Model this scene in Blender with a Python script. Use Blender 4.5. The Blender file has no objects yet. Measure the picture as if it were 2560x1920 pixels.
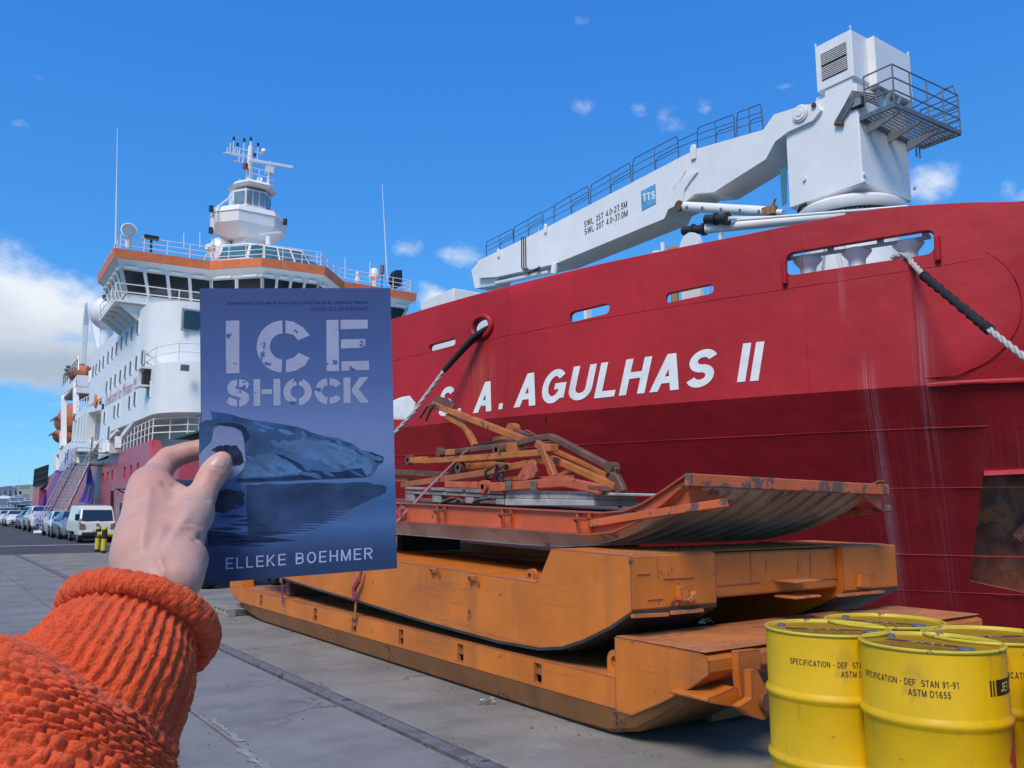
import bpy, bmesh, math, random
import numpy as np
from mathutils import Vector, Matrix
from mathutils.geometry import delaunay_2d_cdt
from mathutils.bvhtree import BVHTree
random.seed(7); rng = np.random.default_rng(7)
R = math.radians
scene = bpy.context.scene
C = scene.collection
# ------------------------------------------------------------------ camera
F = 2100.0; YAW = R(35); PIT = math.atan(315/2100.0); EYE = 1.5
sy, cy = math.sin(YAW), math.cos(YAW); sp, cp = math.sin(PIT), math.cos(PIT)
FW = Vector((sy*cp, cy*cp, sp)); RT = Vector((cy, -sy, 0)); UP = Vector((-sp*sy, -sp*cy, cp)); CAM = Vector((0, 0, EYE))
cd = bpy.data.cameras.new('camera'); cam = bpy.data.objects.new('camera', cd); C.objects.link(cam)
cam.location = CAM; cam.rotation_euler = (math.pi/2+PIT, 0, -YAW)
cd.sensor_fit = 'HORIZONTAL'; cd.sensor_width = 36; cd.lens = 36*F/2560; cd.clip_start = .02; cd.clip_end = 5000
scene.camera = cam
# ------------------------------------------------------------------ sky, sun, exposure
SUN_DIR = Vector((-.78, -.48, 0)).normalized(); SUN_EL = R(50)
sun_v = Vector((SUN_DIR.x*math.cos(SUN_EL), SUN_DIR.y*math.cos(SUN_EL), math.sin(SUN_EL)))
sl = bpy.data.lights.new('sun', 'SUN'); sl.energy = 1.5; sl.angle = R(24); sl.color = (1, .89, .76)
so = bpy.data.objects.new('sun', sl); C.objects.link(so); so.rotation_euler = sun_v.to_track_quat('Z', 'Y').to_euler(); so.location = (-20, -10, 40)
so['kind'] = 'helper'
scene.view_settings.view_transform = 'Standard'; scene.view_settings.look = 'None'
scene.view_settings.exposure = 1.12; scene.view_settings.gamma = 1; scene.view_settings.use_curve_mapping = False
scene.cycles.use_denoising = True
try: scene.cycles.denoiser = 'OPENIMAGEDENOISE'
except Exception: pass
scene.cycles.max_bounces = 6; scene.cycles.diffuse_bounces = 3; scene.cycles.glossy_bounces = 3; scene.cycles.transparent_max_bounces = 8
W = bpy.data.worlds.new('World'); scene.world = W; W.use_nodes = True
def ray(px, py): return FW + RT*((px-1280)/F) + UP*((960-py)/F)
def build_world():
    nt = W.node_tree; N = nt.nodes; L = nt.links; N.clear()
    out = N.new('ShaderNodeOutputWorld'); bg = N.new('ShaderNodeBackground'); L.new(bg.outputs[0], out.inputs[0])
    sky = N.new('ShaderNodeTexSky'); sky.sky_type = 'NISHITA'; sky.sun_disc = False
    sky.sun_elevation = SUN_EL; sky.sun_rotation = math.atan2(sun_v.x, sun_v.y); sky.altitude = 0
    sky.air_density = 1.0; sky.dust_density = .1; sky.ozone_density = 2.2
    # colour response of the phone's picture: each channel of the sky on its own slope
    sc_ = N.new('ShaderNodeSeparateColor'); L.new(sky.outputs[0], sc_.inputs[0]); hs = N.new('ShaderNodeCombineColor')
    for i_, (k_, p_) in enumerate(((.185, 1.0), (.68, .72), (2.0, .40))):
        a_ = N.new('ShaderNodeMath'); a_.operation = 'POWER'; L.new(sc_.outputs[i_], a_.inputs[0]); a_.inputs[1].default_value = p_
        b_ = N.new('ShaderNodeMath'); b_.operation = 'MULTIPLY'; L.new(a_.outputs[0], b_.inputs[0]); b_.inputs[1].default_value = k_; L.new(b_.outputs[0], hs.inputs[i_])
    tc = N.new('ShaderNodeTexCoord'); D = tc.outputs['Generated']
    def math_(op, a, b=None, c=None, clamp=False):
        n = N.new('ShaderNodeMath'); n.operation = op; n.use_clamp = clamp
        for i, v in enumerate((a, b, c)):
            if v is None: continue
            if isinstance(v, (int, float)): n.inputs[i].default_value = v
            else: L.new(v, n.inputs[i])
        return n.outputs[0]
    def dot(vec):
        n = N.new('ShaderNodeVectorMath'); n.operation = 'DOT_PRODUCT'; L.new(D, n.inputs[0]); n.inputs[1].default_value = vec; return n.outputs['Value']
    def noise(scale, det, rough, off=(0, 0, 0), zs=1.0):
        m = N.new('ShaderNodeMapping'); m.inputs['Location'].default_value = off; m.inputs['Scale'].default_value = (1, 1, zs); L.new(D, m.inputs['Vector'])
        n = N.new('ShaderNodeTexNoise'); n.inputs['Scale'].default_value = scale; n.inputs['Detail'].default_value = det; n.inputs['Roughness'].default_value = rough
        L.new(m.outputs[0], n.inputs['Vector']); return n.outputs['Fac']
    big = noise(7, 9, .58, zs=1.7); wisp = noise(26, 7, .6, (3, 1, 2), 1.4); puff = noise(11, 6, .55, (.3, .9, .4), 1.3)
    # centre pixel, half width, half height, strength
    blobs = [(40, 780, 230, 130, 1.25), (60, 890, 260, 90, 1.25), (175, 770, 120, 75, .95), (215, 890, 110, 70, 1.0), (-200, 760, 300, 190, 1.25), (40, 1060, 120, 24, .36), (130, 1010, 60, 24, .36),
             (1008, 615, 70, 40, .46), (1140, 640, 85, 50, .54), (1085, 742, 60, 44, .56), (1455, 268, 56, 38, .46), (1600, 275, 34, 36, .38), (1670, 300, 70, 50, .36),
             (1765, 265, 48, 26, .4), (1455, 50, 54, 28, .47), (2330, 455, 95, 70, .56), (2530, 465, 55, 42, .42), (95, 195, 50, 18, .47), (50, 310, 46, 22, .42), (1960, 215, 40, 14, .36), (820, 870, 200, 40, .4), (2800, 430, 260, 90, .8)]
    tot = None
    for (px, py, hw, hh, st) in blobs:
        c = ray(px, py); k = c.length; c = c.normalized(); e1 = Vector((c.y, -c.x, 0)).normalized(); e2 = e1.cross(c); e2 = e2 if e2.z > 0 else -e2
        a = math_('POWER', math_('ABSOLUTE', dot(e1*(F*k/hw))), 2.0); b = math_('POWER', math_('ABSOLUTE', dot(e2*(F*k/hh))), 2.0)
        m = math_('MULTIPLY', math_('EXPONENT', math_('MULTIPLY', math_('ADD', a, b), -.8)), math_('GREATER_THAN', dot(c), 0))
        m = math_('MULTIPLY', m, st*(1.26 if st < .6 else 1.0))
        tot = m if tot is None else math_('MAXIMUM', tot, m)
    sep = N.new('ShaderNodeSeparateXYZ'); L.new(D, sep.inputs[0]); z = sep.outputs['Z']
    # scattered low cumulus all round the horizon, outside the named banks
    ring = math_('MULTIPLY', math_('EXPONENT', math_('MULTIPLY', math_('POWER', math_('ABSOLUTE', math_('SUBTRACT', z, .10)), 2.0), -90.0)), .20)
    tot = math_('MAXIMUM', tot, ring)
    nn = math_('ADD', math_('MULTIPLY', big, .55), math_('MULTIPLY', wisp, .65))
    d = math_('ADD', math_('MULTIPLY', tot, .80), math_('SUBTRACT', nn, .92))
    al = math_('MULTIPLY', d, 2.2, clamp=True)
    sm = N.new('ShaderNodeMapRange'); sm.interpolation_type = 'SMOOTHSTEP'; L.new(al, sm.inputs['Value'])
    up = noise(7, 4, .55, (0, 0, -.05), 1.7)        # the cloud a little higher: tells lit tops from grey bases
    lit = math_('MULTIPLY_ADD', math_('SUBTRACT', puff, up), 2.2, .62, clamp=True)
    thick = math_('MULTIPLY', math_('SUBTRACT', d, .25), 1.1, clamp=True)
    bc = ray(70, 925).normalized(); be1 = Vector((bc.y, -bc.x, 0)).normalized(); be2 = be1.cross(bc)      # grey underside of the left bank
    ub = math_('EXPONENT', math_('MULTIPLY', math_('ADD', math_('POWER', math_('ABSOLUTE', dot(be1*(F/420))), 2.0), math_('POWER', math_('ABSOLUTE', dot(be2*(F/95))), 2.0)), -1.0))
    sh = math_('SUBTRACT', math_('SUBTRACT', 1.0, math_('MULTIPLY', thick, math_('SUBTRACT', 1.0, lit))), math_('MULTIPLY', math_('MULTIPLY', ub, math_('MULTIPLY_ADD', puff, 1.2, .1)), math_('GREATER_THAN', dot(bc), 0)))
    cr = N.new('ShaderNodeValToRGB'); cr.color_ramp.elements[0].color = (1.9, 2.2, 2.6, 1); cr.color_ramp.elements[1].color = (3.9, 4.05, 4.2, 1); cr.color_ramp.elements[0].position = .2; cr.color_ramp.elements[1].position = .95
    L.new(sh, cr.inputs[0])
    mx = N.new('ShaderNodeMix'); mx.data_type = 'RGBA'; L.new(math_('MULTIPLY', sm.outputs[0], .93), mx.inputs['Factor']); L.new(hs.outputs[0], mx.inputs['A']); L.new(cr.outputs[0], mx.inputs['B'])
    L.new(mx.outputs['Result'], bg.inputs['Color']); bg.inputs['Strength'].default_value = .107
build_world()
# ------------------------------------------------------------------ from a picture point to a place, on a plane of the site
def onX(px, py, X): r = ray(px, py); return CAM + r*(X/r.x)
def onY(px, py, Y): r = ray(px, py); return CAM + r*(Y/r.y)
def onZ(px, py, Z): r = ray(px, py); return CAM + r*((Z-EYE)/r.z)
def onD(px, py, d): return CAM + ray(px, py)*d
c1 = lambda x, y: (120+x*.434, 320+y*.434)
c2 = lambda x, y: (x*.446, 680+y*.446)
c3 = lambda x, y: (1150+x*.5877, 60+y*.5877)
c4 = lambda x, y: (960+x*.3165, 960+y*.3165)
c5 = lambda x, y: (1500+x*.4823, 1120+y*.4822)
c6 = lambda x, y: (480+x*.4703, 700+y*.4702)
c7 = lambda x, y: (x*.5184, 1060+y*.5184)
c8 = lambda x, y: (960+x*.7233, 480+y*.7232)
d1 = lambda x, y: (500+x*.5877, 1280+y*.5877)
d2 = lambda x, y: (x*.1808, 1120+y*.1808)
d3 = lambda x, y: (80+x*.205, 880+y*.205)
d4 = lambda x, y: (240+x*.2652, 1060+y*.2652)
d5 = lambda x, y: (2040+x*.217, 60+y*.217)
d7 = lambda x, y: (1640+x*.3797, 480+y*.3799)
# ------------------------------------------------------------------ materials
MATS = {}
def mat(name, col, rough=.5, metal=0., var=.12, scale=2.5, bump=0., bscale=30., chips=None, streak=None, spec=.5, trans=0., detail=5, coat=0., sss=0., alpha=1., edge=None, sheen=0., scuff=None, dents=0., fine=0., cracks=None):
    if name in MATS: return MATS[name]
    m = bpy.data.materials.new(name); m.use_nodes = True; nt = m.node_tree; N = nt.nodes; L = nt.links
    b = N['Principled BSDF']; b.inputs['Roughness'].default_value = rough; b.inputs['Metallic'].default_value = metal
    b.inputs['Specular IOR Level'].default_value = spec; b.inputs['Coat Weight'].default_value = coat; b.inputs['Transmission Weight'].default_value = trans
    if sss: b.inputs['Subsurface Weight'].default_value = sss; b.inputs['Subsurface Radius'].default_value = (.010, .004, .002); b.inputs['Subsurface Scale'].default_value = .5
    b.inputs['Alpha'].default_value = alpha
    if sheen: b.inputs['Sheen Weight'].default_value = sheen; b.inputs['Sheen Roughness'].default_value = .5; b.inputs['Sheen Tint'].default_value = (1, .55, .4, 1)
    tc = N.new('ShaderNodeTexCoord'); O = tc.outputs['Object']
    def noise(s, d=detail, r=.6, mp=None):
        n = N.new('ShaderNodeTexNoise'); n.inputs['Scale'].default_value = s; n.inputs['Detail'].default_value = d; n.inputs['Roughness'].default_value = r
        if mp:
            k = N.new('ShaderNodeMapping'); k.inputs['Scale'].default_value = mp; L.new(O, k.inputs['Vector']); L.new(k.outputs[0], n.inputs['Vector'])
        else: L.new(O, n.inputs['Vector'])
        return n.outputs['Fac']
    def ramp(f, a, bb):
        n = N.new('ShaderNodeMapRange'); n.interpolation_type = 'SMOOTHSTEP'; n.inputs['From Min'].default_value = a; n.inputs['From Max'].default_value = bb; L.new(f, n.inputs['Value']); return n.outputs[0]
    def mix(f, A, B):
        n = N.new('ShaderNodeMix'); n.data_type = 'RGBA'
        if isinstance(f, float): n.inputs['Factor'].default_value = f
        else: L.new(f, n.inputs['Factor'])
        for nm, v in (('A', A), ('B', B)):
            if isinstance(v, tuple): n.inputs[nm].default_value = (*v[:3], 1)
            else: L.new(v, n.inputs[nm])
        return n.outputs['Result']
    def mul(a, k):
        n = N.new('ShaderNodeMath'); n.operation = 'MULTIPLY'; L.new(a, n.inputs[0])
        if isinstance(k, (int, float)): n.inputs[1].default_value = k
        else: L.new(k, n.inputs[1])
        return n.outputs[0]
    cur = mix(ramp(noise(scale), .3, .7), tuple(c*(1-var) for c in col), tuple(min(1, c*(1+var)) for c in col))
    if fine:        # aggregate, dust
        cur = mix(mul(ramp(noise(150., 3, .7), .42, .62), fine), cur, tuple(c*.45 for c in col)); cur = mix(mul(ramp(noise(95., 2, .6), .60, .70), fine), cur, tuple(min(1, c*1.7) for c in col))
    if cracks:
        vo = N.new('ShaderNodeTexVoronoi'); vo.feature = 'DISTANCE_TO_EDGE'; vo.inputs['Scale'].default_value = cracks[1]
        nv = N.new('ShaderNodeTexNoise'); nv.inputs['Scale'].default_value = 2.5; nv.inputs['Detail'].default_value = 7; L.new(O, nv.inputs['Vector'])
        va = N.new('ShaderNodeVectorMath'); va.operation = 'MULTIPLY_ADD'; L.new(nv.outputs['Color'], va.inputs[0]); va.inputs[1].default_value = (.5, .5, .5); L.new(O, va.inputs[2]); L.new(va.outputs[0], vo.inputs['Vector'])
        ck = N.new('ShaderNodeMapRange'); ck.inputs['From Min'].default_value = cracks[2]; ck.inputs['From Max'].default_value = 0.; L.new(vo.outputs['Distance'], ck.inputs['Value'])
        cur = mix(mul(ck.outputs[0], ramp(noise(.35, 2), .46, .56)), cur, cracks[0])
    if streak:
        sc, st, am, xs = streak
        s = mul(ramp(noise(1.0, 6, .65, (xs, xs, xs*.06)), .50, .74), am); cur = mix(s, cur, sc)
    if scuff:       # long scrapes along the thing
        sc, am, mp = scuff
        cur = mix(mul(ramp(noise(1.0, 7, .7, mp), .56, .66), am), cur, sc)
    if chips:
        cc, th, cs = chips[:3]
        f = ramp(noise(cs, 8, .68), th, th+.03); cur = mix(f, cur, cc)
        n = N.new('ShaderNodeMapRange'); L.new(f, n.inputs['Value']); n.inputs['To Min'].default_value = rough; n.inputs['To Max'].default_value = .9; L.new(n.outputs[0], b.inputs['Roughness'])
    if edge:        # worn edges: where a rounded normal leaves the flat one, broken up by noise
        ec, er, ea = edge
        bv = N.new('ShaderNodeBevel'); bv.samples = 4; bv.inputs['Radius'].default_value = er; ge = N.new('ShaderNodeNewGeometry'); dt = N.new('ShaderNodeVectorMath'); dt.operation = 'DOT_PRODUCT'; L.new(bv.outputs[0], dt.inputs[0]); L.new(ge.outputs['Normal'], dt.inputs[1])
        iv = N.new('ShaderNodeMath'); iv.operation = 'SUBTRACT'; iv.inputs[0].default_value = 1.0; L.new(dt.outputs['Value'], iv.inputs[1])
        ad = N.new('ShaderNodeMath'); ad.operation = 'MULTIPLY_ADD'; L.new(iv.outputs[0], ad.inputs[0]); ad.inputs[1].default_value = 2.2*ea; L.new(noise(9., 8, .7), ad.inputs[2])
        cur = mix(ramp(ad.outputs[0], .66, .76), cur, ec)
    L.new(cur, b.inputs['Base Color'])
    if bump:
        bn = N.new('ShaderNodeBump'); bn.inputs['Strength'].default_value = bump; bn.inputs['Distance'].default_value = .01; L.new(noise(bscale, 6, .6), bn.inputs['Height']); L.new(bn.outputs[0], b.inputs['Normal'])
    if dents:
        b2 = N.new('ShaderNodeBump'); b2.inputs['Strength'].default_value = dents; b2.inputs['Distance'].default_value = .06; L.new(noise(2.2, 2, .4), b2.inputs['Height'])
        if b.inputs['Normal'].links: L.new(b.inputs['Normal'].links[0].from_socket, b2.inputs['Normal'])
        L.new(b2.outputs[0], b.inputs['Normal'])
    MATS[name] = m
    return m
def glass(name, col, rough=.06):
    return mat(name, col, rough, 0, .25, .7, spec=.9, coat=.4)
# ------------------------------------------------------------------ objects
WL = {}
def tag(o, label=None, cat=None, group=None, kind=None):
    if label: o['label'] = label
    if cat: o['category'] = cat
    if group: o['group'] = group
    if kind: o['kind'] = kind
    return o
def thing(name, label, cat, loc=(0, 0, 0), group=None):
    o = bpy.data.objects.new(name, None); C.objects.link(o); o.location = loc; o.empty_display_size = .2
    WL[o.name] = Vector(loc); return tag(o, label, cat, group)
class MB:
    def __init__(s): s.v = []; s.f = []
    def add(s, vs, fs):
        k = len(s.v); s.v += [Vector(p) for p in vs]; s.f += [tuple(i+k for i in f) for f in fs]; return s
    def box(s, a, b):
        x0, y0, z0 = (min(p, q) for p, q in zip(a, b)); x1, y1, z1 = (max(p, q) for p, q in zip(a, b))
        return s.add([(x0, y0, z0), (x1, y0, z0), (x1, y1, z0), (x0, y1, z0), (x0, y0, z1), (x1, y0, z1), (x1, y1, z1), (x0, y1, z1)],
                     [(0, 3, 2, 1), (4, 5, 6, 7), (0, 1, 5, 4), (1, 2, 6, 5), (2, 3, 7, 6), (3, 0, 4, 7)])
    def prism(s, poly, vec):
        n = len(poly); vec = Vector(vec); P = [Vector(p) for p in poly]
        return s.add(P+[p+vec for p in P], [tuple(range(n-1, -1, -1)), tuple(range(n, 2*n))]+[(i, (i+1) % n, n+(i+1) % n, n+i) for i in range(n)])
    def loft(s, rings, caps=True, closed=True):
        n = len(rings[0]); vs = [p for r in rings for p in r]; fs = []
        for k in range(len(rings)-1):
            for i in range(n if closed else n-1):
                j = (i+1) % n; fs.append((k*n+i, k*n+j, (k+1)*n+j, (k+1)*n+i))
        if caps and closed: fs += [tuple(range(n-1, -1, -1)), tuple(range((len(rings)-1)*n, len(rings)*n))]
        return s.add(vs, fs)
    def tube(s, path, r, n=8, caps=True):
        P = [Vector(p) for p in path]; rings = []
        rr = r if isinstance(r, (list, tuple)) else [r]*len(P)
        ref = None
        for i, p in enumerate(P):
            t = ((P[min(i+1, len(P)-1)]-P[i]).normalized() + (P[i]-P[max(i-1, 0)]).normalized())
            t = t.normalized() if t.length > 1e-6 else Vector((0, 0, 1))
            if ref is None: ref = t.orthogonal().normalized()
            u = (ref - t*ref.dot(t)); u = u.normalized() if u.length > 1e-6 else t.orthogonal().normalized(); ref = u; w = t.cross(u)
            rings.append([p+(u*math.cos(a)+w*math.sin(a))*rr[i] for a in (2*math.pi*k/n for k in range(n))])
        return s.loft(rings, caps)
    def bar(s, path, w, h, up=(0, 0, 1)):
        P = [Vector(p) for p in path]; rings = []; up = Vector(up)
        for i, p in enumerate(P):
            a = (P[i]-P[i-1]).normalized() if i else None; b = (P[i+1]-P[i]).normalized() if i < len(P)-1 else None
            t = (a+b).normalized() if a and b else (a or b); k = 1.0
            if a and b: k = 1/max(.5, t.dot(a))
            u = t.cross(up); u = u.normalized() if u.length > 1e-5 else Vector((1, 0, 0)); q = u.cross(t).normalized()
            rings.append([p+u*w/2*sx+q*h/2*k*sz for sx, sz in ((-1, -1), (1, -1), (1, 1), (-1, 1))])
        return s.loft(rings)
    def lathe(s, prof, c, axis=(0, 0, 1), n=24, a0=0):
        c = Vector(c); ax = Vector(axis).normalized(); u = ax.orthogonal().normalized() if abs(ax.z) < .99 else Vector((1, 0, 0)); w = ax.cross(u)
        return s.loft([[c+ax*h+(u*math.cos(a0+2*math.pi*k/n)+w*math.sin(a0+2*math.pi*k/n))*r for k in range(n)] for r, h in prof])
    def build(s, name, m, parent=None, smooth=None, bevel=0., loc=None, seg=1):
        if loc is None: loc = WL[parent.name] if parent else Vector((0, 0, 0))
        me = bpy.data.meshes.new(name); me.from_pydata([tuple(p-loc) for p in s.v], [], s.f); me.update()
        bm = bmesh.new(); bm.from_mesh(me); bmesh.ops.recalc_face_normals(bm, faces=bm.faces); bm.to_mesh(me); bm.free()
        return link(name, me, m, parent, smooth, bevel, loc, seg)
def link(name, me, m, parent=None, smooth=None, bevel=0., loc=Vector((0, 0, 0)), seg=1):
    o = bpy.data.objects.new(name, me); C.objects.link(o)
    if isinstance(m, (list, tuple)):
        for k in m: me.materials.append(k)
    else: me.materials.append(m)
    if smooth is not None:
        for p in me.polygons: p.use_smooth = True
        if smooth < 180: me.set_sharp_from_angle(angle=R(smooth))
    if bevel:
        b = o.modifiers.new('bevel', 'BEVEL'); b.width = bevel; b.segments = seg; b.limit_method = 'ANGLE'; b.angle_limit = R(35)
    if parent: o.parent = parent
    else: o.location = loc
    WL[o.name] = loc.copy()
    return o
def inside(p, poly):
    x, y = p; r = False; n = len(poly)
    for i in range(n):
        (x1, y1), (x2, y2) = poly[i], poly[i-1]
        if (y1 > y) != (y2 > y) and x < (x2-x1)*(y-y1)/(y2-y1)+x1: r = not r
    return r
def panel(outer, holes, f, g=None, grid=None, extra=()):
    """flat region with holes, mapped by f (front) and g (back, gives it thickness)"""
    outer = [tuple(p) for p in outer]; holes = [[tuple(p) for p in h] for h in holes]
    pts = []; ed = []
    for loop in [outer]+holes:
        k = len(pts); pts += loop; ed += [(k+i, k+(i+1) % len(loop)) for i in range(len(loop))]
    nl = len(pts)
    if grid:
        xs, ys = grid
        pts += [(x, y) for x in xs for y in ys if inside((x, y), outer) and not any(inside((x, y), h) for h in holes)]
    V, E, Fc, *_ = delaunay_2d_cdt([Vector(p) for p in pts], ed, [], 0, 1e-6)
    tri = []
    for t in Fc:
        c = sum((V[i] for i in t), Vector((0, 0)))/len(t)
        if inside(c, outer) and not any(inside(c, h) for h in holes): tri.append(tuple(t))
    mb = MB(); n = len(V); mb.add([f(*v) for v in V], tri)
    if g:
        mb.add([g(*v) for v in V], [t[::-1] for t in tri])
        for loop in [outer]+holes:
            m = len(loop); mb.add([f(*p) for p in loop]+[g(*p) for p in loop], [(i, (i+1) % m, m+(i+1) % m, m+i) for i in range(m)])
    return mb
def rrect(x0, x1, y0, y1, r, n=5, cut=None):
    o = []
    for (cx, cy_, a0) in ((x1-r, y1-r, 0), (x0+r, y1-r, 90), (x0+r, y0+r, 180), (x1-r, y0+r, 270)):
        o += [(cx+r*math.cos(R(a0+90*k/n)), cy_+r*math.sin(R(a0+90*k/n))) for k in range(n+1)]
    return o
def text2d(s, size=1., bold=0., shear=0., space=1., res=3):
    cu = bpy.data.curves.new('lettering', 'FONT'); cu.body = s; cu.size = size; cu.offset = bold; cu.shear = shear; cu.space_character = space; cu.resolution_u = res
    o = bpy.data.objects.new('lettering', cu); C.objects.link(o)
    me = bpy.data.meshes.new_from_object(o.evaluated_get(bpy.context.evaluated_depsgraph_get()))
    P = [tuple(v.co[:2]) for v in me.vertices]; Fc = [tuple(p.vertices) for p in me.polygons]
    bpy.data.objects.remove(o); bpy.data.curves.remove(cu); bpy.data.meshes.remove(me)
    return P, Fc
def fit_text(s, u0, u1, v0, v1, f, bold=.02, shear=0., space=1., res=3, rot=None):
    """letters fitted into the box u0..u1, v0..v1 of a surface f(u, v)"""
    P, Fc = text2d(s, 1, bold, shear, space, res)
    a = np.array(P); lo = a.min(0); hi = a.max(0); mb = MB()
    mb.add([f(u0+(p[0]-lo[0])/(hi[0]-lo[0])*(u1-u0), v0+(p[1]-lo[1])/(hi[1]-lo[1])*(v1-v0)) for p in P], Fc); return mb
# ------------------------------------------------------------------ plain block lettering, drawn as strokes
def _ell(cx, cy_, rx, ry, a0, a1, n=18): return [(cx+rx*math.cos(R(a)), cy_+ry*math.sin(R(a))) for a in np.linspace(a0, a1, n)]
def _stroke(P, t):
    P = [Vector(p) for p in P]; A = []; B = []
    for i, p in enumerate(P):
        a = (P[i]-P[i-1]).normalized() if i else None; b = (P[i+1]-P[i]).normalized() if i < len(P)-1 else None
        d = (a+b).normalized() if a and b else (a or b); k = 1/max(.45, d.dot(a)) if a and b else 1.
        n = Vector((-d.y, d.x))*t/2*k; A.append(tuple(p+n)); B.append(tuple(p-n))
    return A+B[::-1]
GW = dict(zip('ABCDEFGHIJKLMNOPRSTUW0123456789.- ', (.78, .70, .74, .72, .64, .60, .78, .72, .26, .56, .74, .60, .84, .74, .80, .66, .72, .68, .64, .72, 1.04, .58, .58, .58, .58, .58, .58, .58, .58, .58, .58, .26, .34, .34)))
def glyph(ch, t):
    w = GW[ch]; h = t/2; tx = t*1.1; r = lambda x0, x1, y0, y1: [(x0, y0), (x1, y0), (x1, y1), (x0, y1)]; S = lambda *p: _stroke(p, t); q = (1-t)/4; c = w/2; tb = t*.88
    if ch == ' ': return w, [], []
    if ch == '.': return t, [r(0, t, 0, t)], []
    if ch == '-': return w, [r(.02, w-.02, .38, .38+tb)], []
    if ch == 'A': return w, [[(0, 0), (tx, 0), (c+tx*.5, 1), (c-tx*.5, 1)], [(w-tx, 0), (w, 0), (c+tx*.5, 1), (c-tx*.5, 1)], r(w*.2, w*.8, .21, .21+tb)], []
    if ch in 'CG':
        arc = _ell(c, .5, c-h, .5-h, 42, 318 if ch == 'C' else 345, 30); P = [_stroke(arc, t)]
        if ch == 'G': P += [r(c+.02, w, .40, .40+tb), r(w-t, w, .13, .41)]
        return w, P, []
    if ch in 'O0': return w, [_ell(c, .5, c, .5, 0, 352, 40)], [_ell(c, .5, c-t, .5-t, 0, 350, 36)]
    if ch == 'S': return w, [_stroke(_ell(c, 1-h-q, c-h, q, 22, 262, 22)+_ell(c, h+q, c-h, q, 82, -158, 22), t)], []
    if ch == 'U': return w, [_stroke([(h, 1)]+_ell(c, c*.95, c-h, c*.95-h, 180, 360, 18)+[(w-h, 1)], t)], []
    if ch == 'J': return w, [_stroke(_ell(c-.02, .28, c-h-.0, .28-h, 190, 360, 16)+[(w-h-.02, 1)], t)], []
    if ch == 'I': return w, [r(c-h, c+h, 0, 1)], []
    if ch == 'H': return w, [r(0, t, 0, 1), r(w-t, w, 0, 1), r(t*.9, w-t*.9, .44, .44+tb)], []
    if ch == 'L': return w, [r(0, t, 0, 1), r(t*.9, w, 0, tb)], []
    if ch in 'EF': return w, [r(0, t, 0, 1), r(t*.9, w, 1-tb, 1), r(t*.9, w*.92, .44, .44+tb)]+([r(t*.9, w, 0, tb)] if ch == 'E' else []), []
    if ch == 'T': return w, [r(c-h, c+h, 0, 1-tb*.9), r(0, w, 1-tb, 1)], []
    if ch == 'N': return w, [r(0, t, 0, 1), r(w-t, w, 0, 1), [(0, 1), (tx, 1), (w, 0), (w-tx, 0)]], []
    if ch == 'M': return w, [r(0, t, 0, 1), r(w-t, w, 0, 1), [(0, 1), (tx, 1), (c+h*.9, 0), (c-h*.9, 0)], [(w-tx, 1), (w, 1), (c+h*.9, 0), (c-h*.9, 0)]], []
    if ch == 'W': return w, [[(x0, 1), (x0+tx, 1), (x1+tx*.9, 0), (x1-.0, 0)] for x0, x1 in ((0, w*.20), (w-tx, w*.80-tx*.9), (c-tx*.5, w*.20), (c-tx*.5, w*.80-tx*.9))], []
    if ch == 'K': return w, [r(0, t, 0, 1), [(t*.8, .30), (t*.8, .30+t*1.4), (w-tx*1.2, 1), (w, 1)], [(w*.42, .5), (w*.30, .62), (w-tx*1.3, 0), (w, 0)]], []
    if ch in 'PR':
        P = [r(0, t, 0, 1), _stroke([(t*.8, 1-tb/2), (w*.55, 1-tb/2)]+_ell(w*.58, .72, w*.42-h, .28-tb/2, 80, -80, 14)+[(w*.55, .44+tb/2), (t*.8, .44+tb/2)], tb)]
        if ch == 'R': P.append([(w*.42, .46), (w*.42+tx, .46), (w, 0), (w-tx*1.1, 0)])
        return w, P, []
    if ch == 'B': return w, [r(0, t, 0, 1)]+[_stroke([(t*.8, yb+ry), (w*.52, yb+ry)]+_ell(w*.55, yb, w*.45-h-dx, ry, 80, -80, 14)+[(w*.52, yb-ry), (t*.8, yb-ry)], tb) for yb, ry, dx in ((1-tb/2-.235, .235, .03), (tb/2+.255, .255, 0))], []
    if ch == 'D': return w, [r(0, t, 0, 1), _stroke([(t*.8, 1-tb/2), (w*.42, 1-tb/2)]+_ell(w*.42, .5, w*.58-h, .5-tb/2, 84, -84, 22)+[(w*.42, tb/2), (t*.8, tb/2)], tb)], []
    if ch == '1': return w, [r(c-h+.05, c+h+.05, 0, 1), [(.06, .70), (c, .82), (c+h, 1), (c-.02, 1), (.06, .86)]], []
    if ch in '69':
        R_ = [_ell(c, .32, c, .32, 0, 350, 30)]; H_ = [_ell(c, .32, c-t, .32-t, 0, 350, 26)]; A_ = [_stroke([(h, .34)]+_ell(w*.62, .40, w*.62-h, .60-h, 175, 62, 14), t)]
        if ch == '9': fl = lambda L_: [[(w-x, 1-y) for x, y in l] for l in L_]; return w, fl(R_+A_), fl(H_)
        return w, R_+A_, H_
    if ch == '5': return w, [r(.10, w*.95, 1-tb, 1), [(.08, .45), (.08+t, .45), (.11+t, 1-tb*.9), (.11, 1-tb*.9)], _stroke([(.10, .56)]+_ell(c-.01, .33, c-h, .33-h, 128, -150, 24), t)], []
    if ch == '2': return w, [_stroke(_ell(c, 1-.28, c-h, .28-h, 165, -25, 16)+[(h*1.2, h*1.1)], t), r(0, w, 0, tb)], []
    if ch == '3': return w, [_stroke(_ell(c, .73, c-h, .27-h, 150, -85, 18), t), _stroke(_ell(c, .29, c-h, .29-h, 85, -150, 18), t)], []
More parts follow.
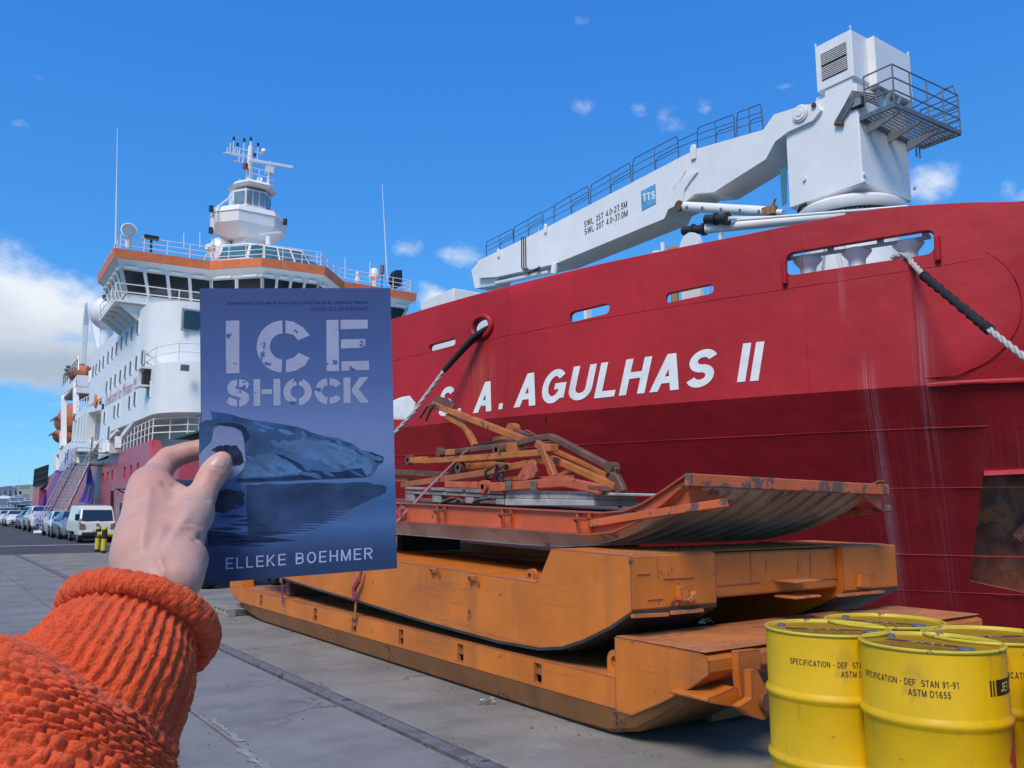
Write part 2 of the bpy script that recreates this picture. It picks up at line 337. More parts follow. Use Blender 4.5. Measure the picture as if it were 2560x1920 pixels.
    if ch == '4': return w, [r(w*.60, w*.60+t, 0, 1), r(0, w, .22, .22+tb), [(0, .22), (t, .24), (w*.62+t*.5, 1), (w*.60, 1)]], []
    if ch == '7': return w, [r(0, w, 1-tb, 1), [(w*.25, 0), (w*.25+tx, 0), (w, 1-tb*.9), (w-tx, 1-tb*.9)]], []
    if ch == '8': return w, [_ell(c, .73, c*.95, .27, 0, 350, 24), _ell(c, .29, c, .29, 0, 350, 24)], [_ell(c, .73, c*.95-t, .27-t*.8, 0, 350, 20), _ell(c, .29, c-t, .29-t*.8, 0, 350, 20)]
def block_text(s, u0, u1, v0, v1, f, t=.19, shear=0., gap=.14):
    """block letters fitted into the box u0..u1, v0..v1 of a surface f(u, v)"""
    gl = [glyph(c, t) for c in s]; tot = sum(g[0] for g in gl)+gap*(len(s)-1)+shear; x = 0.; mb = MB()
    for w, pol, hol in gl:
        if pol:
            pts = []; ed = []
            for loop in pol+hol: k = len(pts); pts += [Vector(p) for p in loop]; ed += [(k+i, k+(i+1) % len(loop)) for i in range(len(loop))]
            V, E, Fc, *_ = delaunay_2d_cdt(pts, ed, [], 0, 1e-5); tri = []
            for tr in Fc:
                c = sum((V[i] for i in tr), Vector((0, 0)))/len(tr)
                if any(inside(c, l) for l in pol) and not any(inside(c, l) for l in hol): tri.append(tuple(tr))
            mb.add([f(u0+(x+p.x+shear*p.y)/tot*(u1-u0), v0+p.y*(v1-v0)) for p in V], tri)
        x += w+gap
    return mb
def railing(path, h, rails=(1., .5), r=.025, post=1.5, up=(0, 0, 1)):
    mb = MB(); P = [Vector(p) for p in path]; up = Vector(up)
    for k in rails: mb.tube([p+up*h*k for p in P], r, 6)
    for a, b in zip(P[:-1], P[1:]):
        n = max(1, round((b-a).length/post))
        for i in range(n): q = a.lerp(b, i/n); mb.tube([q, q+up*h], r, 6)
    mb.tube([P[-1], P[-1]+up*h], r, 6); return mb
def interp(x, xs, ys): return float(np.interp(x, xs, ys))
def copy_tree(o, parent=None):
    c = o.copy(); C.objects.link(c); c.parent = parent
    for ch in list(o.children):
        k = ch.copy(); C.objects.link(k); k.parent = c
        for g in list(ch.children): q = g.copy(); C.objects.link(q); q.parent = k
    return c
# ================================================================== setting
concrete_l = mat('concrete blue grey', (.218, .213, .203), .9, fine=.5, scuff=((.15, .145, .135), .55, (.7, .7, .7)), cracks=((.07, .068, .06), .42, .007), var=.22, scale=1.3, bump=.35, bscale=55, chips=((.20, .207, .216), .58, 2.1), streak=((.30, .30, .30), 0, .55, 1.4))
concrete_r = mat('concrete warm grey', (.236, .222, .185), .9, fine=.5, scuff=((.165, .155, .13), .55, (.8, .8, .8)), cracks=((.08, .075, .065), .38, .006), var=.24, scale=1.1, bump=.35, bscale=60, chips=((.215, .21, .187), .58, 2.2), streak=((.33, .325, .29), 0, .55, 1.2))
asphalt = mat('asphalt', (.062, .064, .068), .92, fine=.4, var=.2, scale=.35, bump=.3, bscale=80, chips=((.10, .10, .10), .66, .9))
joint_m = mat('joint dirt', (.045, .043, .038), .95, var=.4, scale=9)
steel_d = mat('worn rail steel', (.16, .158, .16), .7, .1, .3, 5, bump=.25, chips=((.06, .055, .05), .58, 5))
ap = MB().box((-400, -60, -6), (9.6, 33.6, -.16)).build('quay_apron', joint_m); tag(ap, kind='structure')
ys = [-17.1, -9.75, -2.4, 4.95, 12.3, 19.7, 27.0, 33.55]
xs = [(-21, -17.1), (-17.1, -13.3), (-13.3, -9.5), (-9.5, -5.7), (-5.7, -1.95), (-1.95, 1.83), (1.83, 2.82), (2.99, 6.3), (6.3, 9.6)]
for i, (xa, xb) in enumerate(xs):
    for ya, yb in zip(ys[:-1], ys[1:]):
        g = .009 if xb != 1.83 else .016
        z = random.uniform(-.003, .0)
        MB().box((xa+.006, ya+.008, -.15), (xb-g, yb-.008, z)).build('concrete_slab', concrete_r if xa > 2.9 else concrete_l, ap, bevel=.008, loc=Vector((0, 0, 0)))
MB().box((2.825, -17, -.15), (2.985, 33.5, -.05)).build('rail_channel', joint_m, ap)
MB().box((2.865, -17, -.049), (2.962, 33.5, -.003)).build('crane_rail', steel_d, ap, bevel=.004)
MB().box((2.968, -17, -.049), (2.984, 33.5, -.001)).build('channel_edge', steel_d, ap)
gr = MB().box((-700, 33.62, -3), (9.58, 130, -.012)).box((-900, 130.01, -3), (400, 1200, -.013)).build('road', asphalt); tag(gr, kind='structure')
MB().box((-40, 41.6, -.011), (9.0, 41.95, -.004)).build('painted_line', mat('worn white road paint', (.5, .5, .48), .8, var=.3, scale=2, chips=((.09, .09, .09), .56, 5)), gr)
tag(MB().box((-2500, -1500, -3.2), (3000, 4000, -3.0)).build('water', mat('harbour water', (.015, .03, .035), .08, var=.2, scale=.3, bump=.6, bscale=1.2, spec=.6)), kind='structure')
# mortar patches along the broken joint, debris
rep = mat('pale mortar', (.27, .268, .262), .9, var=.2, scale=8, bump=.4, bscale=70)
for k, (ya, yb, x) in enumerate(((4.1, 5.6, 1.80), (5.75, 6.5, 1.87), (6.9, 8.1, 1.82), (2.6, 3.8, 1.84))):
    a = [(x-.008-.03*random.random(), ya+(yb-ya)*t, .003) for t in np.linspace(0, 1, 26)]; b = [(x+.006+.028*random.random(), ya+(yb-ya)*t, .003) for t in np.linspace(1, 0, 26)]
    MB().prism(a+b, (0, 0, .0012)).build('joint_repair', rep, ap)
grit = MB()
for _ in range(420):
    x = random.choice((random.gauss(1.83, .06), random.gauss(2.9, .07), random.gauss(3.85, .12), random.uniform(-3, 4))); y = random.uniform(3, 20); s = random.uniform(.004, .014)
    grit.add([(x+s, y, 0), (x-s, y+s*.4, 0), (x, y-s, 0), (x, y, s*1.1)], [(0, 1, 3), (1, 2, 3), (2, 0, 3)])
tag(grit.build('grit', mat('grit', (.16, .14, .11), .95)), 'small stones and dry grass in the concrete joints', 'grit', kind='stuff')

# ================================================================== ship: hull
SHX = 20.5
def fx(Y):
    if Y >= 28: return 11.0
    return min(SHX, 11+11*((28-Y)/30)**1.8)
def solve(px, py, f):
    r = ray(px, py); lo, hi = 1.0, 400.0
    for _ in range(55):
        m = (lo+hi)/2; p = CAM+r*m
        if p.x-f(p.y, p.z) < 0: lo = m
        else: hi = m
    return CAM+r*lo
ZK = 3.92
_a = [solve(*c8(*p), lambda y, z: fx(y)) for p in ((1870, 640), (2205, 400), (2080, 205))]
def circ(a, b, c):
    (x1, y1), (x2, y2), (x3, y3) = a, b, c
    d = 2*(x1*(y2-y3)+x2*(y3-y1)+x3*(y1-y2))
    ux = ((x1*x1+y1*y1)*(y2-y3)+(x2*x2+y2*y2)*(y3-y1)+(x3*x3+y3*y3)*(y1-y2))/d
    uy = ((x1*x1+y1*y1)*(x3-x2)+(x2*x2+y2*y2)*(x1-x3)+(x3*x3+y3*y3)*(x2-x1))/d
    return ux, uy, math.hypot(x1-ux, y1-uy)
ARC = circ(*[(p.y, p.z) for p in _a]); ARC_Y0 = _a[0].y; ARC_ZT = _a[2].z
def arcoff(Y, z):
    if z > ARC_ZT or Y > ARC_Y0: return 0.
    d = max(0., math.hypot(Y-ARC[0], z-ARC[1])-ARC[2]); t = min(1, (ARC_ZT-z)/1.0)
    return .50*d*t*t*(3-2*t)
def hullX(Y, z):
    X = fx(Y)+arcoff(Y, max(z, ZK))
    if z < ZK: X += interp(Y, [0, 7, 14, 24, 40], [.78, .73, .64, .40, 0])*(ZK-z)
    return min(X, SHX)
def hs(px, py): p = solve(px, py, hullX); return (p.y, p.z)
def hf(off): return lambda Y, z: Vector((hullX(Y, z)-off, Y-off*.55*(1 if Y < 26 else 0), z))
def hull_mat():
    m = mat('hull red', (.43, .017, .022), .47, var=.13, scale=.35, bump=.12, bscale=1.1, streak=((.33, .013, .018), 0, .5, 1.6), spec=.3, dents=.3)
    nt = m.node_tree; N = nt.nodes; L = nt.links; b = N['Principled BSDF']; cur = b.inputs['Base Color'].links[0].from_socket
    tc = N.new('ShaderNodeTexCoord'); sp_ = N.new('ShaderNodeSeparateXYZ'); L.new(tc.outputs['Object'], sp_.inputs[0])
    def M_(op, a, b_=None, clamp=False):
        n = N.new('ShaderNodeMath'); n.operation = op; n.use_clamp = clamp
        for i, v in enumerate((a, b_)):
            if v is None: continue
            if isinstance(v, (int, float)): n.inputs[i].default_value = v
            else: L.new(v, n.inputs[i])
        return n.outputs[0]
    # run-off follows the slope of the flared plating: distance along the shell, not plain Y
    ysl = M_('SUBTRACT', sp_.outputs['Y'], M_('MULTIPLY', M_('ADD', sp_.outputs['X'], 4.9), .448)); cv = N.new('ShaderNodeCombineXYZ'); L.new(ysl, cv.inputs['Y']); L.new(sp_.outputs['Z'], cv.inputs['Z'])
    def nz(sc, scl, det=6):
        k = N.new('ShaderNodeMapping'); k.inputs['Scale'].default_value = sc; L.new(cv.outputs[0], k.inputs['Vector']); n = N.new('ShaderNodeTexNoise'); n.inputs['Scale'].default_value = scl; n.inputs['Detail'].default_value = det; n.inputs['Roughness'].default_value = .65; L.new(k.outputs[0], n.inputs['Vector']); return n.outputs['Fac']
    fine = nz((0, 2.2, .03), 9); mid = nz((0, 1, .05), 3)
    # salt and scale streaks, rust under the hawse pipe: (Y, half width, top z, bottom z, colour, amount, noise threshold)
    for (Y0, w, zt, zb, col, am, th) in ((9.66, .14, 4.7, -1.5, (.62, .40, .42), .62, .50), (8.55, .16, 5.9, -1.5, (.55, .30, .32), .42, .52), (9.2, .9, 4.0, -1.5, (.50, .16, .19), .28, .56), (19.05, .5, 6.0, 3.2, (.46, .20, .07), .55, .50), (17.9, 1.5, 6.0, 3.0, (.5, .12, .1), .22, .58), (10.1, .05, 6.6, 5.3, (.7, .6, .6), .8, .42), (7.1, .5, 3.6, -1.5, (.45, .14, .1), .5, .52)):
        g = M_('EXPONENT', M_('MULTIPLY', M_('POWER', M_('ABSOLUTE', M_('DIVIDE', M_('SUBTRACT', ysl if Y0 < 12 else sp_.outputs['Y'], Y0-57.), w)), 2.), -1.))
        zz = M_('MULTIPLY', M_('MULTIPLY', M_('SUBTRACT', zt, sp_.outputs['Z']), 1.2, True), M_('MULTIPLY', M_('SUBTRACT', sp_.outputs['Z'], zb), .5, True))
        k = M_('MULTIPLY', M_('MULTIPLY', M_('MULTIPLY', M_('SUBTRACT', M_('ADD', M_('MULTIPLY', fine, .7), M_('MULTIPLY', mid, .3)), th-.06), 5., True), M_('MULTIPLY', g, zz)), am, True)
        mx = N.new('ShaderNodeMix'); mx.data_type = 'RGBA'; L.new(k, mx.inputs['Factor']); L.new(cur, mx.inputs['A']); mx.inputs['B'].default_value = (*col, 1); cur = mx.outputs['Result']
    L.new(cur, b.inputs['Base Color'])
    return m
HULL = hull_mat()
WHITE = mat('ship white paint', (.82, .81, .765), .38, var=.04, scale=.8, bump=.05, bscale=2, streak=((.66, .62, .54), 0, .18, 2.2), chips=((.42, .24, .12), .742, 1.7))
WHITE2 = mat('clean white paint', (.83, .82, .775), .35, var=.03, scale=.8)
GREYW = mat('pale grey green paint', (.52, .58, .56), .5, var=.06, scale=.8)
RUST = mat('rusty recess plating', (.34, .12, .075), .75, var=.5, scale=1.3, bump=.5, bscale=9, chips=((.48, .20, .08), .53, 1.2), streak=((.42, .36, .34), 0, .5, 3.))
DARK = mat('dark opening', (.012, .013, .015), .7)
BLACK = mat('black rubber', (.018, .018, .02), .6, var=.2, scale=12, bump=.3, bscale=60)
GLASSD = glass('dark ship window glass', (.02, .027, .032), .12)
GLASSP = mat('grey port glass', (.10, .115, .125), .45, spec=.2)
GLASST = glass('teal tinted glass', (.06, .17, .19))
ORANGE = mat('faded orange paint', (.82, .205, .065), .5, var=.10, scale=1.3, streak=((.85, .34, .2), 0, .4, 2.5))
GALV = mat('grey galvanised steel', (.16, .18, .20), .5, .35, .15, 8)
RAILM = mat('blue grey railing paint', (.07, .085, .11), .5, .2, .15, 6)
ship = thing('research_ship', 'large red hulled research ship with white superstructure moored along the quay', 'ship', (SHX, 57, 0))
Tpx = [(984, 798), (1157, 746), (1504, 660), (1852, 590), (2199, 521), (2315, 513), (2430, 507), (2560, 506)]
Tyz = sorted([(p.y, p.z) for p in (solve(*q, lambda y, z: fx(y)) for q in Tpx)])
Tyz = [(.45, 7.25), (3.5, 7.28)]+Tyz+[(30, 7.15), (36, 7.05)]
# openings of the bow plating, in (Y, z)
def rounded(pts, r, n=4):
    o = []; m = len(pts)
    for i in range(m):
        p = Vector(pts[i]); a = Vector(pts[i-1]); b = Vector(pts[(i+1) % m])
        ra = min(r, (a-p).length*.49, (b-p).length*.49); q0 = p+(a-p).normalized()*ra; q2 = p+(b-p).normalized()*ra
        for k in range(n+1): t = k/n; o.append(tuple(q0*(1-t)**2+p*2*t*(1-t)+q2*t*t))
    return o
H = []
H.append(rounded([hs(*d7(*p)) for p in ((855, 402), (1835, 240), (1832, 405), (860, 553))], .17))
for (l, r_, h) in (((641, 432), (779, 402), 40), ((972, 366), (1139, 334), 38), ((155, 540), (247, 517), 28)):
    H.append(rounded([hs(*c8(*p)) for p in ((l[0], l[1]-h*.42), (r_[0], r_[1]-h*.5), (r_[0], r_[1]+h*.42), (l[0], l[1]+h*.5))], .15))
hw = hs(*c8(338, 466)); H.append([(hw[0]+.30*math.cos(a), hw[1]+.23*math.sin(a)) for a in np.linspace(0, 2*math.pi, 20, endpoint=False)])
outer = [(Y, z) for Y, z in Tyz]+[(36, ZK)]+[(Y, ZK) for Y in np.arange(35, .4, -1.)]
outer = outer[::1]
gy = np.concatenate([np.arange(1, 14, .35), np.arange(14, 35.5, .9)])
panel(outer, H, hf(0), lambda Y, z: hf(-.16)(Y, z), (gy, np.arange(4.2, 7.6, .4))).build('bow_plating', HULL, ship, smooth=25)
mirror = lambda f: (lambda Y, z: Vector((2*SHX-f(Y, z).x, f(Y, z).y, z)))
panel(outer, [], mirror(hf(0)), mirror(hf(-.16)), (gy[::3], [5, 6.5])).build('bow_plating', HULL, ship, smooth=25)
# lower hull, with the anchor pocket
AN = [hs(*c5(*p)) for p in ((1988, 132), (2420, 112), (2420, 800), (1915, 690))]
low = [(.45, ZK)]+[(Y, ZK) for Y in np.arange(1, 46, 1.)]+[(46, ZK), (46, -3.4)]+[(Y, -3.4) for Y in np.arange(45, .5, -1.)]+[(.45, -3.4)]
gl = np.concatenate([np.arange(1, 16, .5), np.arange(16, 50, 1.5)])
aft_win = [[(p.y, p.z) for p in (onX(*c2(x-5, a), 11), onX(*c2(x+6, a-6), 11), onX(*c2(x+6, b-6), 11), onX(*c2(x-5, b), 11))] for x, a, b in ((575, 1130, 1182), (603, 1122, 1172), (628, 1114, 1168), (697, 1096, 1158), (733, 1086, 1152), (772, 1074, 1142))]
SD = [(p.y, p.z) for p in (onX(*c2(x, y), 11) for x, y in ((222, 1212), (262, 1186), (262, 1325), (212, 1342)))]
panel(low, [AN], hf(0), None, (gl, np.arange(-3, 3.8, .6))).build('lower_hull', HULL, ship, smooth=25)
sX = lambda off: (lambda Y, z: Vector((11-off, Y, z)))
side = [(46, 4.3), (51.4, 4.45), (53.0, 5.6), (64, 5.45), (76, 5.2), (97, 5.2), (112, 4.3), (114, 3.9), (114, -3.4), (46, -3.4)]
panel(side, aft_win+[SD], sX(0), sX(-.5)).build('side_plating', mat('weathered red with painted sky sheen', (.43, .055, .07), .35, var=.12, scale=.25, streak=((.52, .16, .18), 0, .5, .8), spec=.5), ship)  # paler red: weathering, plus sky reflection at grazing angle put into the colour
panel([(46, ZK), (114, ZK-.2), (114, -3.4), (46, -3.4)], [], lambda Y, z: Vector((2*SHX-11, Y, z))).build('side_plating', HULL, ship)
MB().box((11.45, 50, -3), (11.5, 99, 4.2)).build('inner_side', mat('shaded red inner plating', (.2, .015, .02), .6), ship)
MB().box((13.0, 99, -1), (13.1, 114, 4.2)).build('stern_bay', mat('brown stern bay', (.16, .12, .09), .8, var=.4, scale=.6), ship)
MB().box((11.2, 114.05, -3.4), (29.8, 114.3, 3.9)).build('transom', HULL, ship)
MB().prism([(10.99, 51.3, 4.3), (10.99, 52.85, 5.62), (10.99, 53.1, 5.62), (10.99, 51.75, 4.3)], (-.12, 0, 0)).build('bulwark_end', mat('bright red edge', (.62, .05, .07), .5), ship)
panel(low[::2], [], mirror(hf(0)), None).build('lower_hull', HULL, ship)
pk = lambda k: (lambda Y, z: hf(0)(Y, z)+Vector((.5, .3, 0))*k)
pocket = MB(); n = len(AN); pocket.add([pk(0)(*p) for p in AN]+[pk(1)(*p) for p in AN], [(i, (i+1) % n, n+(i+1) % n, n+i) for i in range(n)]+[(n, n+1, n+2, n+3)])
pocket.build('anchor_pocket', RUST, ship)
MB().bar([hf(.03)(*AN[0]), hf(.03)(*AN[1])], .1, .09).build('pocket_lip', mat('bright red edge', (.62, .05, .07), .5), ship)
MB().bar([pk(.4)(AN[1][0]-.2, 2.2), pk(.75)(AN[0][0]-.15, .9)], .30, .25).build('anchor_shank', RUST, ship, bevel=.05)
# weld seams and the knuckle ridge, following the plating
def seam(z0, y0, y1, r=.014, name='weld_seam', m=HULL, n=60, off=.004):
    MB().tube([hf(off)(Y, z0(Y) if callable(z0) else z0) for Y in np.linspace(y0, y1, n)], r, 6).build(name, m, ship, smooth=60)
L1 = sorted([(p.y, p.z) for p in (solve(*q, lambda y, z: fx(y)) for q in ((985, 892), (1387, 805), (1958, 711), (2334, 653), (2464, 628)))])
seam(lambda Y: interp(Y, [a for a, _ in L1], [b for _, b in L1])-.11, 7.6, 30, .009, off=0.)
seam(3.12, .6, 45, .010, off=0.); seam(1.95, .6, 45, .007, off=0.); seam(.55, .6, 45, .010, off=0.); seam(-.25, .6, 45, .008, off=0.)
seam(ZK+.005, .6, ARC_Y0, .055, 'knuckle_ridge')
seam(lambda Y: interp(Y, [a for a, _ in Tyz], [b for _, b in Tyz])-.01, .6, 35.5, .05, 'bulwark_cap', off=-.08)
aa = [math.atan2(p.z-ARC[1], p.y-ARC[0]) for p in _a]
a0, a1 = aa[0], aa[2]
if a0 < 0 < a1 and a1-a0 < math.pi*1.2 and math.cos((a0+a1)/2) > 0: a1 -= 2*math.pi
MB().tube([hf(.0)(ARC[0]+ARC[2]*math.cos(t), ARC[1]+ARC[2]*math.sin(t)) for t in np.linspace(a0, a1, 40)], .012, 6).build('flare_seam', HULL, ship, smooth=60)
for px in (1830, 1130, 1455):   # vertical plate seams
    Y = hs(*c8(px, 400))[0]; MB().tube([hf(.0)(Y, z) for z in np.linspace(ZK+.05, 6.0 if px == 1830 else interp(Y, [a for a, _ in Tyz], [b for _, b in Tyz])-.1, 10)], .007, 5).build('plate_seam', HULL, ship)
for (a, b) in (((842, 460), (852, 612)), ((1848, 292), (1857, 460))):
    p, q = hs(*d7(*a)), hs(*d7(*b)); MB().bar([hf(.05)(*p), hf(.05)(*q)], .1, .1, (0, 1, 0)).build('fairlead_guide', HULL, ship, bevel=.02)
# hawse pipe
hc = hf(.02)(*hw); hx = (hf(0)(hw[0]-.3, hw[1])-hf(0)(hw[0]+.3, hw[1])).normalized(); hn = hx.cross(Vector((0, 0, 1))).normalized()
hn = hn if hn.x < 0 else -hn
ring = MB(); rings = []
for k in range(28):
    a = 2*math.pi*k/28; d = hx*math.cos(a)*.36+Vector((0, 0, 1))*math.sin(a)*.29; dn = d.normalized()
    rings.append([hc+d+(dn*math.cos(b)+hn*math.sin(b))*.085 for b in (2*math.pi*j/8 for j in range(8))])
rings.append(rings[0]); ring.loft(rings, caps=False).build('hawse_pipe', HULL, ship, smooth=80)
# name of the ship, painted on the plating
LET = mat('white lettering paint', (.78, .78, .75), .5, var=.06, scale=4, streak=((.60, .52, .34), 0, .45, 3.))
def hull_text(s, px0, px1, name, base, top, shear=.24, bold=.205, space=.13):
    # base/top: picture rows of the baseline and cap line at both ends
    (xa, ya), (xb, yb) = px0, px1
    y0, z0 = hs(*c8(*px0)); y1, z1 = hs(*c8(*px1)); hgt = (hs(*c8(*top))[1]-hs(*c8(*base))[1])
    def f(u, v):
        Y = y0+(y1-y0)*u; return hf(.012)(Y, z0+(z1-z0)*u+hgt*v)
    return block_text(s, 0, 1, 0, 1, f, bold, shear, space).build(name, LET, ship)
hull_text('S', (184, 778), (248, 770), 'ship_name', (215, 776), (215, 676))
hull_text('A', (308, 765), (392, 755), 'ship_name', (350, 758), (350, 655))
hull_text('.', (396, 752), (412, 750), 'ship_name', (404, 751), (404, 731), .2, 1.)
hull_text('.', (254, 766), (267, 764), 'ship_name', (260, 765), (260, 748), .2, 1.)
hull_text('AGULHAS', (448, 746), (1166, 668), 'ship_name', (860, 700), (860, 577), .24, .205, .13)
hull_text('II', (1220, 658), (1322, 650), 'ship_name', (1270, 655), (1270, 522), .24, .255, .14)
pl = [hs(*c4(*p)) for p in ((-260, 172), (205, 92), (252, 150), (215, 272), (-260, 340))]
panel(pl, [], hf(.012), None, (np.arange(15, 30, .3), np.arange(4, 6, .3))).build('white_hull_mark', LET, ship)
for p in ((1060, 302), (1275, 268)):
    a = hf(.01)(*hs(*c4(*p))); MB().lathe([(.03, 0), (.03, .02)], a, hn, 12).build('drain_hole', DARK, ship)
# fore deck
dk = MB(); dp = [(fx(Y)+.2, Y) for Y in np.arange(.6, 50, 2.)]; dk.prism([(x, y, 5.35) for x, y in dp]+[(2*SHX-x, y, 5.35) for x, y in dp[::-1]], (0, 0, .1)); dk.build('fore_deck', mat('green deck paint', (.05, .11, .08), .7), ship)
# ================================================================== ship: superstructure
def PX(X, *pts): return [onX(*p, X) for p in pts]
def tier(name, x0, x1, yf, yb, z0, z1, r, m, bevel=.03):
    pl = []
    for k in range(9): a = R(180+90*k/8); pl.append((x0+r+r*math.cos(a), yf+r+r*math.sin(a)))
    for k in range(9): a = R(270+90*k/8); pl.append((x1-r+r*math.cos(a), yf+r+r*math.sin(a)))
    pl += [(x1, yb), (x0, yb)]
    return MB().prism([(x, y, z0) for x, y in pl], (0, 0, z1-z0)).build(name, m, ship, smooth=30)
XS1 = 2*SHX-11
tier('house_core', 13.4, XS1-2.4, 50, 108, 4.0, 7.2, 1.5, GREYW)
tier('house_lower_tier', 11.0, XS1, 50.2, 71.0, 7.15, 10.15, 3.2, WHITE)
tier('house_upper_tier', 11.0, XS1, 54.3, 77.6, 10.1505, 14.6, 2.8, WHITE)
MB().box((12.5, 77.62, 7.2), (28, 98, 10)).build('house_aft_block', WHITE, ship)
MB().box((11.0, 66.5, 5.2), (13.38, 71.0, 7.148)).build('side_house', WHITE, ship)
MB().box((11.51, 50, 4.3), (13.39, 88, 4.5)).build('side_deck', GREYW, ship)
# diagonal braces of the open side deck
for pts in (((745, 832), (742, 850), (700, 905), (676, 935), (676, 915), (690, 890)), ((655, 880), (655, 893), (620, 930), (600, 940), (604, 925)), ((575, 915), (577, 930), (545, 965), (522, 1000), (515, 1000), (530, 965))):
    MB().prism(PX(10.98, *[c2(*p) for p in pts]), (.3, 0, 0)).build('side_brace', WHITE2, ship)
for (a, b, c) in ((660, 925, 990), (604, 945, 1010), (590, 965, 1015)):
    p, q = onX(*c2(a, b), 10.96), onX(*c2(a, c), 10.96); MB().bar([p, q], .35, .3, (0, 1, 0)).build('deck_post', WHITE2, ship)
q = [onX(*c2(*p), 11.15) for p in ((615, 1000), (740, 975), (845, 940))]; q[2].z = 5.65
railing([Vector((11.15, 63.0, 5.5)), Vector((11.15, 53.4, 5.65)), Vector((12.6, 51.2, 5.65)), Vector((13.2, 51, 5.65))], 1.25, (1., .66, .33), .035, 1.1).build('deck_railing', WHITE2, ship)
# side windows on the white wall
def window(p0, w, h, X=10.99, m=GLASSP):
    y, z = p0.y, p0.z
    o = MB().box((X-.05, y-w/2-.06, z-h/2-.06), (X+.02, y+w/2+.06, z+h/2+.06)).build('window', WHITE2, ship)
    MB().box((X-.065, y-w/2, z-h/2), (X-.03, y+w/2, z+h/2)).build('pane', m, o)
for x, y in ((776, 310), (743, 340), (714, 370), (686, 398), (658, 427), (634, 453), (611, 477), (584, 502), (563, 523), (543, 543), (527, 556)): window(onX(*c2(x, y), 11), .50, .85)
for x, y in ((803, 478), (769, 508), (736, 537), (707, 560), (679, 583), (651, 605), (626, 625), (602, 645)): window(onX(*c2(x, y), 11), .50, .85)
for x, y in ((839, 660), (760, 708), (730, 730), (667, 770), (646, 782), (590, 815)): window(onX(*c2(x, y), 11), .50, .85)
for x, y in ((520, 960), (614, 905), (372, 1040), (384, 1025)): window(onX(*c2(x, y), 11), .7, 1.0)
fw = onY(*c2(1074, 272), 54.3); o = MB().box((fw.x-.62, 54.22, fw.z-.72), (fw.x+.62, 54.34, fw.z+.72)).build('window', mat('window frame grey', (.3, .31, .31), .5), ship)
MB().prism([(a, 54.2, b) for a, b in rrect(fw.x-.5, fw.x+.5, fw.z-.6, fw.z+.6, .15)], (0, .03, 0)).build('pane', GLASSD, o)
# script lettering on the side
a, b = onX(*c2(588, 752), 11), onX(*c2(812, 605), 11)
fit_text('Dedicated to Miriam Makeba', 0, 1, 0, 1, lambda u, v: Vector((10.985, a.y+(b.y-a.y)*u, a.z-.05+v*.9)), .0, .35).build('dedication_lettering', mat('faded pink red paint', (.66, .36, .39), .6), ship)
# side lamp box, flood light, tier railing
lb = onX(*c2(818, 597), 10.8); MB().box((10.3, lb.y-.5, lb.z-.55), (11, lb.y+.5, lb.z-.45)).box((10.4, lb.y+.3, lb.z-.45), (11, lb.y+.5, lb.z+.65)).box((10.4, lb.y-.5, lb.z+.55), (11, lb.y+.3, lb.z+.65)).build('navigation_light_box', WHITE2, ship)
MB().box((10.6, lb.y-.35, lb.z-.44), (10.95, lb.y+.28, lb.z+.4)).build('navigation_light', BLACK, ship)
railing([Vector((11.1, 60, 10.16)), Vector((11.1, 53.6, 10.16)), Vector((11.9, 51.4, 10.16)), Vector((14.2, 50.4, 10.16)), Vector((27, 50.4, 10.16)), Vector((29.8, 53.6, 10.16))], 1.15, (1., .55), .035, 1.6).build('tier_railing', WHITE2, ship)
fl = onY(*c2(1035, 538), 50.1); MB().box((fl.x-.22, 49.92, fl.z-.17), (fl.x+.22, 50.19, fl.z+.17)).build('flood_light', GALV, ship)
# ------------------------------------------------ bridge
BP = [(9.4, 66.2), (9.15, 58.4), (15.1, 57.8), (17.75, 55.0), (22.05, 54.5), (24.7, 57.4), (30.9, 57.4), (31.2, 66)]
def inset(P, d):
    n = len(P); o = []
    for i in range(n):
        a, b, c = Vector(P[i-1]), Vector(P[i]), Vector(P[(i+1) % n]); e, f = (b-a).normalized(), (c-b).normalized()
        n1, n2 = Vector((-e.y, e.x)), Vector((-f.y, f.x)); m = n1+n2; k = 2*d/max(.3, m.length_squared); o.append(tuple(b+m*k))
    return o
area = sum(BP[i-1][0]*BP[i][1]-BP[i][0]*BP[i-1][1] for i in range(len(BP)))
sgn = 1 if area > 0 else -1
ins = lambda d: inset(BP, d*sgn)
def ringz(d, z): return [Vector((x, y, z)) for x, y in ins(d)]
MB().loft([ringz(1.25, 14.62), ringz(1.05, 15.75)]).build('bridge_wall', WHITE, ship)
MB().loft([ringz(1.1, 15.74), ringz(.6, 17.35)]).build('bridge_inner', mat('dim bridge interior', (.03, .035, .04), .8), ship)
MB().loft([ringz(.42, 17.30), ringz(.38, 17.55), ringz(.04, 17.86)]).build('bridge_soffit', WHITE2, ship)
MB().loft([ringz(.0, 17.87), ringz(-.08, 18.46), ringz(.12, 18.5)]).build('bridge_roof_band', ORANGE, ship)
A, B = ringz(1.02, 15.76), ringz(.5, 17.34); n = len(BP)
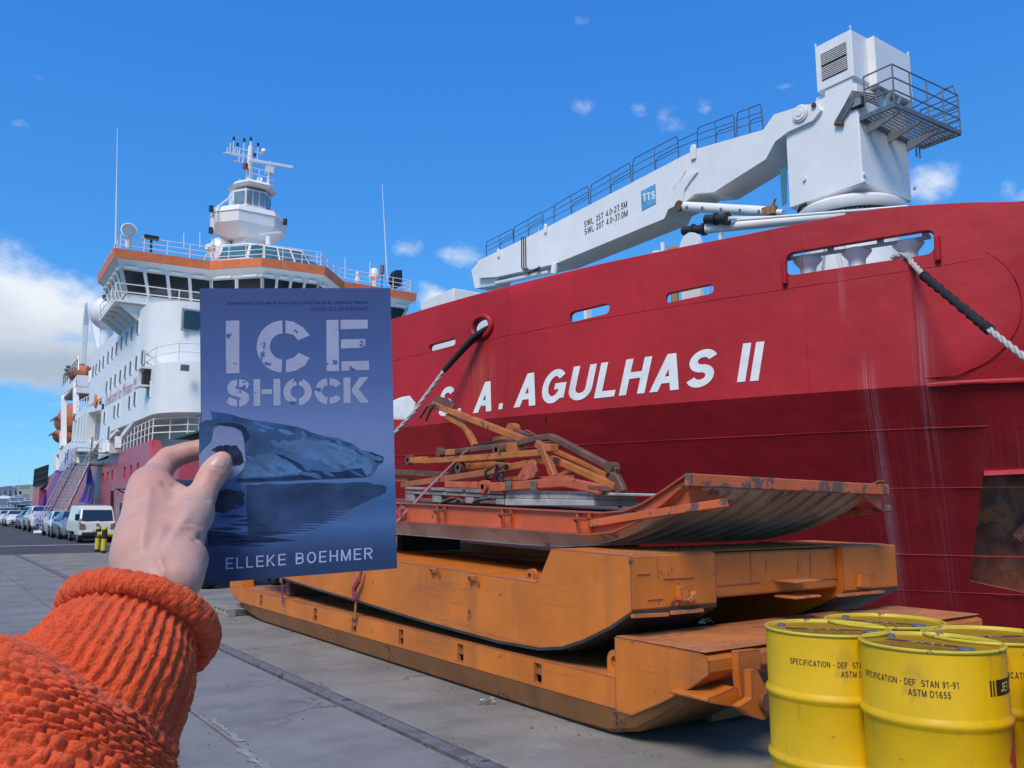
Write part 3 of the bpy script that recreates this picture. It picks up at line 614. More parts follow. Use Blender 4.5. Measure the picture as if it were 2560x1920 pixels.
for i in range(n):
    j = (i+1) % n
    if i == n-1: continue
    cnt = {0: 5, 1: 4, 2: 2, 3: 4, 4: 2, 5: 4, 6: 5}[i]
    for k in range(cnt):
        g = .045
        def at(t, v): return A[i].lerp(A[j], t).lerp(B[i].lerp(B[j], t), v)
        t0, t1 = (k+g)/cnt, (k+1-g)/cnt; q = [at(t0, .06), at(t1, .06), at(t1, .95), at(t0, .95)]
        w = MB().add(q, [(0, 1, 2, 3)]).build('bridge_window', GLASSD, ship); mb = MB()
        for e0, e1 in ((0, 1), (1, 2), (2, 3), (3, 0)): mb.bar([q[e0], q[e1]], .07, .07)
        mb.build('frame', WHITE2, w)
    for k in range(cnt+1): MB().bar([A[i].lerp(A[j], k/cnt), B[i].lerp(B[j], k/cnt)], .17, .17, (0, 1, 0)).build('mullion', WHITE2, ship)
    for k in range(cnt): # wiper housings under the soffit
        p = B[i].lerp(B[j], (k+.25)/cnt); q = B[i].lerp(B[j], (k+.8)/cnt); o_ = Vector(((ins(.2)[i][0]-ins(.5)[i][0]), (ins(.2)[i][1]-ins(.5)[i][1]), .02))*.5
        MB().tube([p+o_, q+o_], .09, 8).build('wiper_housing', WHITE2, ship)
# wing walkway in front of the bridge windows, wing underside brackets
W0, W1 = ringz(.25, 15.0), ringz(.25, 15.12)
MB().prism([W0[0], W0[1], W0[2], ringz(1.3, 15.0)[2], ringz(1.3, 15.0)[1], ringz(1.3, 15.0)[0]], (0, 0, .14)).build('wing_walkway', WHITE2, ship)
railing([W1[0], W1[1], W1[2]], 1.1, (1., .5), .035, 1.9).build('wing_railing', WHITE2, ship)
for k in range(5):
    y = 59.0+k*1.5; MB().prism([(9.6, y, 14.98), (11.4, y, 14.98), (11.4, y, 13.6)], (0, .14, 0)).build('wing_bracket', WHITE2, ship)
ringR = [Vector((x, y, 18.5)) for x, y in ins(.35)]
railing(ringR, 1.05, (1., .66, .33), .03, 1.5).build('roof_railing', WHITE2, ship)
# upper lookout with slanted teal windows
u = [Vector((x, y, 18.5)) for x, y in ((15.6, 58.4), (17.2, 56.6), (21.9, 56.2), (24, 58.4), (23.5, 62), (16, 62))]
v = [Vector((x, y, 20.15)) for x, y in ((16.2, 59.0), (17.7, 57.4), (21.3, 57.0), (23, 58.8), (22.8, 62), (16.5, 62))]
MB().loft([u, v]).build('upper_lookout', WHITE2, ship)
for i, cnt in ((0, 1), (1, 4), (2, 1)):
    for k in range(cnt):
        t0, t1 = (k+.06)/cnt, (k+.94)/cnt; off = Vector((0, -.03, .0)) if i else Vector((-.03, -.03, 0))
        q = [u[i].lerp(u[i+1], t).lerp(v[i].lerp(v[i+1], t), s)+off for t, s in ((t0, .25), (t1, .25), (t1, .93), (t0, .93))]
        MB().add(q, [(0, 1, 2, 3)]).build('lookout_window', GLASST, ship)
# ------------------------------------------------ mast tower
m_ = lambda x, y, Y=62.: onY(*c1(x, y), Y)
def hexr(xc, yc, a, b, z): return [Vector((xc+sx*a, yc+syy*b, z)) for sx, syy in ((-.55, -1), (.45, -1), (1, -.25), (1, .5), (.5, 1), (-.5, 1), (-1, .5), (-1, -.25))]
MB().loft([hexr(19.1, 62.5, 1.5, 1.5, 18.4), hexr(19.1, 62.5, 1.15, 1.15, 21.9)]).build('mast_trunk', WHITE, ship)
MB().loft([hexr(19.1, 62.5, 1.6, 1.5, 21.8), hexr(19.1, 62.4, 2.7, 2.0, 22.7), hexr(19.1, 62.4, 2.75, 2.05, 23.5)]).build('mast_platform', WHITE, ship)
MB().loft([hexr(19.1, 62.4, 2.82, 2.12, 23.51), hexr(19.1, 62.4, 2.6, 1.95, 23.95)]).build('platform_coaming', WHITE2, ship)
MB().loft([hexr(19.1, 62.5, 1.45, 1.4, 23.9), hexr(19.1, 62.5, 1.5, 1.45, 25.55)]).build('crows_nest', WHITE, ship)
h0, h1 = hexr(19.1, 62.5, 1.49, 1.44, 24.35), hexr(19.1, 62.5, 1.53, 1.48, 25.35)
for i in (7, 0, 1):
    cnt = 3 if i == 0 else 1
    for k in range(cnt):
        q = [h0[i].lerp(h0[(i+1) % 8], (k+.12)/cnt), h0[i].lerp(h0[(i+1) % 8], (k+.88)/cnt), h1[i].lerp(h1[(i+1) % 8], (k+.88)/cnt), h1[i].lerp(h1[(i+1) % 8], (k+.12)/cnt)]
        MB().add([p+Vector((0, -.03, 0)) for p in q], [(0, 1, 2, 3)]).build('nest_window', glass('pale nest glass', (.16, .22, .26)), ship)
MB().loft([hexr(19.2, 62.3, 1.55, 1.6, 25.75), hexr(19.2, 62.3, 1.7, 1.75, 25.95), hexr(19.2, 62.3, 1.5, 1.5, 26.2)]).build('nest_roof', WHITE2, ship)
railing([p for p in hexr(19.2, 62.3, 1.45, 1.45, 26.2)][:5]+[hexr(19.2, 62.3, 1.45, 1.45, 26.2)[5]], .95, (1., .5), .03, .9).build('nest_railing', WHITE2, ship)
MB().tube([(18.75, 62, 26.1), (18.75, 62, 29.3)], [.28, .2], 10).tube([(18.75, 62, 29.3), (18.75, 62, 29.7)], .09, 8).build('mast_pole', WHITE, ship, smooth=60)
mb = MB()
for z, l in ((28.3, 1.7), (28.9, 1.1)): mb.tube([(18.75-l*1.2, 62, z), (18.75+l, 62, z+.05)], .05, 6)
for x, a, b in ((17.2, 28.3, 29.2), (17.55, 28.3, 28.9), (17.9, 27.8, 28.9), (18.2, 27.8, 28.6), (20.3, 28.3, 28.5), (17.0, 28.3, 28.8)): mb.tube([(x, 62, a), (x, 62, b)], .045, 6)
mb.tube([(17.5, 62, 27.85), (18.6, 62, 27.85)], .04, 6).tube([(16.9, 61.9, 28.3), (18.7, 61.4, 28.3)], .04, 6)
mb.build('antenna_yard', WHITE2, ship)
for p in ((1070, 70), (1092, 105), (1130, 78), (1168, 72), (1210, 105), (1190, 165)): a = m_(*p); MB().tube([a, a+Vector((0, 0, .25))], .10, 8).build('mast_lamp', BLACK, ship); MB().tube([a, Vector((a.x, 62, 28.3))], .035, 6).build('lamp_post', WHITE2, ship)
a = m_(1243, 132); MB().lathe([(.02, .2), (.14, .16), (.2, .05), (.2, -.1), (.1, -.18)], a, n=12).build('small_dome', WHITE2, ship, smooth=50)
a, b = m_(1155, 185, 61.3), m_(1412, 228, 61.3); MB().bar([a, b], .16, .26).build('radar_scanner', WHITE2, ship, bevel=.04)
a = m_(1275, 240, 61.4); MB().box(a-Vector((.28, .25, .3)), a+Vector((.28, .25, .2))).tube([a-Vector((0, 0, .3)), m_(1270, 330, 61.5)], .13, 8).build('radar_turning_unit', WHITE2, ship)
a = m_(1137, 220, 61.6); MB().lathe([(.05, .25), (.2, .2), (.2, -.2), (.05, -.25)], a, n=10).build('red_mast_light', mat('dull red lamp', (.22, .03, .03), .4), ship)
a = m_(1220, 300, 61); MB().lathe([(.03, .0), (.18, .12), (.22, .14)], a, (-.5, -1, .1), 12).build('horn', WHITE2, ship)
for p, q in (((955, 470), (1055, 395)), ((1285, 455), (1355, 535))): MB().tube([m_(*p, 61.5), m_(*q, 62)], .07, 6).build('stay_tube', WHITE2, ship)
MB().tube([m_(955, 475, 61.5), m_(950, 680, 61.5)], .10, 8).build('signal_post', WHITE2, ship)
for p in ((940, 465), (938, 590), (1367, 540)): a = m_(*p, 61.3); MB().tube([a-Vector((0, 0, .22)), a+Vector((0, 0, .22))], .16, 8).build('signal_lamp', BLACK, ship)
a = m_(935, 690, 58.5); MB().lathe([(.18, -.25), (.36, -.2), (.36, .15), (.2, .25)], a, n=14).tube([a, a-Vector((.5, 0, 1.2))], .05, 6).tube([a, a-Vector((-.5, 0, 1.2))], .05, 6).build('satellite_drum', WHITE2, ship, smooth=40)
a = m_(1000, 700, 63.5); MB().lathe([(.02, 1.0), (.6, .75), (.95, .25), (.95, -.4), (.7, -.9), (.6, -1.3)], a, n=18).build('roof_dome', WHITE2, ship, smooth=60)
a = m_(1270, 625, 58.6); MB().tube([a, m_(1270, 680, 58.6)], .2, 8).bar([m_(1215, 612, 58.6), m_(1340, 600, 58.6)], .12, .14).build('lower_radar', WHITE2, ship)
# whip antennas and roof gear
for (p, q, Y) in (((400, 0), (390, 670), 59), ((1925, 320), (1955, 870), 59)): MB().tube([m_(*q, Y), m_(*p, Y)], [.06, .02], 6).build('whip_antenna', WHITE2, ship)
for p, q in (((783, 605), (783, 690)), ((875, 600), (875, 690)), ((533, 630), (533, 700)), ((632, 650), (632, 715)), ((1550, 720), (1550, 790)), ((1712, 745), (1712, 870)), ((1855, 770), (1855, 890))): MB().tube([m_(*q, 58.8), m_(*p, 58.8)], .03, 6).build('short_antenna', WHITE2, ship)
a = m_(465, 592, 58.6); MB().lathe([(.15, .35), (.42, .2), (.5, -.1), (.5, -.16), (.3, -.2)], a, (.15, 1, -.1), 16).tube([a, m_(462, 690, 58.8)], .22, 10).build('search_light', WHITE2, ship, smooth=40)
MB().lathe([(.43, 0), (.43, .02)], a+Vector((-.03, -.2, .02)), (.15, 1, -.1), 16).build('search_light_lens', glass('lamp lens', (.25, .27, .28)), ship)
a = m_(595, 640, 58.6); MB().tube([a, m_(593, 715, 58.6)], .08, 6).box(a-Vector((.45, .2, 0)), a+Vector((.45, .2, .22))).build('roof_lamp', BLACK, ship)
a = m_(1880, 845, 59); MB().lathe([(.03, .55), (.3, .45), (.42, .1), (.42, -.25), (.2, -.4), (.15, -1.0)], a, n=14).build('camera_dome', WHITE2, ship, smooth=50)
a = m_(1783, 850, 59); MB().lathe([(.05, .35), (.16, .2), (.1, 0), (.25, -.5)], a, n=8).build('small_antenna', WHITE2, ship)
a = m_(1925, 815, 59); MB().tube([a+Vector((0, 0, .35)), a-Vector((0, 0, .35))], .17, 8).tube([a, a-Vector((0, 0, 1.6))], .05, 6).build('roof_sensor', GALV, ship)
MB().prism([m_(*p, 59) for p in ((2003, 818), (2040, 818), (2042, 880), (2030, 915), (2005, 915), (1985, 880), (1990, 840))], (0, .7, 0)).build('covered_compass', mat('navy canvas', (.012, .02, .045), .8), ship)
# ------------------------------------------------ aft boat deck
MB().prism(PX(11.0, *[c2(*p) for p in ((420, 800), (470, 764), (583, 738), (583, 768), (480, 792), (420, 836))]), (2.3, 0, 0)).build('boat_deck_edge', WHITE2, ship)
for x, t in ((423, 836), (446, 818), (464, 806), (481, 794), (498, 790)):
    p, q = onX(*c2(x, t), 11.1), onX(*c2(x, 948), 11.1); MB().box((10.95, p.y-.42, q.z), (11.6, p.y+.42, p.z)).build('boat_deck_pillar', WHITE2, ship)
MB().prism(PX(11.0, *[c2(*p) for p in ((410, 945), (500, 945), (520, 985), (520, 1005), (410, 1005))]), (1.5, 0, 0)).build('boat_deck_bulwark', WHITE2, ship)
p = onX(*c2(583, 735), 11); railing([Vector((11.05, 71.2, 9.55)), Vector((11.05, 79, 9.75)), Vector((11.05, 84.5, 9.9))], 1.3, (1., .66, .33), .04, 1.5).build('boat_deck_railing', WHITE2, ship)
MB().box((12.6, 70, 7.2), (13, 86, 11)).build('boat_deck_back_wall', GREYW, ship)
# davit frame
MB().prism(PX(11.0, *[c2(*p) for p in ((346, 690), (430, 580), (430, 640), (430, 632), (345, 715))]), (1.0, 0, 0)).build('davit_beam', WHITE2, ship)
pa, pb = onX(*c2(430, 580), 11), onX(*c2(430, 672), 11); MB().box((11.0, pa.y-.5, pb.z), (14.2, pa.y, pa.z)).build('davit_head', WHITE2, ship)
for x, a, b in ((425, 630, 800), (357, 700, 980), (349, 900, 990)):
    p, q = onX(*c2(x, a), 11.05), onX(*c2(x, b), 11.05); MB().bar([p, q], .45, .45, (0, 1, 0)).build('davit_column', WHITE2, ship)
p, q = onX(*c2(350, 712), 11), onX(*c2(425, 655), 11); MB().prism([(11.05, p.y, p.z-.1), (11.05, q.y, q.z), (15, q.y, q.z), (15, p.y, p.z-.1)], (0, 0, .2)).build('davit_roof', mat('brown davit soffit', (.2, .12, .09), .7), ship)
railing([onX(*c2(352, 640), 11.3), onX(*c2(430, 560), 11.3)], 1.2, (1., .66, .33), .04, 1.6).build('davit_railing', mat('brown railing', (.25, .14, .1), .6), ship)
MB().prism(PX(11.0, *[c2(*p) for p in ((330, 990), (410, 945), (410, 1075), (330, 1130))]), (.5, 0, 0)).build('white_aft_plating', WHITE, ship)
MB().prism(PX(11.2, *[c2(*p) for p in ((300, 1020), (330, 1000), (330, 1016), (314, 1030), (314, 1110), (300, 1125))]), (.6, 0, 0)).build('aft_frame', WHITE2, ship)
for px in ((440, 470, 550), (520, 560, 625)):
    p, q = onX(*c2(px[0], px[1]), 12), onX(*c2(px[0], px[2]), 12); MB().tube([p, q], .35 if px[0] > 500 else .08, 8).build('vent_post', WHITE2, ship)
p = onX(*c2(538, 722), 10.95); MB().lathe([(.38, -.08), (.55, -.08), (.55, .08), (.38, .08)], p, (1, 0, 0), 16).build('life_ring', ORANGE, ship, smooth=40)
for px in ((378, 530), (368, 548)): p = onX(*c2(*px), 12); MB().bar([p, p+Vector((0, -1.2, -.25))], .3, .25).tube([p+Vector((0, -1, 0)), p+Vector((.2, -3, -.9)), p+Vector((.2, -3, -2.6))], .05, 6).build('deck_floodlight', GALV, ship)
# folding A-frame arms behind the house
for pts, w in ((((492, 172), (478, 300), (462, 520)), .75), (((505, 172), (530, 300), (562, 450)), .85)):
    P = [onX(*c2(*p), 15) for p in pts]; MB().bar(P, w, w*.8, (1, 0, 0)).build('folding_arm', WHITE, ship, bevel=.05)
# black lattice panel at the stern
p, q = onX(*c2(196, 1160), 11), onX(*c2(274, 1112), 11)
mb = MB(); st = MB()
za, zb = 4.25, 6.15
for k in range(15): y = p.y+(q.y-p.y)*k/14; mb.bar([(10.9, y, za), (10.9, y, zb)], .12, .18, (0, 1, 0))
for k in range(4): z = za+(zb-za)*k/3; mb.bar([(10.9, p.y, z), (10.9, q.y, z)], .12, .16)
mb.build('stern_lattice', BLACK, ship)
# satellite dome by the bridge wing
sd = thing('satellite_dome', 'big white satellite dome beside the port bridge wing', 'dome', (13.2, 68.5, 14.6))
dc = onX(*c2(605, 232), 13.2); MB().lathe([(.35*1, -2.2), (.45, -1.5)]+[(1.6*math.cos(a), 1.6*math.sin(a)) for a in np.linspace(-1.2, 1.55, 14)], dc, n=24).build('radome', WHITE2, sd, smooth=60)
MB().tube([dc-Vector((0, 0, 1.2)), Vector((dc.x, dc.y, 14.55))], .55, 12).build('pedestal', WHITE2, sd, smooth=60)
a = dc+Vector((-.6, -1.2, 1.3)); MB().lathe([(.05, .2), (.18, .1), (.18, -.2)], a, n=10).build('warning_lamp', mat('dull red lamp', (.22, .03, .03), .4), sd)
# lifeboats
BOATO = mat('weathered boat orange', (.52, .15, .06), .6, var=.2, scale=1.5)
def lifeboat(label, px, L_, h, X):
    c = onX(*c2(*px), X); t = thing('lifeboat', label, 'lifeboat', c, 'orange lifeboats under the davits'); rings = []; rr = []
    for u_ in np.linspace(-1, 1, 13):
        w = 1.4*max(.05, 1-abs(u_)**2.6); y = c.y+u_*L_/2; rings.append([Vector((c.x+w*math.cos(a), y, c.z+h*.5*math.sin(a)*(.6+.4*w/1.4))) for a in np.linspace(math.pi, 2*math.pi, 9)]+[Vector((c.x+w*.75, y, c.z+.05)), Vector((c.x-w*.75, y, c.z+.05))])
        w2 = 1.1*max(.04, 1-abs(u_)**3); rr.append([Vector((c.x+w2*math.cos(a), y*.96+c.y*.04, c.z+.06+h*.5*math.sin(a)*(.5+.5*w2/1.1))) for a in np.linspace(0, math.pi, 9)])
    MB().loft(rings).build('boat_hull', BOATO, t, smooth=50); MB().loft(rr).build('boat_canopy', BOATO, t, smooth=50)
    MB().box((c.x-1.45, c.y-L_*.4, c.z-.05), (c.x-1.38, c.y+L_*.4, c.z+.12)).build('fender_strip', mat('brown railing', (.25, .14, .1), .6), t)
lifeboat('upper orange lifeboat hanging below the tall white davit frame', (388, 828), 7.5, 3.2, 12.4)
lifeboat('lower orange boat just above the white aft plating', (376, 912), 6.5, 2.0, 12.4)
lifeboat('orange boat cover on top of the davit head', (462, 574), 5.0, 1.6, 13.0)
# ================================================================== deck crane
CRW = mat('crane white paint', (.83, .82, .785), .36, var=.04, scale=.9, bump=.06, bscale=2.5, streak=((.70, .68, .64), 0, .22, 2.6), chips=((.40, .22, .10), .735, 2.3))
crane = thing('deck_crane', 'white ship crane with long boom lowered over the fore deck', 'crane', (20.15, 12.7, 5.4))
X0 = 19.0
def q3(x, y, X=X0): return onX(*c3(x, y), X)
def zy(x, y, X=X0): p = q3(x, y, X); return (p.y, p.z)
# tower
tw = [(19, 11.58), (21.3, 11.58), (21.3, 13.8), (19, 13.8)]
MB().prism([(x, y, 9.72) for x, y in tw], (0, 0, 2.74)).build('tower', CRW, crane, bevel=.03)
MB().prism([(19.02, 12.50, 12.461), (19.02, 11.70, 12.461), (21.1, 11.66, 12.461), (21.1, 13.0, 12.461), (19.5, 13.0, 12.461)], (0, 0, .25)).build('tower_neck', CRW, crane)
# machinery head: two joined boxes
MB().box((18.98, 11.62, 12.66), (19.86, 12.72, 13.98)).build('machinery_box', CRW, crane, bevel=.02)
MB().box((19.70, 11.42, 12.55), (21.45, 12.60, 13.95)).build('machinery_box', CRW, crane, bevel=.02)
MB().box((19.2, 11.75, 12.45), (21.1, 12.9, 12.655)).build('head_base', CRW, crane)
for k in range(3): MB().prism([(20.3+k*.5, 11.43, 12.54), (20.3+k*.5, 11.6, 12.20), (20.3+k*.5, 11.9, 12.54)], (.1, 0, 0)).build('head_bracket', CRW, crane)
lv = [zy(*p) for p in ((1537, 152), (1643, 92), (1653, 192), (1546, 250))]
ya, yb = (lv[0][0]+lv[3][0])/2, (lv[1][0]+lv[2][0])/2
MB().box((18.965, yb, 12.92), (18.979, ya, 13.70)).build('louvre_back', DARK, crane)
for k in range(15):
    if k in (7,): continue
    z = 12.94+.75*k/14.5; MB().prism([(18.975, yb, z), (18.945, yb, z+.005), (18.945, yb, z+.012), (18.975, yb, z+.040)], (0, ya-yb, 0)).build('louvre_slat', CRW, crane)
for p in ((19.0, 12.70, 13.98), (19.0, 11.64, 13.98), (21.42, 11.45, 13.95)): MB().lathe([(.02, 0), (.02, .05), (.035, .06), (.035, .09)], p, n=8).build('lifting_eye', CRW, crane)
# platform
PL = [(19.05, 10.62), (22.0, 10.50), (22.02, 11.55), (19.05, 11.57)]
mb = MB()
for i in range(4): a, b = PL[i], PL[(i+1) % 4]; mb.bar([(a[0], a[1], 11.47), (b[0], b[1], 11.47)], .05, .12)
mb.build('platform_frame', GALV, crane)
mb = MB()
for k in range(30): x = 19.08+2.9*k/29; mb.bar([(x, 10.63, 11.50), (x, 11.55, 11.50)], .012, .03)
for k in range(9): y = 10.66+.88*k/8; mb.bar([(19.06, y, 11.50), (22.0, y, 11.50)], .012, .024)
mb.build('platform_grating', GALV, crane)
for x in (19.35, 20.3, 21.2): MB().prism([(x, 11.57, 11.41), (x, 10.7, 11.41), (x, 10.7, 11.37), (x, 11.57, 11.15)], (.07, 0, 0)).build('platform_bracket', mat('platform bracket grey', (.30, .33, .36), .5), crane)
R0 = [Vector((*p, 11.53)) for p in PL]
railing([Vector((19.05, 11.4, 11.53)), R0[0], R0[1], R0[2]], 1.02, (1., .66, .33), .022, .75).build('platform_railing', GALV, crane)
a, b, c, d = R0[1], R0[2], R0[1]+Vector((0, 0, 1.02)), R0[2]+Vector((0, 0, 1.02))
mb = MB()
for k in range(1, 7): mb.tube([a.lerp(c, k/7), b.lerp(d, k/7)], .014, 5)
mb.tube([c+Vector((-.6, 0, .0)), c+Vector((0, .1, .32))], .02, 5).tube([c, c+Vector((0, .1, .32))], .02, 5).tube([c+Vector((0, .1, .32)), d+Vector((-.2, .3, .02))], .02, 5)
for x in (21.55, 21.72): mb.tube([(x, 11.5, 11.5), (x, 11.5, 11.05)], .025, 5)
mb.build('railing_end_gate', GALV, crane)
fl = onX(*c3(1687, 335), 18.95); MB().box(fl+Vector((-.02, -.17, -.13)), fl+Vector((.14, .17, .15))).build('flood_light', BLACK, crane, bevel=.02); MB().box(fl+Vector((-.03, -.13, -.09)), fl+Vector((-.021, .13, .11))).build('flood_light_lens', glass('lamp lens', (.25, .27, .28)), crane)
for k in range(5): MB().tube([q3(1595+k*6, 418, 18.94), q3(1640+k*8, 340-k*2, 18.9), q3(1668+k*5, 285+k*6, 18.95), q3(1765+k*4, 300+k*12, 19.3), Vector((19.9+.06*k, 11.5, 12.5))], .022, 6).build('hydraulic_hose', mat('grey hose', (.19, .19, .20), .5), crane, smooth=60)
MB().tube([q3(1595, 425, 18.93), q3(1630, 425, 18.93)], .05, 6).build('hose_clamp', mat('rust brown', (.14, .06, .035), .8, var=.4, scale=8), crane)
# slewing ring, pedestal
rc = (20.15, 12.70)
MB().lathe([(1.35, 9.24), (1.42, 9.34), (1.42, 9.50), (1.3, 9.60)], (rc[0], rc[1], 0), n=48).build('slewing_collar', CRW, crane, smooth=40)
gm = MB()
for k in range(72):
    a = 2*math.pi*k/72; u_ = Vector((math.cos(a), math.sin(a), 0)); w_ = Vector((-u_.y, u_.x, 0)); c = Vector((rc[0], rc[1], 9.12))+u_*1.30
    gm.add([c+w_*.03*sa+u_*.05*sb+Vector((0, 0, .07*sc_)) for sa in (-1, 1) for sb in (-1, 1) for sc_ in (-1, 1)], [(0, 1, 3, 2), (4, 6, 7, 5), (0, 4, 5, 1), (2, 3, 7, 6), (0, 2, 6, 4), (1, 5, 7, 3)])
gm.lathe([(1.25, 9.03), (1.29, 9.05), (1.29, 9.2), (1.25, 9.22)], (rc[0], rc[1], 0), n=48).build('slewing_gear', mat('greasy gear brown', (.07, .04, .025), .6, var=.5, scale=5), crane)
MB().lathe([(1.28, 5.4), (1.28, 8.0), (1.20, 8.6), (1.2, 9.03)], (rc[0], rc[1], 0), n=40).build('pedestal', CRW, crane, smooth=40)
# boom: side outline traced on its own plane
BO = [(75, 1008), (165, 965), (290, 905), (350, 875), (940, 565), (1010, 530), (1290, 450), (1335, 385), (1470, 342), (1520, 345), (1535, 365), (1500, 410), (1395, 458), (1340, 500), (1300, 575), (1080, 715), (1000, 722), (955, 757), (885, 790), (868, 828), (405, 1020), (155, 1076), (75, 1080)]
bo = [zy(*p, 18.9) for p in BO]
def slab(poly, x0, x1, name, m, bev=.0): return panel(poly, [], lambda y, z: Vector((x0, y, z)), lambda y, z: Vector((x1, y, z))).build(name, m, crane, bevel=bev)
slab(bo[:10]+bo[10:], 18.9, 19.02, 'boom_root_cheek', CRW, .01) if False else None
cut = [p for p in bo]
slab(cut, 18.9, 20.0, 'boom', CRW, .012)
slab([zy(*p, 18.86) for p in ((885, 715), (950, 660), (990, 632), (1012, 628), (985, 660), (955, 705), (948, 757), (885, 790))], 18.84, 18.899, 'boom_knee_plate', CRW, .008)
slab([zy(*p, 19) for p in ((40, 1045), (75, 1006), (75, 1075), (155, 1078), (140, 1110), (55, 1123))], 19.1, 19.8, 'boom_tip', CRW, .02)
False and MB().prism([(19.2, zy(1160, 735)[0], zy(1160, 735)[1]), (19.2, zy(1080, 713)[0], zy(1080, 713)[1]), (19.2, zy(1370, 620)[0], zy(1370, 615)[1])], (.9, 0, 0)).build('boom_gusset', CRW, crane)
pv = q3(1448, 380, 18.88)
for r_, d_ in ((.24, .0), (.19, .03), (.09, .05)): MB().lathe([(r_, 0), (r_, .03)], pv-Vector((d_, 0, 0)), (-1, 0, 0), 28).build('pivot_disc', CRW, crane, smooth=30)
pv = q3(1506, 345, 18.88); MB().lathe([(.07, 0), (.07, .04), (.04, .05)], pv, (-1, 0, 0), 16).build('pivot_pin', mat('rust brown', (.14, .06, .035), .8), crane)
for x, y in ((994, 545), (365, 870), (165, 975)):
    a = q3(x, y, 18.88); s = .16 if x > 900 else .12
    MB().prism([(18.83, a.y+s*u_, a.z+s*v_) for u_, v_ in ((-.6, -1.5), (.6, -1.5), (.75, .8), (.4, 1.5), (-.4, 1.5), (-.75, .8))], (.06, 0, 0)).build('boom_lug', CRW, crane, bevel=.01)
# railing hoops along the boom
def hoop(b0, b1, t0, t1):
    B0, B1, T0, T1 = (q3(*p, 18.98) for p in (b0, b1, t0, t1)); mb = MB()
    mb.tube([B0, B0.lerp(T0, .82), T0.lerp(T1, .03), T1.lerp(T0, .03), B1.lerp(T1, .82), B1], .018, 6)
    for k in (.36, .68): mb.tube([B0.lerp(T0, k), B1.lerp(T1, k)], .013, 5)
    mb.tube([B0.lerp(B1, .5), T0.lerp(T1, .5)], .014, 5)
    m0, m1 = B0.lerp(B1, .52), B1.lerp(B0, .02)
    mb.tube([m0, m0.lerp(T0.lerp(T1, .52), .4), B0.lerp(B1, .6).lerp(T0.lerp(T1, .6), .5), m1.lerp(T1, .5)], .015, 5)
    mb.build('boom_railing', RAILM, crane)
for h in (((112, 990), (228, 932), (112, 928), (225, 870)), ((229, 932), (354, 868), (229, 866), (352, 797)), ((400, 845), (549, 768), (400, 772), (547, 688)), ((556, 765), (728, 675), (556, 686), (725, 588)), ((735, 670), (930, 570), (735, 576), (925, 476)), ((1010, 528), (1170, 482), (1010, 442), (1165, 385)), ((1178, 480), (1290, 448), (1178, 378), (1280, 340))): hoop(*h)
for a, b in (((354, 800), (400, 775)), ((356, 840), (402, 815)), ((925, 500), (1010, 460)), ((930, 525), (1010, 492))): MB().tube([q3(*a, 18.98), q3(*b, 18.98)], .014, 5).build('boom_railing', RAILM, crane)
# hydraulic cylinder below the boom
MB().tube([q3(955, 776, 18.95), q3(1330, 800, 19.1)], .155, 16).tube([q3(1330, 800, 19.1), q3(1375, 803, 19.1)], .09, 12).build('boom_cylinder', CRW, crane, smooth=40)
MB().lathe([(.17, 0), (.17, .1)], q3(938, 775, 18.9), (-1, 0, 0), 14).build('cylinder_eye', mat('rust brown', (.14, .06, .035), .8), crane)
a = q3(1318, 800, 19.0); MB().box(a-Vector((.12, .2, .12)), a+Vector((.12, .2, .16))).tube([a, a+Vector((-.1, -.3, .3))], .04, 6).build('valve_block', mat('valve block ochre', (.3, .16, .06), .6, var=.5, scale=9), crane, bevel=.03)
for x in (965, 1030, 1110, 1190, 1270): a = q3(x, 779+.064*(x-955), 18.8); MB().box(a-Vector((.02, .03, .05)), a+Vector((.02, .03, .05))).build('pipe_clip', GALV, crane)
MB().tube([q3(405, 1022, 18.95), q3(400, 1062, 18.95)], .14, 10).tube([q3(155, 1102, 19.1), q3(380, 1055, 19.1)], .10, 10).build('tip_cylinder', CRW, crane, smooth=40)
for k in range(3): MB().tube([q3(262+8*k, 905, 18.88), q3(262+9*k, 1035, 18.86), q3(290+6*k, 1066-6*k, 18.86), q3(340, 1030+8*k, 18.9)], .022, 6).build('hydraulic_hose', BLACK, crane, smooth=60)
MB().tube([q3(334, 870, 18.88), q3(334, 1010, 18.88)], .014, 5).build('conduit', CRW, crane)
MB().tube([q3(955, 560, 18.88), q3(958, 625, 18.88), q3(905, 700, 18.83), q3(905, 745, 18.83)], .014, 5).build('conduit', CRW, crane)
MB().tube([q3(1440, 800, 19), q3(1450, 775, 18.9), q3(1475, 765, 18.95)], .05, 6).build('hydraulic_hose', BLACK, crane)
# lettering on the boom
BLK = mat('black stencil paint', (.03, .03, .03), .6)
def boom_text(s, l, r_, h, name, m, X=18.892, bold=.15, shear=.0, parent=crane):
    a, b = q3(*l, X), q3(*r_, X); top = q3(l[0], l[1]-h, X); hh = top.z-a.z
    return block_text(s, 0, 1, 0, 1, lambda u, v: Vector((X, a.y+(b.y-a.y)*u, a.z+(b.z-a.z)*u+hh*v)), bold, shear).build(name, m, parent)
boom_text('SWL 35T 4.0-27.5M', (528, 866), (711, 778), 26, 'load_lettering', BLK)
boom_text('SWL 20T 4.0-37.0M', (530, 898), (713, 816), 26, 'load_lettering', BLK)
sg = slab([zy(*p, 18.89) for p in ((770, 712), (831, 680), (834, 763), (774, 794))], 18.88, 18.899, 'maker_plate', mat('pale blue plate', (.10, .36, .58), .5, var=.2, scale=3))
boom_text('TTS', (778, 757), (830, 742), 34, 'maker_lettering', WHITE2, 18.876, .24)
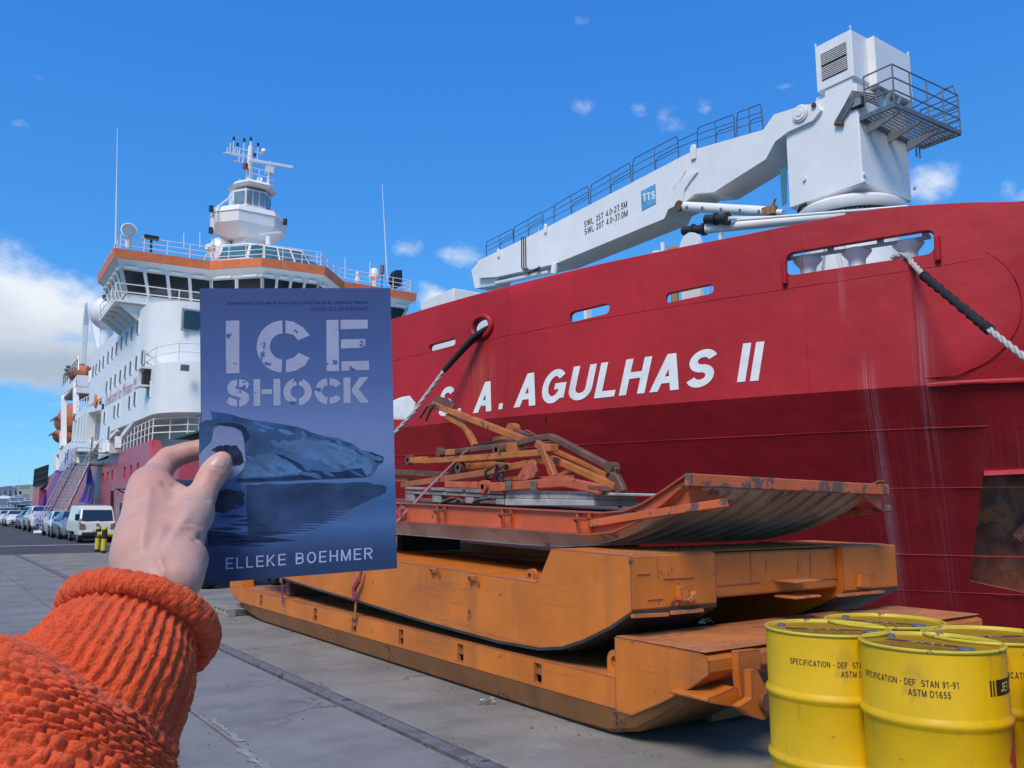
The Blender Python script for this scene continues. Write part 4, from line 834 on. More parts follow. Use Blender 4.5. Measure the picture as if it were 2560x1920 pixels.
# crane cab with teal glass, ladder
MB().box((19.3, 13.805, 10.05), (20.6, 14.0, 11.15)).build('crane_cab', CRW, crane, bevel=.03)
MB().prism([q3(*p, 19.28) for p in ((1361, 622), (1388, 604), (1388, 762), (1370, 774))], (.02, 0, 0)).build('cab_window', GLASST, crane)
# small fittings on the tower
for x, y in ((1718, 640), (1718, 670), (1930, 700), (1467, 660)): a = onY(*c3(x, y), 11.58) if x > 1700 else q3(x, y, 18.99); MB().lathe([(.05, 0), (.05, .05)], a, (0, -1, 0) if x > 1700 else (-1, 0, 0), 10).build('tower_fitting', CRW, crane)
# ================================================================== fore deck gear
def tele(label, p, q, tip, r=.12, st=None):
    t = thing('hose_boom', label, 'boom', q3(*q, 16.6), 'white booms with black ends behind the bulwark'); a, b, c = q3(*p, 16.2), q3(*q, 17.6), q3(*tip, 16.1)
    MB().tube([a, b], r, 16).build('pipe', CRW, t, smooth=40); k = (c-a)
    MB().tube([a, a.lerp(c, .12), a.lerp(c, .12), a.lerp(c, .5), a.lerp(c, .5), a.lerp(c, .58), a.lerp(c, .58), c], [.17, .17, .12, .12, .16, .16, .12, .12], 14).build('black_coupling', BLACK, t, smooth=30)
    if st: MB().tube([q3(*st[0], 16.3), q3(*st[1], 17.4)], .035, 8).build('stay_pipe', CRW, t, smooth=40)
    return t
t = tele('lower white boom with black coupling end lying along the bulwark', (1045, 872), (1640, 812), (950, 880), .125, ((1180, 834), (1905, 776)))
a = q3(1110, 890, 16.3); MB().bar([a, a-Vector((0, 0, 1.5))], .1, .08, (0, 1, 0)).build('support_post', CRW, t)
tele('upper shorter boom with black coupling end below the hydraulic cylinder', (1140, 828), (1330, 824), (1045, 830), .05)
# winch sheave, deck house, box, coaming
wn = thing('deck_winch', 'small white deck winch with round sheave showing above the bulwark', 'winch', (16.6, 17.2, 5.45))
a = q3(975, 945, 15.6); MB().prism([(15.6, a.y+.34*math.cos(t), a.z+.36*math.sin(t)) for t in np.linspace(-.2, math.pi+.2, 14)]+[(15.6, a.y-.30, 5.6), (15.6, a.y+.3, 5.6)], (.12, 0, 0)).build('sheave_plate', CRW, wn)
a = q3(908, 962, 15.6); MB().lathe([(.12, -.1), (.12, .1), (.05, .12)], a, (-1, 0, 0), 16).tube([a, (a.x, a.y, 5.5)], .1, 8).build('sheave', mat('sheave ochre', (.4, .26, .12), .6), wn, smooth=40)
a = q3(840, 970, 15.6); MB().tube([a, (a.x, a.y, 5.5)], .16, 10).tube([a+Vector((0, -.2, .2)), a+Vector((0, -.2, -.3))], .06, 8).build('winch_post', CRW, wn, smooth=40)
hb = thing('hatch_coaming', 'long low white hatch coaming running beneath the crane boom', 'hatch', (20, 24, 5.45))
P = [zy(*p, 17.5) for p in ((290, 1118), (700, 1012), (800, 996))]
for i_ in range(5): y_ = P[2][0]+.3+(P[0][0]+5-P[2][0])*i_/4; MB().box((17.6, y_-.08, 5.45), (17.8, y_+.08, interp(y_, [P[2][0], P[1][0], P[0][0]], [P[2][1], P[1][1], P[0][1]])-.3)).build('coaming_post', CRW, hb)
panel([(P[0][0]+6, P[0][1]), P[0], P[1], P[2], (P[2][0]-.1, P[2][1]-.35), (P[1][0], P[1][1]-.4), (P[0][0], P[0][1]-.45), (P[0][0]+6, P[0][1]-.45)], [], lambda y, z: Vector((17.5, y, z)), lambda y, z: Vector((17.9, y, z))).build('coaming', CRW, hb)
a = zy(700, 1012, 17.4); MB().lathe([(.03, 0), (.03, .08), (.05, .1)], (17.6, a[0], a[1]), n=8).build('vent', CRW, hb)
dh = thing('deck_locker', 'white box shaped deck house beside the bulwark and the book edge', 'deck house', (15.5, 30, 5.45))
A_ = [solve(*c8(*p), lambda y, z: 14.5) for p in ((128, 410), (128, 398), (240, 332), (395, 352), (395, 372))]
MB().box((14.5, A_[2].y, 5.45), (18.5, A_[1].y, A_[2].z)).build('house', WHITE, dh, bevel=.03)
MB().box((14.55, A_[3].y+.3, 5.45), (15.2, A_[2].y-.01, A_[3].z)).build('annex', WHITE, dh, bevel=.03)
# fairlead rollers in the mooring opening
def roller(px, label):
    p = solve(*d7(*px), lambda y, z: fx(y)+.55); b = Vector((p.x, p.y, 5.45)); t = thing('mooring_roller', label, 'roller', b, 'white mooring rollers in the bulwark opening')
    h_ = p.z-5.45; MB().lathe([(.24, 0), (.24, h_-.42), (.19, h_-.30), (.165, h_-.20), (.18, h_-.08), (.30, h_+.06), (.31, h_+.09), (.30, h_+.12), (.2, h_+.13)], b, n=24).build('roller_drum', WHITE, t, smooth=40)
    MB().lathe([(.1, h_+.131), (.1, h_+.16)], b, n=10).build('roller_cap', WHITE, t)
roller((1000, 475), 'leftmost white mooring roller in the bulwark opening'); roller((1322, 420), 'middle white mooring roller in the bulwark opening'); roller((1663, 370), 'rightmost white mooring roller, mooring rope led round its foot')
gb = MB(); P = [solve(*d7(*p), lambda y, z: fx(y)+.3) for p in ((855, 445), (1810, 297))]; gb.bar([P[0], P[1]], .05, .07).build('mooring_guard_bar', mat('grey bar paint', (.42, .44, .46), .5), ship)
for px in ((880, 400, 440), (1150, 345, 395), (1478, 290, 345), (1775, 245, 300)):
    a, b = solve(*d7(px[0], px[1]), lambda y, z: fx(y)+.3), solve(*d7(px[0], px[2]), lambda y, z: fx(y)+.3); MB().bar([a, b], .1, .1, (0, 1, 0)).build('guard_bar_hanger', mat('grey bar paint', (.42, .44, .46), .5), ship)
# tripod behind the opening
tp = thing('crane_ladder', 'white ladder legs of the crane pedestal seen through the mooring opening', 'ladder', (17.4, 12.4, 5.45))
for p, q in (((1180, 350), (1220, 500)), ((1105, 360), (1090, 500)), ((1230, 340), (1260, 470))):
    a, b = solve(*d7(*p), lambda y, z: 17.2), solve(*d7(*q), lambda y, z: 17.2); MB().bar([b-(a-b)*.8, a+(a-b)*.3], .12, .08, (0, 1, 0)).build('leg', CRW, tp)
# ================================================================== mooring ropes
ROPE = mat('weathered white rope', (.46, .43, .37), .95, var=.25, scale=40, bump=.5, bscale=160)
SLEEVE = mat('black rope sleeve', (.012, .012, .013), .8, var=.4, scale=20, bump=.6, bscale=40)
def twisted(path, r, strands=3, turns=9, step=.05):
    P = [Vector(p) for p in path]; pts = []
    for a, b in zip(P[:-1], P[1:]):
        n = max(2, int((b-a).length/step)); pts += [a.lerp(b, i/n) for i in range(n)]
    pts.append(P[-1]); mb = MB(); L_ = 0
    for s in range(strands):
        q = []; L_ = 0
        for i, p in enumerate(pts):
            t = (pts[min(i+1, len(pts)-1)]-pts[max(0, i-1)]).normalized(); u_ = t.cross(Vector((0, 0, 1))).normalized(); w_ = t.cross(u_)
            if i: L_ += (p-pts[i-1]).length
            a = L_*turns+2*math.pi*s/strands; q.append(p+(u_*math.cos(a)+w_*math.sin(a))*r*.55)
        mb.tube(q, r*.62, 6)
    return mb
def curve_pts(P, n=24):
    P = [Vector(p) for p in P]; o = []
    for i in range(len(P)-1):
        p0, p1, p2, p3 = P[max(0, i-1)], P[i], P[i+1], P[min(len(P)-1, i+2)]
        for k in range(n): t = k/n; o.append(.5*((2*p1)+(p2-p0)*t+(2*p0-5*p1+4*p2-p3)*t*t+(3*p1-p0-3*p2+p3)*t**3))
    o.append(P[-1]); return o
r1 = thing('mooring_rope', 'mooring rope with black sleeve running from the hawse pipe down behind the book', 'rope', (8.9, 24.5, .3))
hA = hc+hn*(-.2); s0 = onX(*c8(335, 488), hc.x-.05); s1 = onX(*c8(290, 525), hc.x-.35); s2 = onX(*c8(207, 618), hc.x-.8); s3 = onX(*c8(128, 725), 11.0); s4 = onX(*c8(38, 832), 10.5); s5 = Vector((8.9, 24.5, .45))
for k in range(3):
    o_ = Vector((0, .05*(k-1), .05*(1-k))); MB().tube(curve_pts([hc-hn*.3+o_*.5, s0+o_, s1+o_*1.6, s2+o_*.3], 8), .07, 8).build('rope_sleeve', SLEEVE, r1, smooth=60)
twisted(curve_pts([s2, s3, s4, s5], 6), .052).build('rope', ROPE, r1, smooth=60)
bl = thing('mooring_bollard', 'squat black mooring bollard on the quay edge behind the book', 'bollard', (8.9, 24.5, 0))
MB().lathe([(.32, 0), (.28, .08), (.2, .15), (.19, .45), (.30, .55), (.30, .62), (.2, .68)], (8.9, 24.5, 0), n=20).build('bollard_post', BLACK, bl, smooth=40)
r2 = thing('mooring_rope', 'mooring rope with black wrapping leading to the right edge of the picture', 'rope', (6.2, .5, .3))
e0 = solve(*d7(1560, 432), lambda y, z: fx(y)+.35); e1 = solve(*d7(1640, 415), lambda y, z: fx(y)-.02); e2 = solve(*d7(1690, 470), lambda y, z: fx(y)-.12)
e3 = onX(*c8(1878, 300), 15.2); e4 = onX(*c8(2075, 462), 13.9); e5 = onX(*c8(2212, 570), 13.0); e6 = e5+(e5-e4)*2.5
twisted(curve_pts([e0, e1, e2, e3], 8), .052, turns=10).build('rope', ROPE, r2, smooth=60)
w = curve_pts([e2.lerp(e3, .93), e3, e4, e4.lerp(e5, .05)], 30); MB().tube(w, [.070+.012*math.sin(i*1.7)+.012*random.random() for i in range(len(w))], 10).build('rope_sleeve', SLEEVE, r2, smooth=80)
twisted(curve_pts([e4, e5, e6], 6), .048).build('rope', ROPE, r2, smooth=60)
# ================================================================== gangway
ALU = mat('aluminium', (.36, .36, .39), .5, .1, .12, 8)
gw = thing('gangway', 'aluminium gangway stair with blue safety nets leading up to the ship', 'gangway', (6.6, 61, 0))
g0 = onZ(*d2(540, 1168), .12); gX = 9.2; g1 = onX(*d2(1040, 205), gX)
gd = (g1-g0); gs = Vector((gd.y, -gd.x, 0)).normalized()*.95
mb = MB()
for o_ in (Vector((0, 0, 0)), gs): MB().bar([g0+o_, g1+o_], .09, .24).build('stringer', ALU, gw)
for k in range(22): t = (k+.5)/22; MB().bar([g0.lerp(g1, t)+gs*.04, g0.lerp(g1, t)+gs*.96], .24, .10).build('tread', ALU, gw)
for o_ in (Vector((0, 0, 0)), gs): railing([g0+o_, g1+o_], 1.0, (1., .5), .025, 1.6).build('handrail', ALU, gw)
MB().tube([g0+Vector((-.3, 0, 0)), g0+gs+Vector((.3, 0, 0))], .12, 10).build('foot_roller', WHITE2, gw)
MB().box((g1.x-.2, g1.y-.4, g1.z-.1), (11.2, g1.y+2.0, g1.z)).build('landing', ALU, gw)
railing([Vector((g1.x, g1.y+1.9, g1.z)), Vector((g1.x, g1.y-.3, g1.z)), Vector((11.0, g1.y-.3, g1.z))], 1.1, (1., .5), .03, .9).build('landing_railing', ALU, gw)
p = onX(*c2(480, 1010), 10.7); MB().bar([onX(*c2(490, 1012), 10.4), onX(*c2(650, 1020), 10.8)], .5, .1).build('landing_beam', GALV, gw)
NET = mat('blue safety net', (.025, .06, .42), .8, var=.2, scale=4)
def net(P00, P10, P01, P11, nu, nv, r, sag=0.):
    G = [[P00.lerp(P10, i/nu).lerp(P01.lerp(P11, i/nu), j/nv)+Vector((0, 0, -sag*math.sin(math.pi*j/nv)*(.6+.4*math.sin(i*1.3)))) for j in range(nv+1)] for i in range(nu+1)]; mb = MB()
    for i in range(nu+1): mb.tube(G[i], r, 3, caps=False)
    for j in range(nv+1): mb.tube([G[i][j] for i in range(nu+1)], r, 3, caps=False)
    return mb
up1 = Vector((0, 0, 1.1))
net(g0-gs*.1, g1-gs*.1, g0+up1-gs*.4, g1+up1-gs*.4, 40, 7, .012).build('net', NET, gw)
n0, n1 = onX(*d2(1215, 235), 10.5), onX(*d2(1245, 235), 10.5); n2, n3 = onX(*d2(1090, 740), 10.4), onX(*d2(1270, 780), 10.4); n4, n5 = onX(*d2(1190, 520), 10.4), onX(*d2(1305, 500), 10.4)
net(n0, n1, n4, n5, 10, 12, .03, .2).build('net', NET, gw); net(n4, n5, n2, n3, 10, 12, .026, .3).build('net', NET, gw)
net(onX(*d2(560, 1050), 9), onX(*d2(640, 960), 9), onX(*d2(560, 940), 9), onX(*d2(640, 870), 9), 12, 12, .025).build('net', NET, gw)
# ================================================================== vehicles
TYRE = mat('tyre rubber', (.02, .02, .021), .85, var=.2, scale=10); RIM = mat('wheel rim', (.30, .31, .32), .4, .5)
CARG = glass('car glass', (.02, .026, .032), .05); LAMP = glass('headlight glass', (.16, .17, .18), .1); PLATE = mat('number plate white', (.6, .6, .55), .5)
AMBER = mat('amber lens', (.5, .12, .02), .3); TRIM = mat('black plastic trim', (.02, .02, .022), .6)
def wheel(t, c, r=.32, w=.2):
    o = MB().lathe([(r*.6, -w/2), (r*.95, -w/2), (r, -w*.3), (r, w*.3), (r*.95, w/2), (r*.6, w/2)], c, (1, 0, 0), 20).build('wheel', TYRE, t, smooth=40)
    MB().lathe([(r*.6, -w*.52), (r*.2, -w*.56)], c, (1, 0, 0), 16).lathe([(r*.2, w*.56), (r*.6, w*.52)], c, (1, 0, 0), 16).build('rim', RIM, o)
SEDAN = [(0, .70, .26, .60, .58, .66), (.12, .82, .2, .70, .72, .77), (.85, .86, .2, .84, .78, .92), (1.2, .87, .2, .90, .78, .98), (1.95, .87, .2, .93, .60, 1.42), (2.75, .87, .2, .95, .60, 1.46), (3.5, .87, .2, .96, .58, 1.38), (4.1, .85, .22, .97, .72, 1.07), (4.4, .80, .25, .92, .68, .98), (4.5, .72, .3, .85, .6, .9)]
SUV = [(0, .76, .40, .85, .64, .92), (.12, .88, .34, .98, .78, 1.06), (.95, .92, .34, 1.12, .84, 1.18), (1.25, .93, .34, 1.16, .84, 1.23), (1.85, .93, .34, 1.18, .68, 1.74), (2.8, .93, .34, 1.18, .70, 1.80), (3.6, .93, .34, 1.18, .68, 1.76), (3.9, .93, .36, 1.15, .84, 1.20), (5.0, .92, .4, 1.12, .84, 1.16), (5.1, .86, .5, 1.0, .8, 1.05)]
def car(label, x, y, col, st, suv=False, grille=True):
    t = thing('parked_car', label, 'car', (x, y, 0), 'cars parked in a row along the ship')
    P = mat('car paint '+str(col), col, .3, .0, .03, 2, coat=.6); rings = []
    for (yy, hw, zl, zb, hr, zr) in st:
        half = [(hw*.90, zl), (hw, zl+.14), (hw, zb-.1), (hw*.975, zb), (hr, zr-.05), (hr*.8, zr)]
        rings.append([Vector((x+a, y+yy, z)) for a, z in half]+[Vector((x-a, y+yy, z)) for a, z in half[::-1]])
    MB().loft(rings).build('body', P, t, smooth=35)
    def pt(i, sgn, k): yy, hw, zl, zb, hr, zr = st[i]; return Vector((x+sgn*(hw*.975 if k == 0 else hr), y+yy, zb if k == 0 else zr-.05))
    a, b = st[3], st[4]
    MB().add([(x-a[4]*.94, y+a[0]+.04, a[5]+.015), (x+a[4]*.94, y+a[0]+.04, a[5]+.015), (x+b[4]*.86, y+b[0]-.04, b[5]-.0), (x-b[4]*.86, y+b[0]-.04, b[5]-.0)], [(0, 1, 2, 3)]).build('windscreen', CARG, t)
    for s in (-1, 1):
        for i, j in ((4, 5), (5, 6)):
            q = [pt(i, s, 0), pt(j, s, 0), pt(j, s, 1), pt(i, s, 1)]; c = sum(q, Vector())/4
            MB().add([c+(p-c)*.86+Vector((s*.012, 0, 0)) for p in q], [(0, 1, 2, 3)]).build('side_window', CARG, t)
        q = [pt(3, s, 0), pt(4, s, 0), pt(4, s, 1)]; c = sum(q, Vector())/3; MB().add([c+(p-c)*.8+Vector((s*.014, -.0, 0)) for p in q], [(0, 1, 2)]).build('side_window', CARG, t)
        h = st[1]; MB().prism([(x+s*h[1]*.98, y+.16, h[3]-.02), (x+s*h[1]*.55, y+.02, h[3]-.04), (x+s*h[1]*.58, y+.0, h[3]-.17), (x+s*h[1]*.98, y+.10, h[3]-.16)], (0, -.03, 0)).build('headlight', LAMP, t)
        m = pt(3, s, 0); MB().box(m+Vector((s*.02, .08, .0)), m+Vector((s*.24, .2, .15))).build('mirror', P, t, bevel=.03)
    h = st[0]; MB().box((x-.42, y-.03, h[3]-.2), (x+.42, y+.05, h[3]-.06)).build('grille', TRIM, t); MB().box((x-.55, y-.02, h[2]+.03), (x+.55, y+.06, h[2]+.14)).build('lower_intake', TRIM, t); MB().box((x-.26, y-.045, h[2]+.16), (x+.26, y-.031, h[2]+.27)).build('number_plate', PLATE, t)
    r = .40 if suv else .33
    for s in (-1, 1):
        for yy in (.85, st[-1][0]-.95): wheel(t, Vector((x+s*(st[3][1]-.06), y+yy, r)), r)
    return t
car('silver blue sedan parked directly behind the cream truck', 7.0, 49.1, (.17, .20, .25), SEDAN)
car('white sedan parked between the silver sedan and the gangway foot', 7.12, 54.2, (.72, .73, .73), SEDAN)
car('tall white double cab pickup parked behind the gangway foot', 7.45, 67.8, (.70, .71, .72), SUV, True)
car('blue grey sedan parked behind the white pickup', 7.6, 77.2, (.20, .26, .34), SEDAN)
car('white sedan parked behind the blue grey sedan', 7.6, 90.0, (.70, .71, .71), SEDAN)
car('small white car farthest down the row, at the left picture edge', 7.75, 101.3, (.66, .68, .68), SEDAN)
# cream truck with canopy
tr = thing('light_truck', 'cream cab over light truck with canopy parked nearest on the asphalt', 'truck', (6.75, 43.6, 0))
CREAM = mat('cream truck paint', (.72, .71, .62), .35, 0, .04, 2, coat=.4); x, y = 6.75, 43.6
prof = [(0.0, .86, .38), (-.04, .87, .62), (-.02, .87, .80), (.02, .87, 1.06), (.08, .86, 1.10), (.40, .78, 1.72), (.50, .74, 1.86), (.70, .72, 1.93)]
fr = [[Vector((x-w, y+a, z)), Vector((x+w, y+a, z)), Vector((x+w, y+1.75, z)), Vector((x-w, y+1.75, z))] for a, w, z in prof]
MB().loft(fr).build('cab', CREAM, tr, bevel=.05, seg=2)
MB().box((x-.87, y+1.76, .55), (x+.87, y+4.7, 1.05)).build('load_bed', CREAM, tr, bevel=.02)
MB().prism([(x-.84, y+1.77, 1.052), (x+.84, y+1.77, 1.052), (x+.68, y+1.77, 1.95), (x-.68, y+1.77, 1.95)], (0, 2.9, 0)).build('canopy', CREAM, tr, bevel=.05, seg=2)
for k in range(3): MB().box((x-.66, y+.8+k*.9, 1.955), (x+.66, y+.84+k*.9, 2.0)).build('roof_bar', GALV, tr)
MB().add([(x-.76, y+.085, 1.13), (x+.76, y+.085, 1.13), (x+.70, y+.38, 1.71), (x-.70, y+.38, 1.71)], [(0, 1, 2, 3)]).build('windscreen', CARG, tr)
for s in (-1, 1):
    MB().add([(x+s*.875, y+.30, 1.12), (x+s*.875, y+1.35, 1.12), (x+s*.79, y+1.25, 1.70), (x+s*.80, y+.55, 1.70)], [(0, 1, 2, 3)]).build('side_window', CARG, tr)
    MB().prism([(x+s*.87, y-.06, .98), (x+s*.62, y-.07, .86), (x+s*.60, y-.07, .70), (x+s*.87, y-.06, .68)], (0, .05, 0)).build('headlight', LAMP, tr)
    MB().prism([(x+s*.875, y-.065, 1.06), (x+s*.62, y-.065, .95), (x+s*.62, y-.065, .88), (x+s*.875, y-.065, .985)], (0, .05, 0)).build('indicator', AMBER, tr)
    MB().box((x+s*.90, y-.02, 1.16), (x+s*1.10, y+.08, 1.50)).build('mirror', TRIM, tr, bevel=.03)
    MB().tube([(x+s*.35-.25, y+.07, 1.10), (x+s*.35+.25, y+.06, 1.20)], .015, 5).build('wiper', TRIM, tr)
    for yy in (.62, 3.6): wheel(tr, Vector((x+s*.74, y+yy, .34)), .34, .22)
MB().box((x-.84, y-.10, .40), (x+.84, y+.02, .64)).build('bumper', CREAM, tr, bevel=.03); MB().box((x-.74, y-.112, .40), (x+.74, y-.09, .54)).build('bumper_intake', TRIM, tr)
MB().box((x-.27, y-.125, .56), (x+.27, y-.101, .67)).build('number_plate', PLATE, tr); MB().lathe([(.09, 0), (.09, .02)], (x, y-.04, .93), (0, -1, 0), 16).build('badge', RIM, tr)
MB().box((x-.78, y+.05, .20), (x+.78, y+4.3, .42)).build('chassis', TRIM, tr)
tr.scale = (.88, .88, .88); tr.location.x = 6.95
# yellow and black posts, cream board, black frame
YEL = mat('yellow barrier paint', (.62, .50, .03), .5, var=.1, scale=6)
for (px, lab) in (((1342, 1438), 'yellow and black steel post, left of the two by the truck'), ((1428, 1455), 'yellow and black steel post, right of the two by the truck')):
    b = onZ(*d2(*px), 0); t = thing('barrier_post', lab, 'post', b, 'yellow and black barrier posts')
    MB().tube([b, b+Vector((0, 0, .10))], .09, 12).build('black_band', TRIM, t, smooth=40); MB().tube([b+Vector((0, 0, .5)), b+Vector((0, 0, .82))], .09, 12).build('black_band', TRIM, t, smooth=40); MB().tube([b+Vector((0, 0, .101)), b+Vector((0, 0, .499))], .092, 12).build('yellow_band', YEL, t, smooth=40)
    MB().tube([b+Vector((0, 0, .821)), b+Vector((0, 0, .9))], .085, 12).build('top_band', YEL, t, smooth=40)
a, b = onY(*d2(1350, 1192), 33.6), onY(*d2(1630, 1192), 33.6); t = thing('barrier_rail', 'yellow horizontal pipe rail on top of the two striped posts', 'rail', a); MB().tube([a, b], .085, 12).build('pipe', YEL, t, smooth=40)
a = onZ(*d2(1600, 1290), 0); t = thing('cream_board', 'cream panelled board with grey upright standing beside the truck', 'board', onZ(*d2(1680, 1330), 0)); Yb = 38.5
P = [onY(*d2(*p), Yb) for p in ((1650, 765), (1900, 745), (1900, 1300), (1650, 1300))]; MB().prism([(p.x, p.y, max(.0, p.z)) for p in P], (0, .06, 0)).build('board', mat('cream board', (.47, .42, .33), .7), t)
for yy in (820, 1055): q = [onY(*d2(1655, yy), Yb-.02), onY(*d2(1900, yy-12), Yb-.02)]; MB().bar(q, .03, .03).build('board_joint', TRIM, t)
p, q = onY(*d2(1636, 680), Yb-.1), onY(*d2(1612, 1300), Yb-.1); q.z = max(0, q.z); MB().bar([q, p], .12, .1, (0, 1, 0)).build('upright', mat('grey timber', (.36, .35, .33), .8), t)
t = thing('black_frame', 'tall black steel frame standing between the truck and the red hull', 'frame', onZ(*d2(1530, 1230), 0)); Yf = 46.5
MB().bar([onY(*d2(1545, 1235), Yf), onY(*d2(1550, 590), Yf)], .14, .14, (0, 1, 0)).build('post', TRIM, t); MB().tube([onY(*d2(1548, 600), Yf), onY(*d2(1590, 560), Yf), onY(*d2(1900, 572), Yf)], .05, 8).build('arm', GALV, t); MB().tube([onY(*d2(1620, 570), Yf), onY(*d2(1900, 720), Yf)], .035, 6).build('brace', TRIM, t)
t = thing('plastic_can', 'white and yellow plastic canister beside the truck bumper', 'canister', onZ(*d2(1555, 1285), 0)); a = onZ(*d2(1555, 1285), 0)
MB().lathe([(.26, 0), (.28, .05), (.28, .75), (.18, .9), (.10, .95)], a, n=16).build('can', mat('translucent plastic', (.6, .58, .48), .5), t, smooth=40); MB().lathe([(.1, .951), (.1, 1.02)], a, n=12).build('cap', YEL, t)
# ================================================================== far shore
wh = thing('warehouse', 'long grey blue warehouse far behind the parked cars', 'building', (5, 760, 0)); GB = mat('grey blue cladding', (.22, .26, .31), .7, var=.08, scale=.05); GR = mat('grey roof', (.30, .32, .35), .7)
def fy(p, Y): return onY(*d2(*p), Y)
a, b, c, d = fy((-300, 575), 760), fy((150, 520), 760), fy((230, 560), 760), fy((560, 560), 760)
MB().prism([(a.x, 760, 0), (c.x, 760, 0), (c.x, 760, c.z), (b.x, 760, b.z), (a.x, 760, a.z-.5)], (0, 60, 0)).build('wall', GB, wh)
w2 = thing('warehouse', 'pale gabled warehouse between the grey blue warehouse and the ship stern', 'building', (60, 780, 0)); e = fy((280, 515), 780); f = fy((620, 500), 780)
MB().prism([(c.x+1, 780, 0), (f.x+8, 780, 0), (f.x+8, 780, e.z-1), (f.x-2, 780, f.z), (c.x+1, 780, e.z)], (0, 50, 0)).build('wall', mat('pale grey cladding', (.36, .36, .35), .7), w2)
for k in range(7): x_ = a.x+(c.x-a.x)*(k+.5)/7; MB().box((x_-.8, 759.2, 0), (x_+.8, 759.9, c.z*.97)).build('wall_rib', GR, wh)
gt = thing('cream_gantry', 'cream portal frame standing before the far warehouses', 'gantry', (40, 600, 0)); CRM = mat('cream steel', (.58, .52, .36), .6)
p = fy((262, 600), 600); q = fy((520, 590), 600)
MB().box((p.x, 599, p.z-1.6), (q.x+2, 601, p.z+1.4)).build('beam', CRM, gt)
for x_ in (430, ): s = fy((x_, 520), 600); MB().box((s.x, 598.8, 0), (s.x+2.6, 601.2, s.z)).build('column', CRM, gt)
s = fy((270, 600), 600); MB().box((s.x-1, 599, 0), (s.x+1, 601, s.z)).build('column', CRM, gt)
BW = mat('boat white', (.68, .70, .70), .4); BB = mat('boat blue', (.06, .12, .2), .5); BG = mat('boat green', (.02, .22, .13), .5)
def boat(label, px, Lb, ph, m):
    Yb = 480.; c = fy(px, Yb); c.z = max(c.z, 1.2); t = thing('small_boat', label, 'boat', (c.x, Yb, 0), 'small boats beyond the road end'); rings = []
    for u_ in np.linspace(-1, 1, 9):
        w = .95*(1-max(0, u_)**2.2)*(.8 if u_ < -.9 else 1)+.03; dz = .5*max(0, u_)**2; rings.append([Vector((c.x+u_*Lb/2, Yb+w*a, c.z+b*1.1+dz*(1 if b > .3 else 0))) for a, b in ((-1, .55), (-.85, .1), (0, -.45), (.85, .1), (1, .55))])
    MB().loft(rings).build('boat_hull', m, t, smooth=40)
    MB().prism([(c.x-Lb*.3, Yb-.6, c.z+.6), (c.x+Lb*.2, Yb-.6, c.z+.6), (c.x+Lb*.1, Yb-.6, c.z+1.6), (c.x-Lb*.28, Yb-.6, c.z+1.6)], (0, 1.2, 0)).build('cabin', BW, t); MB().box((c.x-Lb*.22, Yb-.64, c.z+1.0), (c.x+Lb*.1, Yb-.61, c.z+1.4)).build('cabin_window', CARG, t)
    MB().tube([(c.x, Yb, c.z+1.6), (c.x, Yb, c.z+1.6+ph)], .10, 6).build('boat_mast', BW, t)
    for k in (-.3, .3): MB().box((c.x+k*Lb-.12, Yb-.4, 0), (c.x+k*Lb+.12, Yb+.4, c.z-.35)).build('cradle', TRIM, t)
for k, (lab, px, L_, ph, m) in enumerate((('white boat with dark cabin window, uppermost beside the ship stern', (400, 745), 7, 2.5, BW), ('white boat in the middle of the far boat row', (300, 760), 6, 4, BW), ('white boat at the left end of the upper boat row', (180, 760), 6, 3, BW), ('dark blue boat below the upper white boats', (330, 800), 6, 2, BB), ('white boat low down next to the ship stern', (420, 830), 6, 2, BW), ('white boat with short mast above the red wall', (150, 840), 7, 3, BW), ('small yellow white boat at the far left picture edge', (50, 845), 6, 3, BW), ('tall masted white boat left of the cream portal frame', (248, 700), 7, 9, BW))): boat(lab, px, L_, ph, m)
t = thing('green_skip', 'green steel skip behind the blue grey sedan', 'skip', (11, 150, 0)); p, q = fy((260, 868), 150), fy((400, 868), 150); MB().prism([(p.x, 150, 0), (q.x, 150, 0), (q.x+.2, 150, p.z), (p.x-.2, 150, p.z)], (0, 3, 0)).build('skip_body', BG, t)
t = thing('red_wall', 'low red topped green wall at the far end of the car row', 'wall', (-2, 160, 0)); q = fy((215, 895), 160); MB().box((-14, 160, 0), (q.x, 160.6, q.z-.9)).build('wall_base', BG, t); MB().box((-14, 159.9, q.z-.89), (q.x, 160.7, q.z)).build('wall_top', mat('dull red', (.3, .04, .03), .6), t)
t = thing('white_canopy', 'white peaked canopy in front of the grey blue warehouse', 'canopy', (2, 560, 0)); p = fy((60, 655), 560); q = fy((60, 700), 560); MB().add([(p.x-9, 557, q.z), (p.x+9, 557, q.z), (p.x+9, 563, q.z), (p.x-9, 563, q.z), (p.x, 560, p.z)], [(0, 1, 4), (1, 2, 4), (2, 3, 4), (3, 0, 4), (0, 3, 2, 1)]).build('roof', BW, t)
for s_ in (-8, -3, 3, 8): MB().box((p.x+s_-.25, 557.5, 0), (p.x+s_+.25, 558, q.z)).build('post', BW, t)
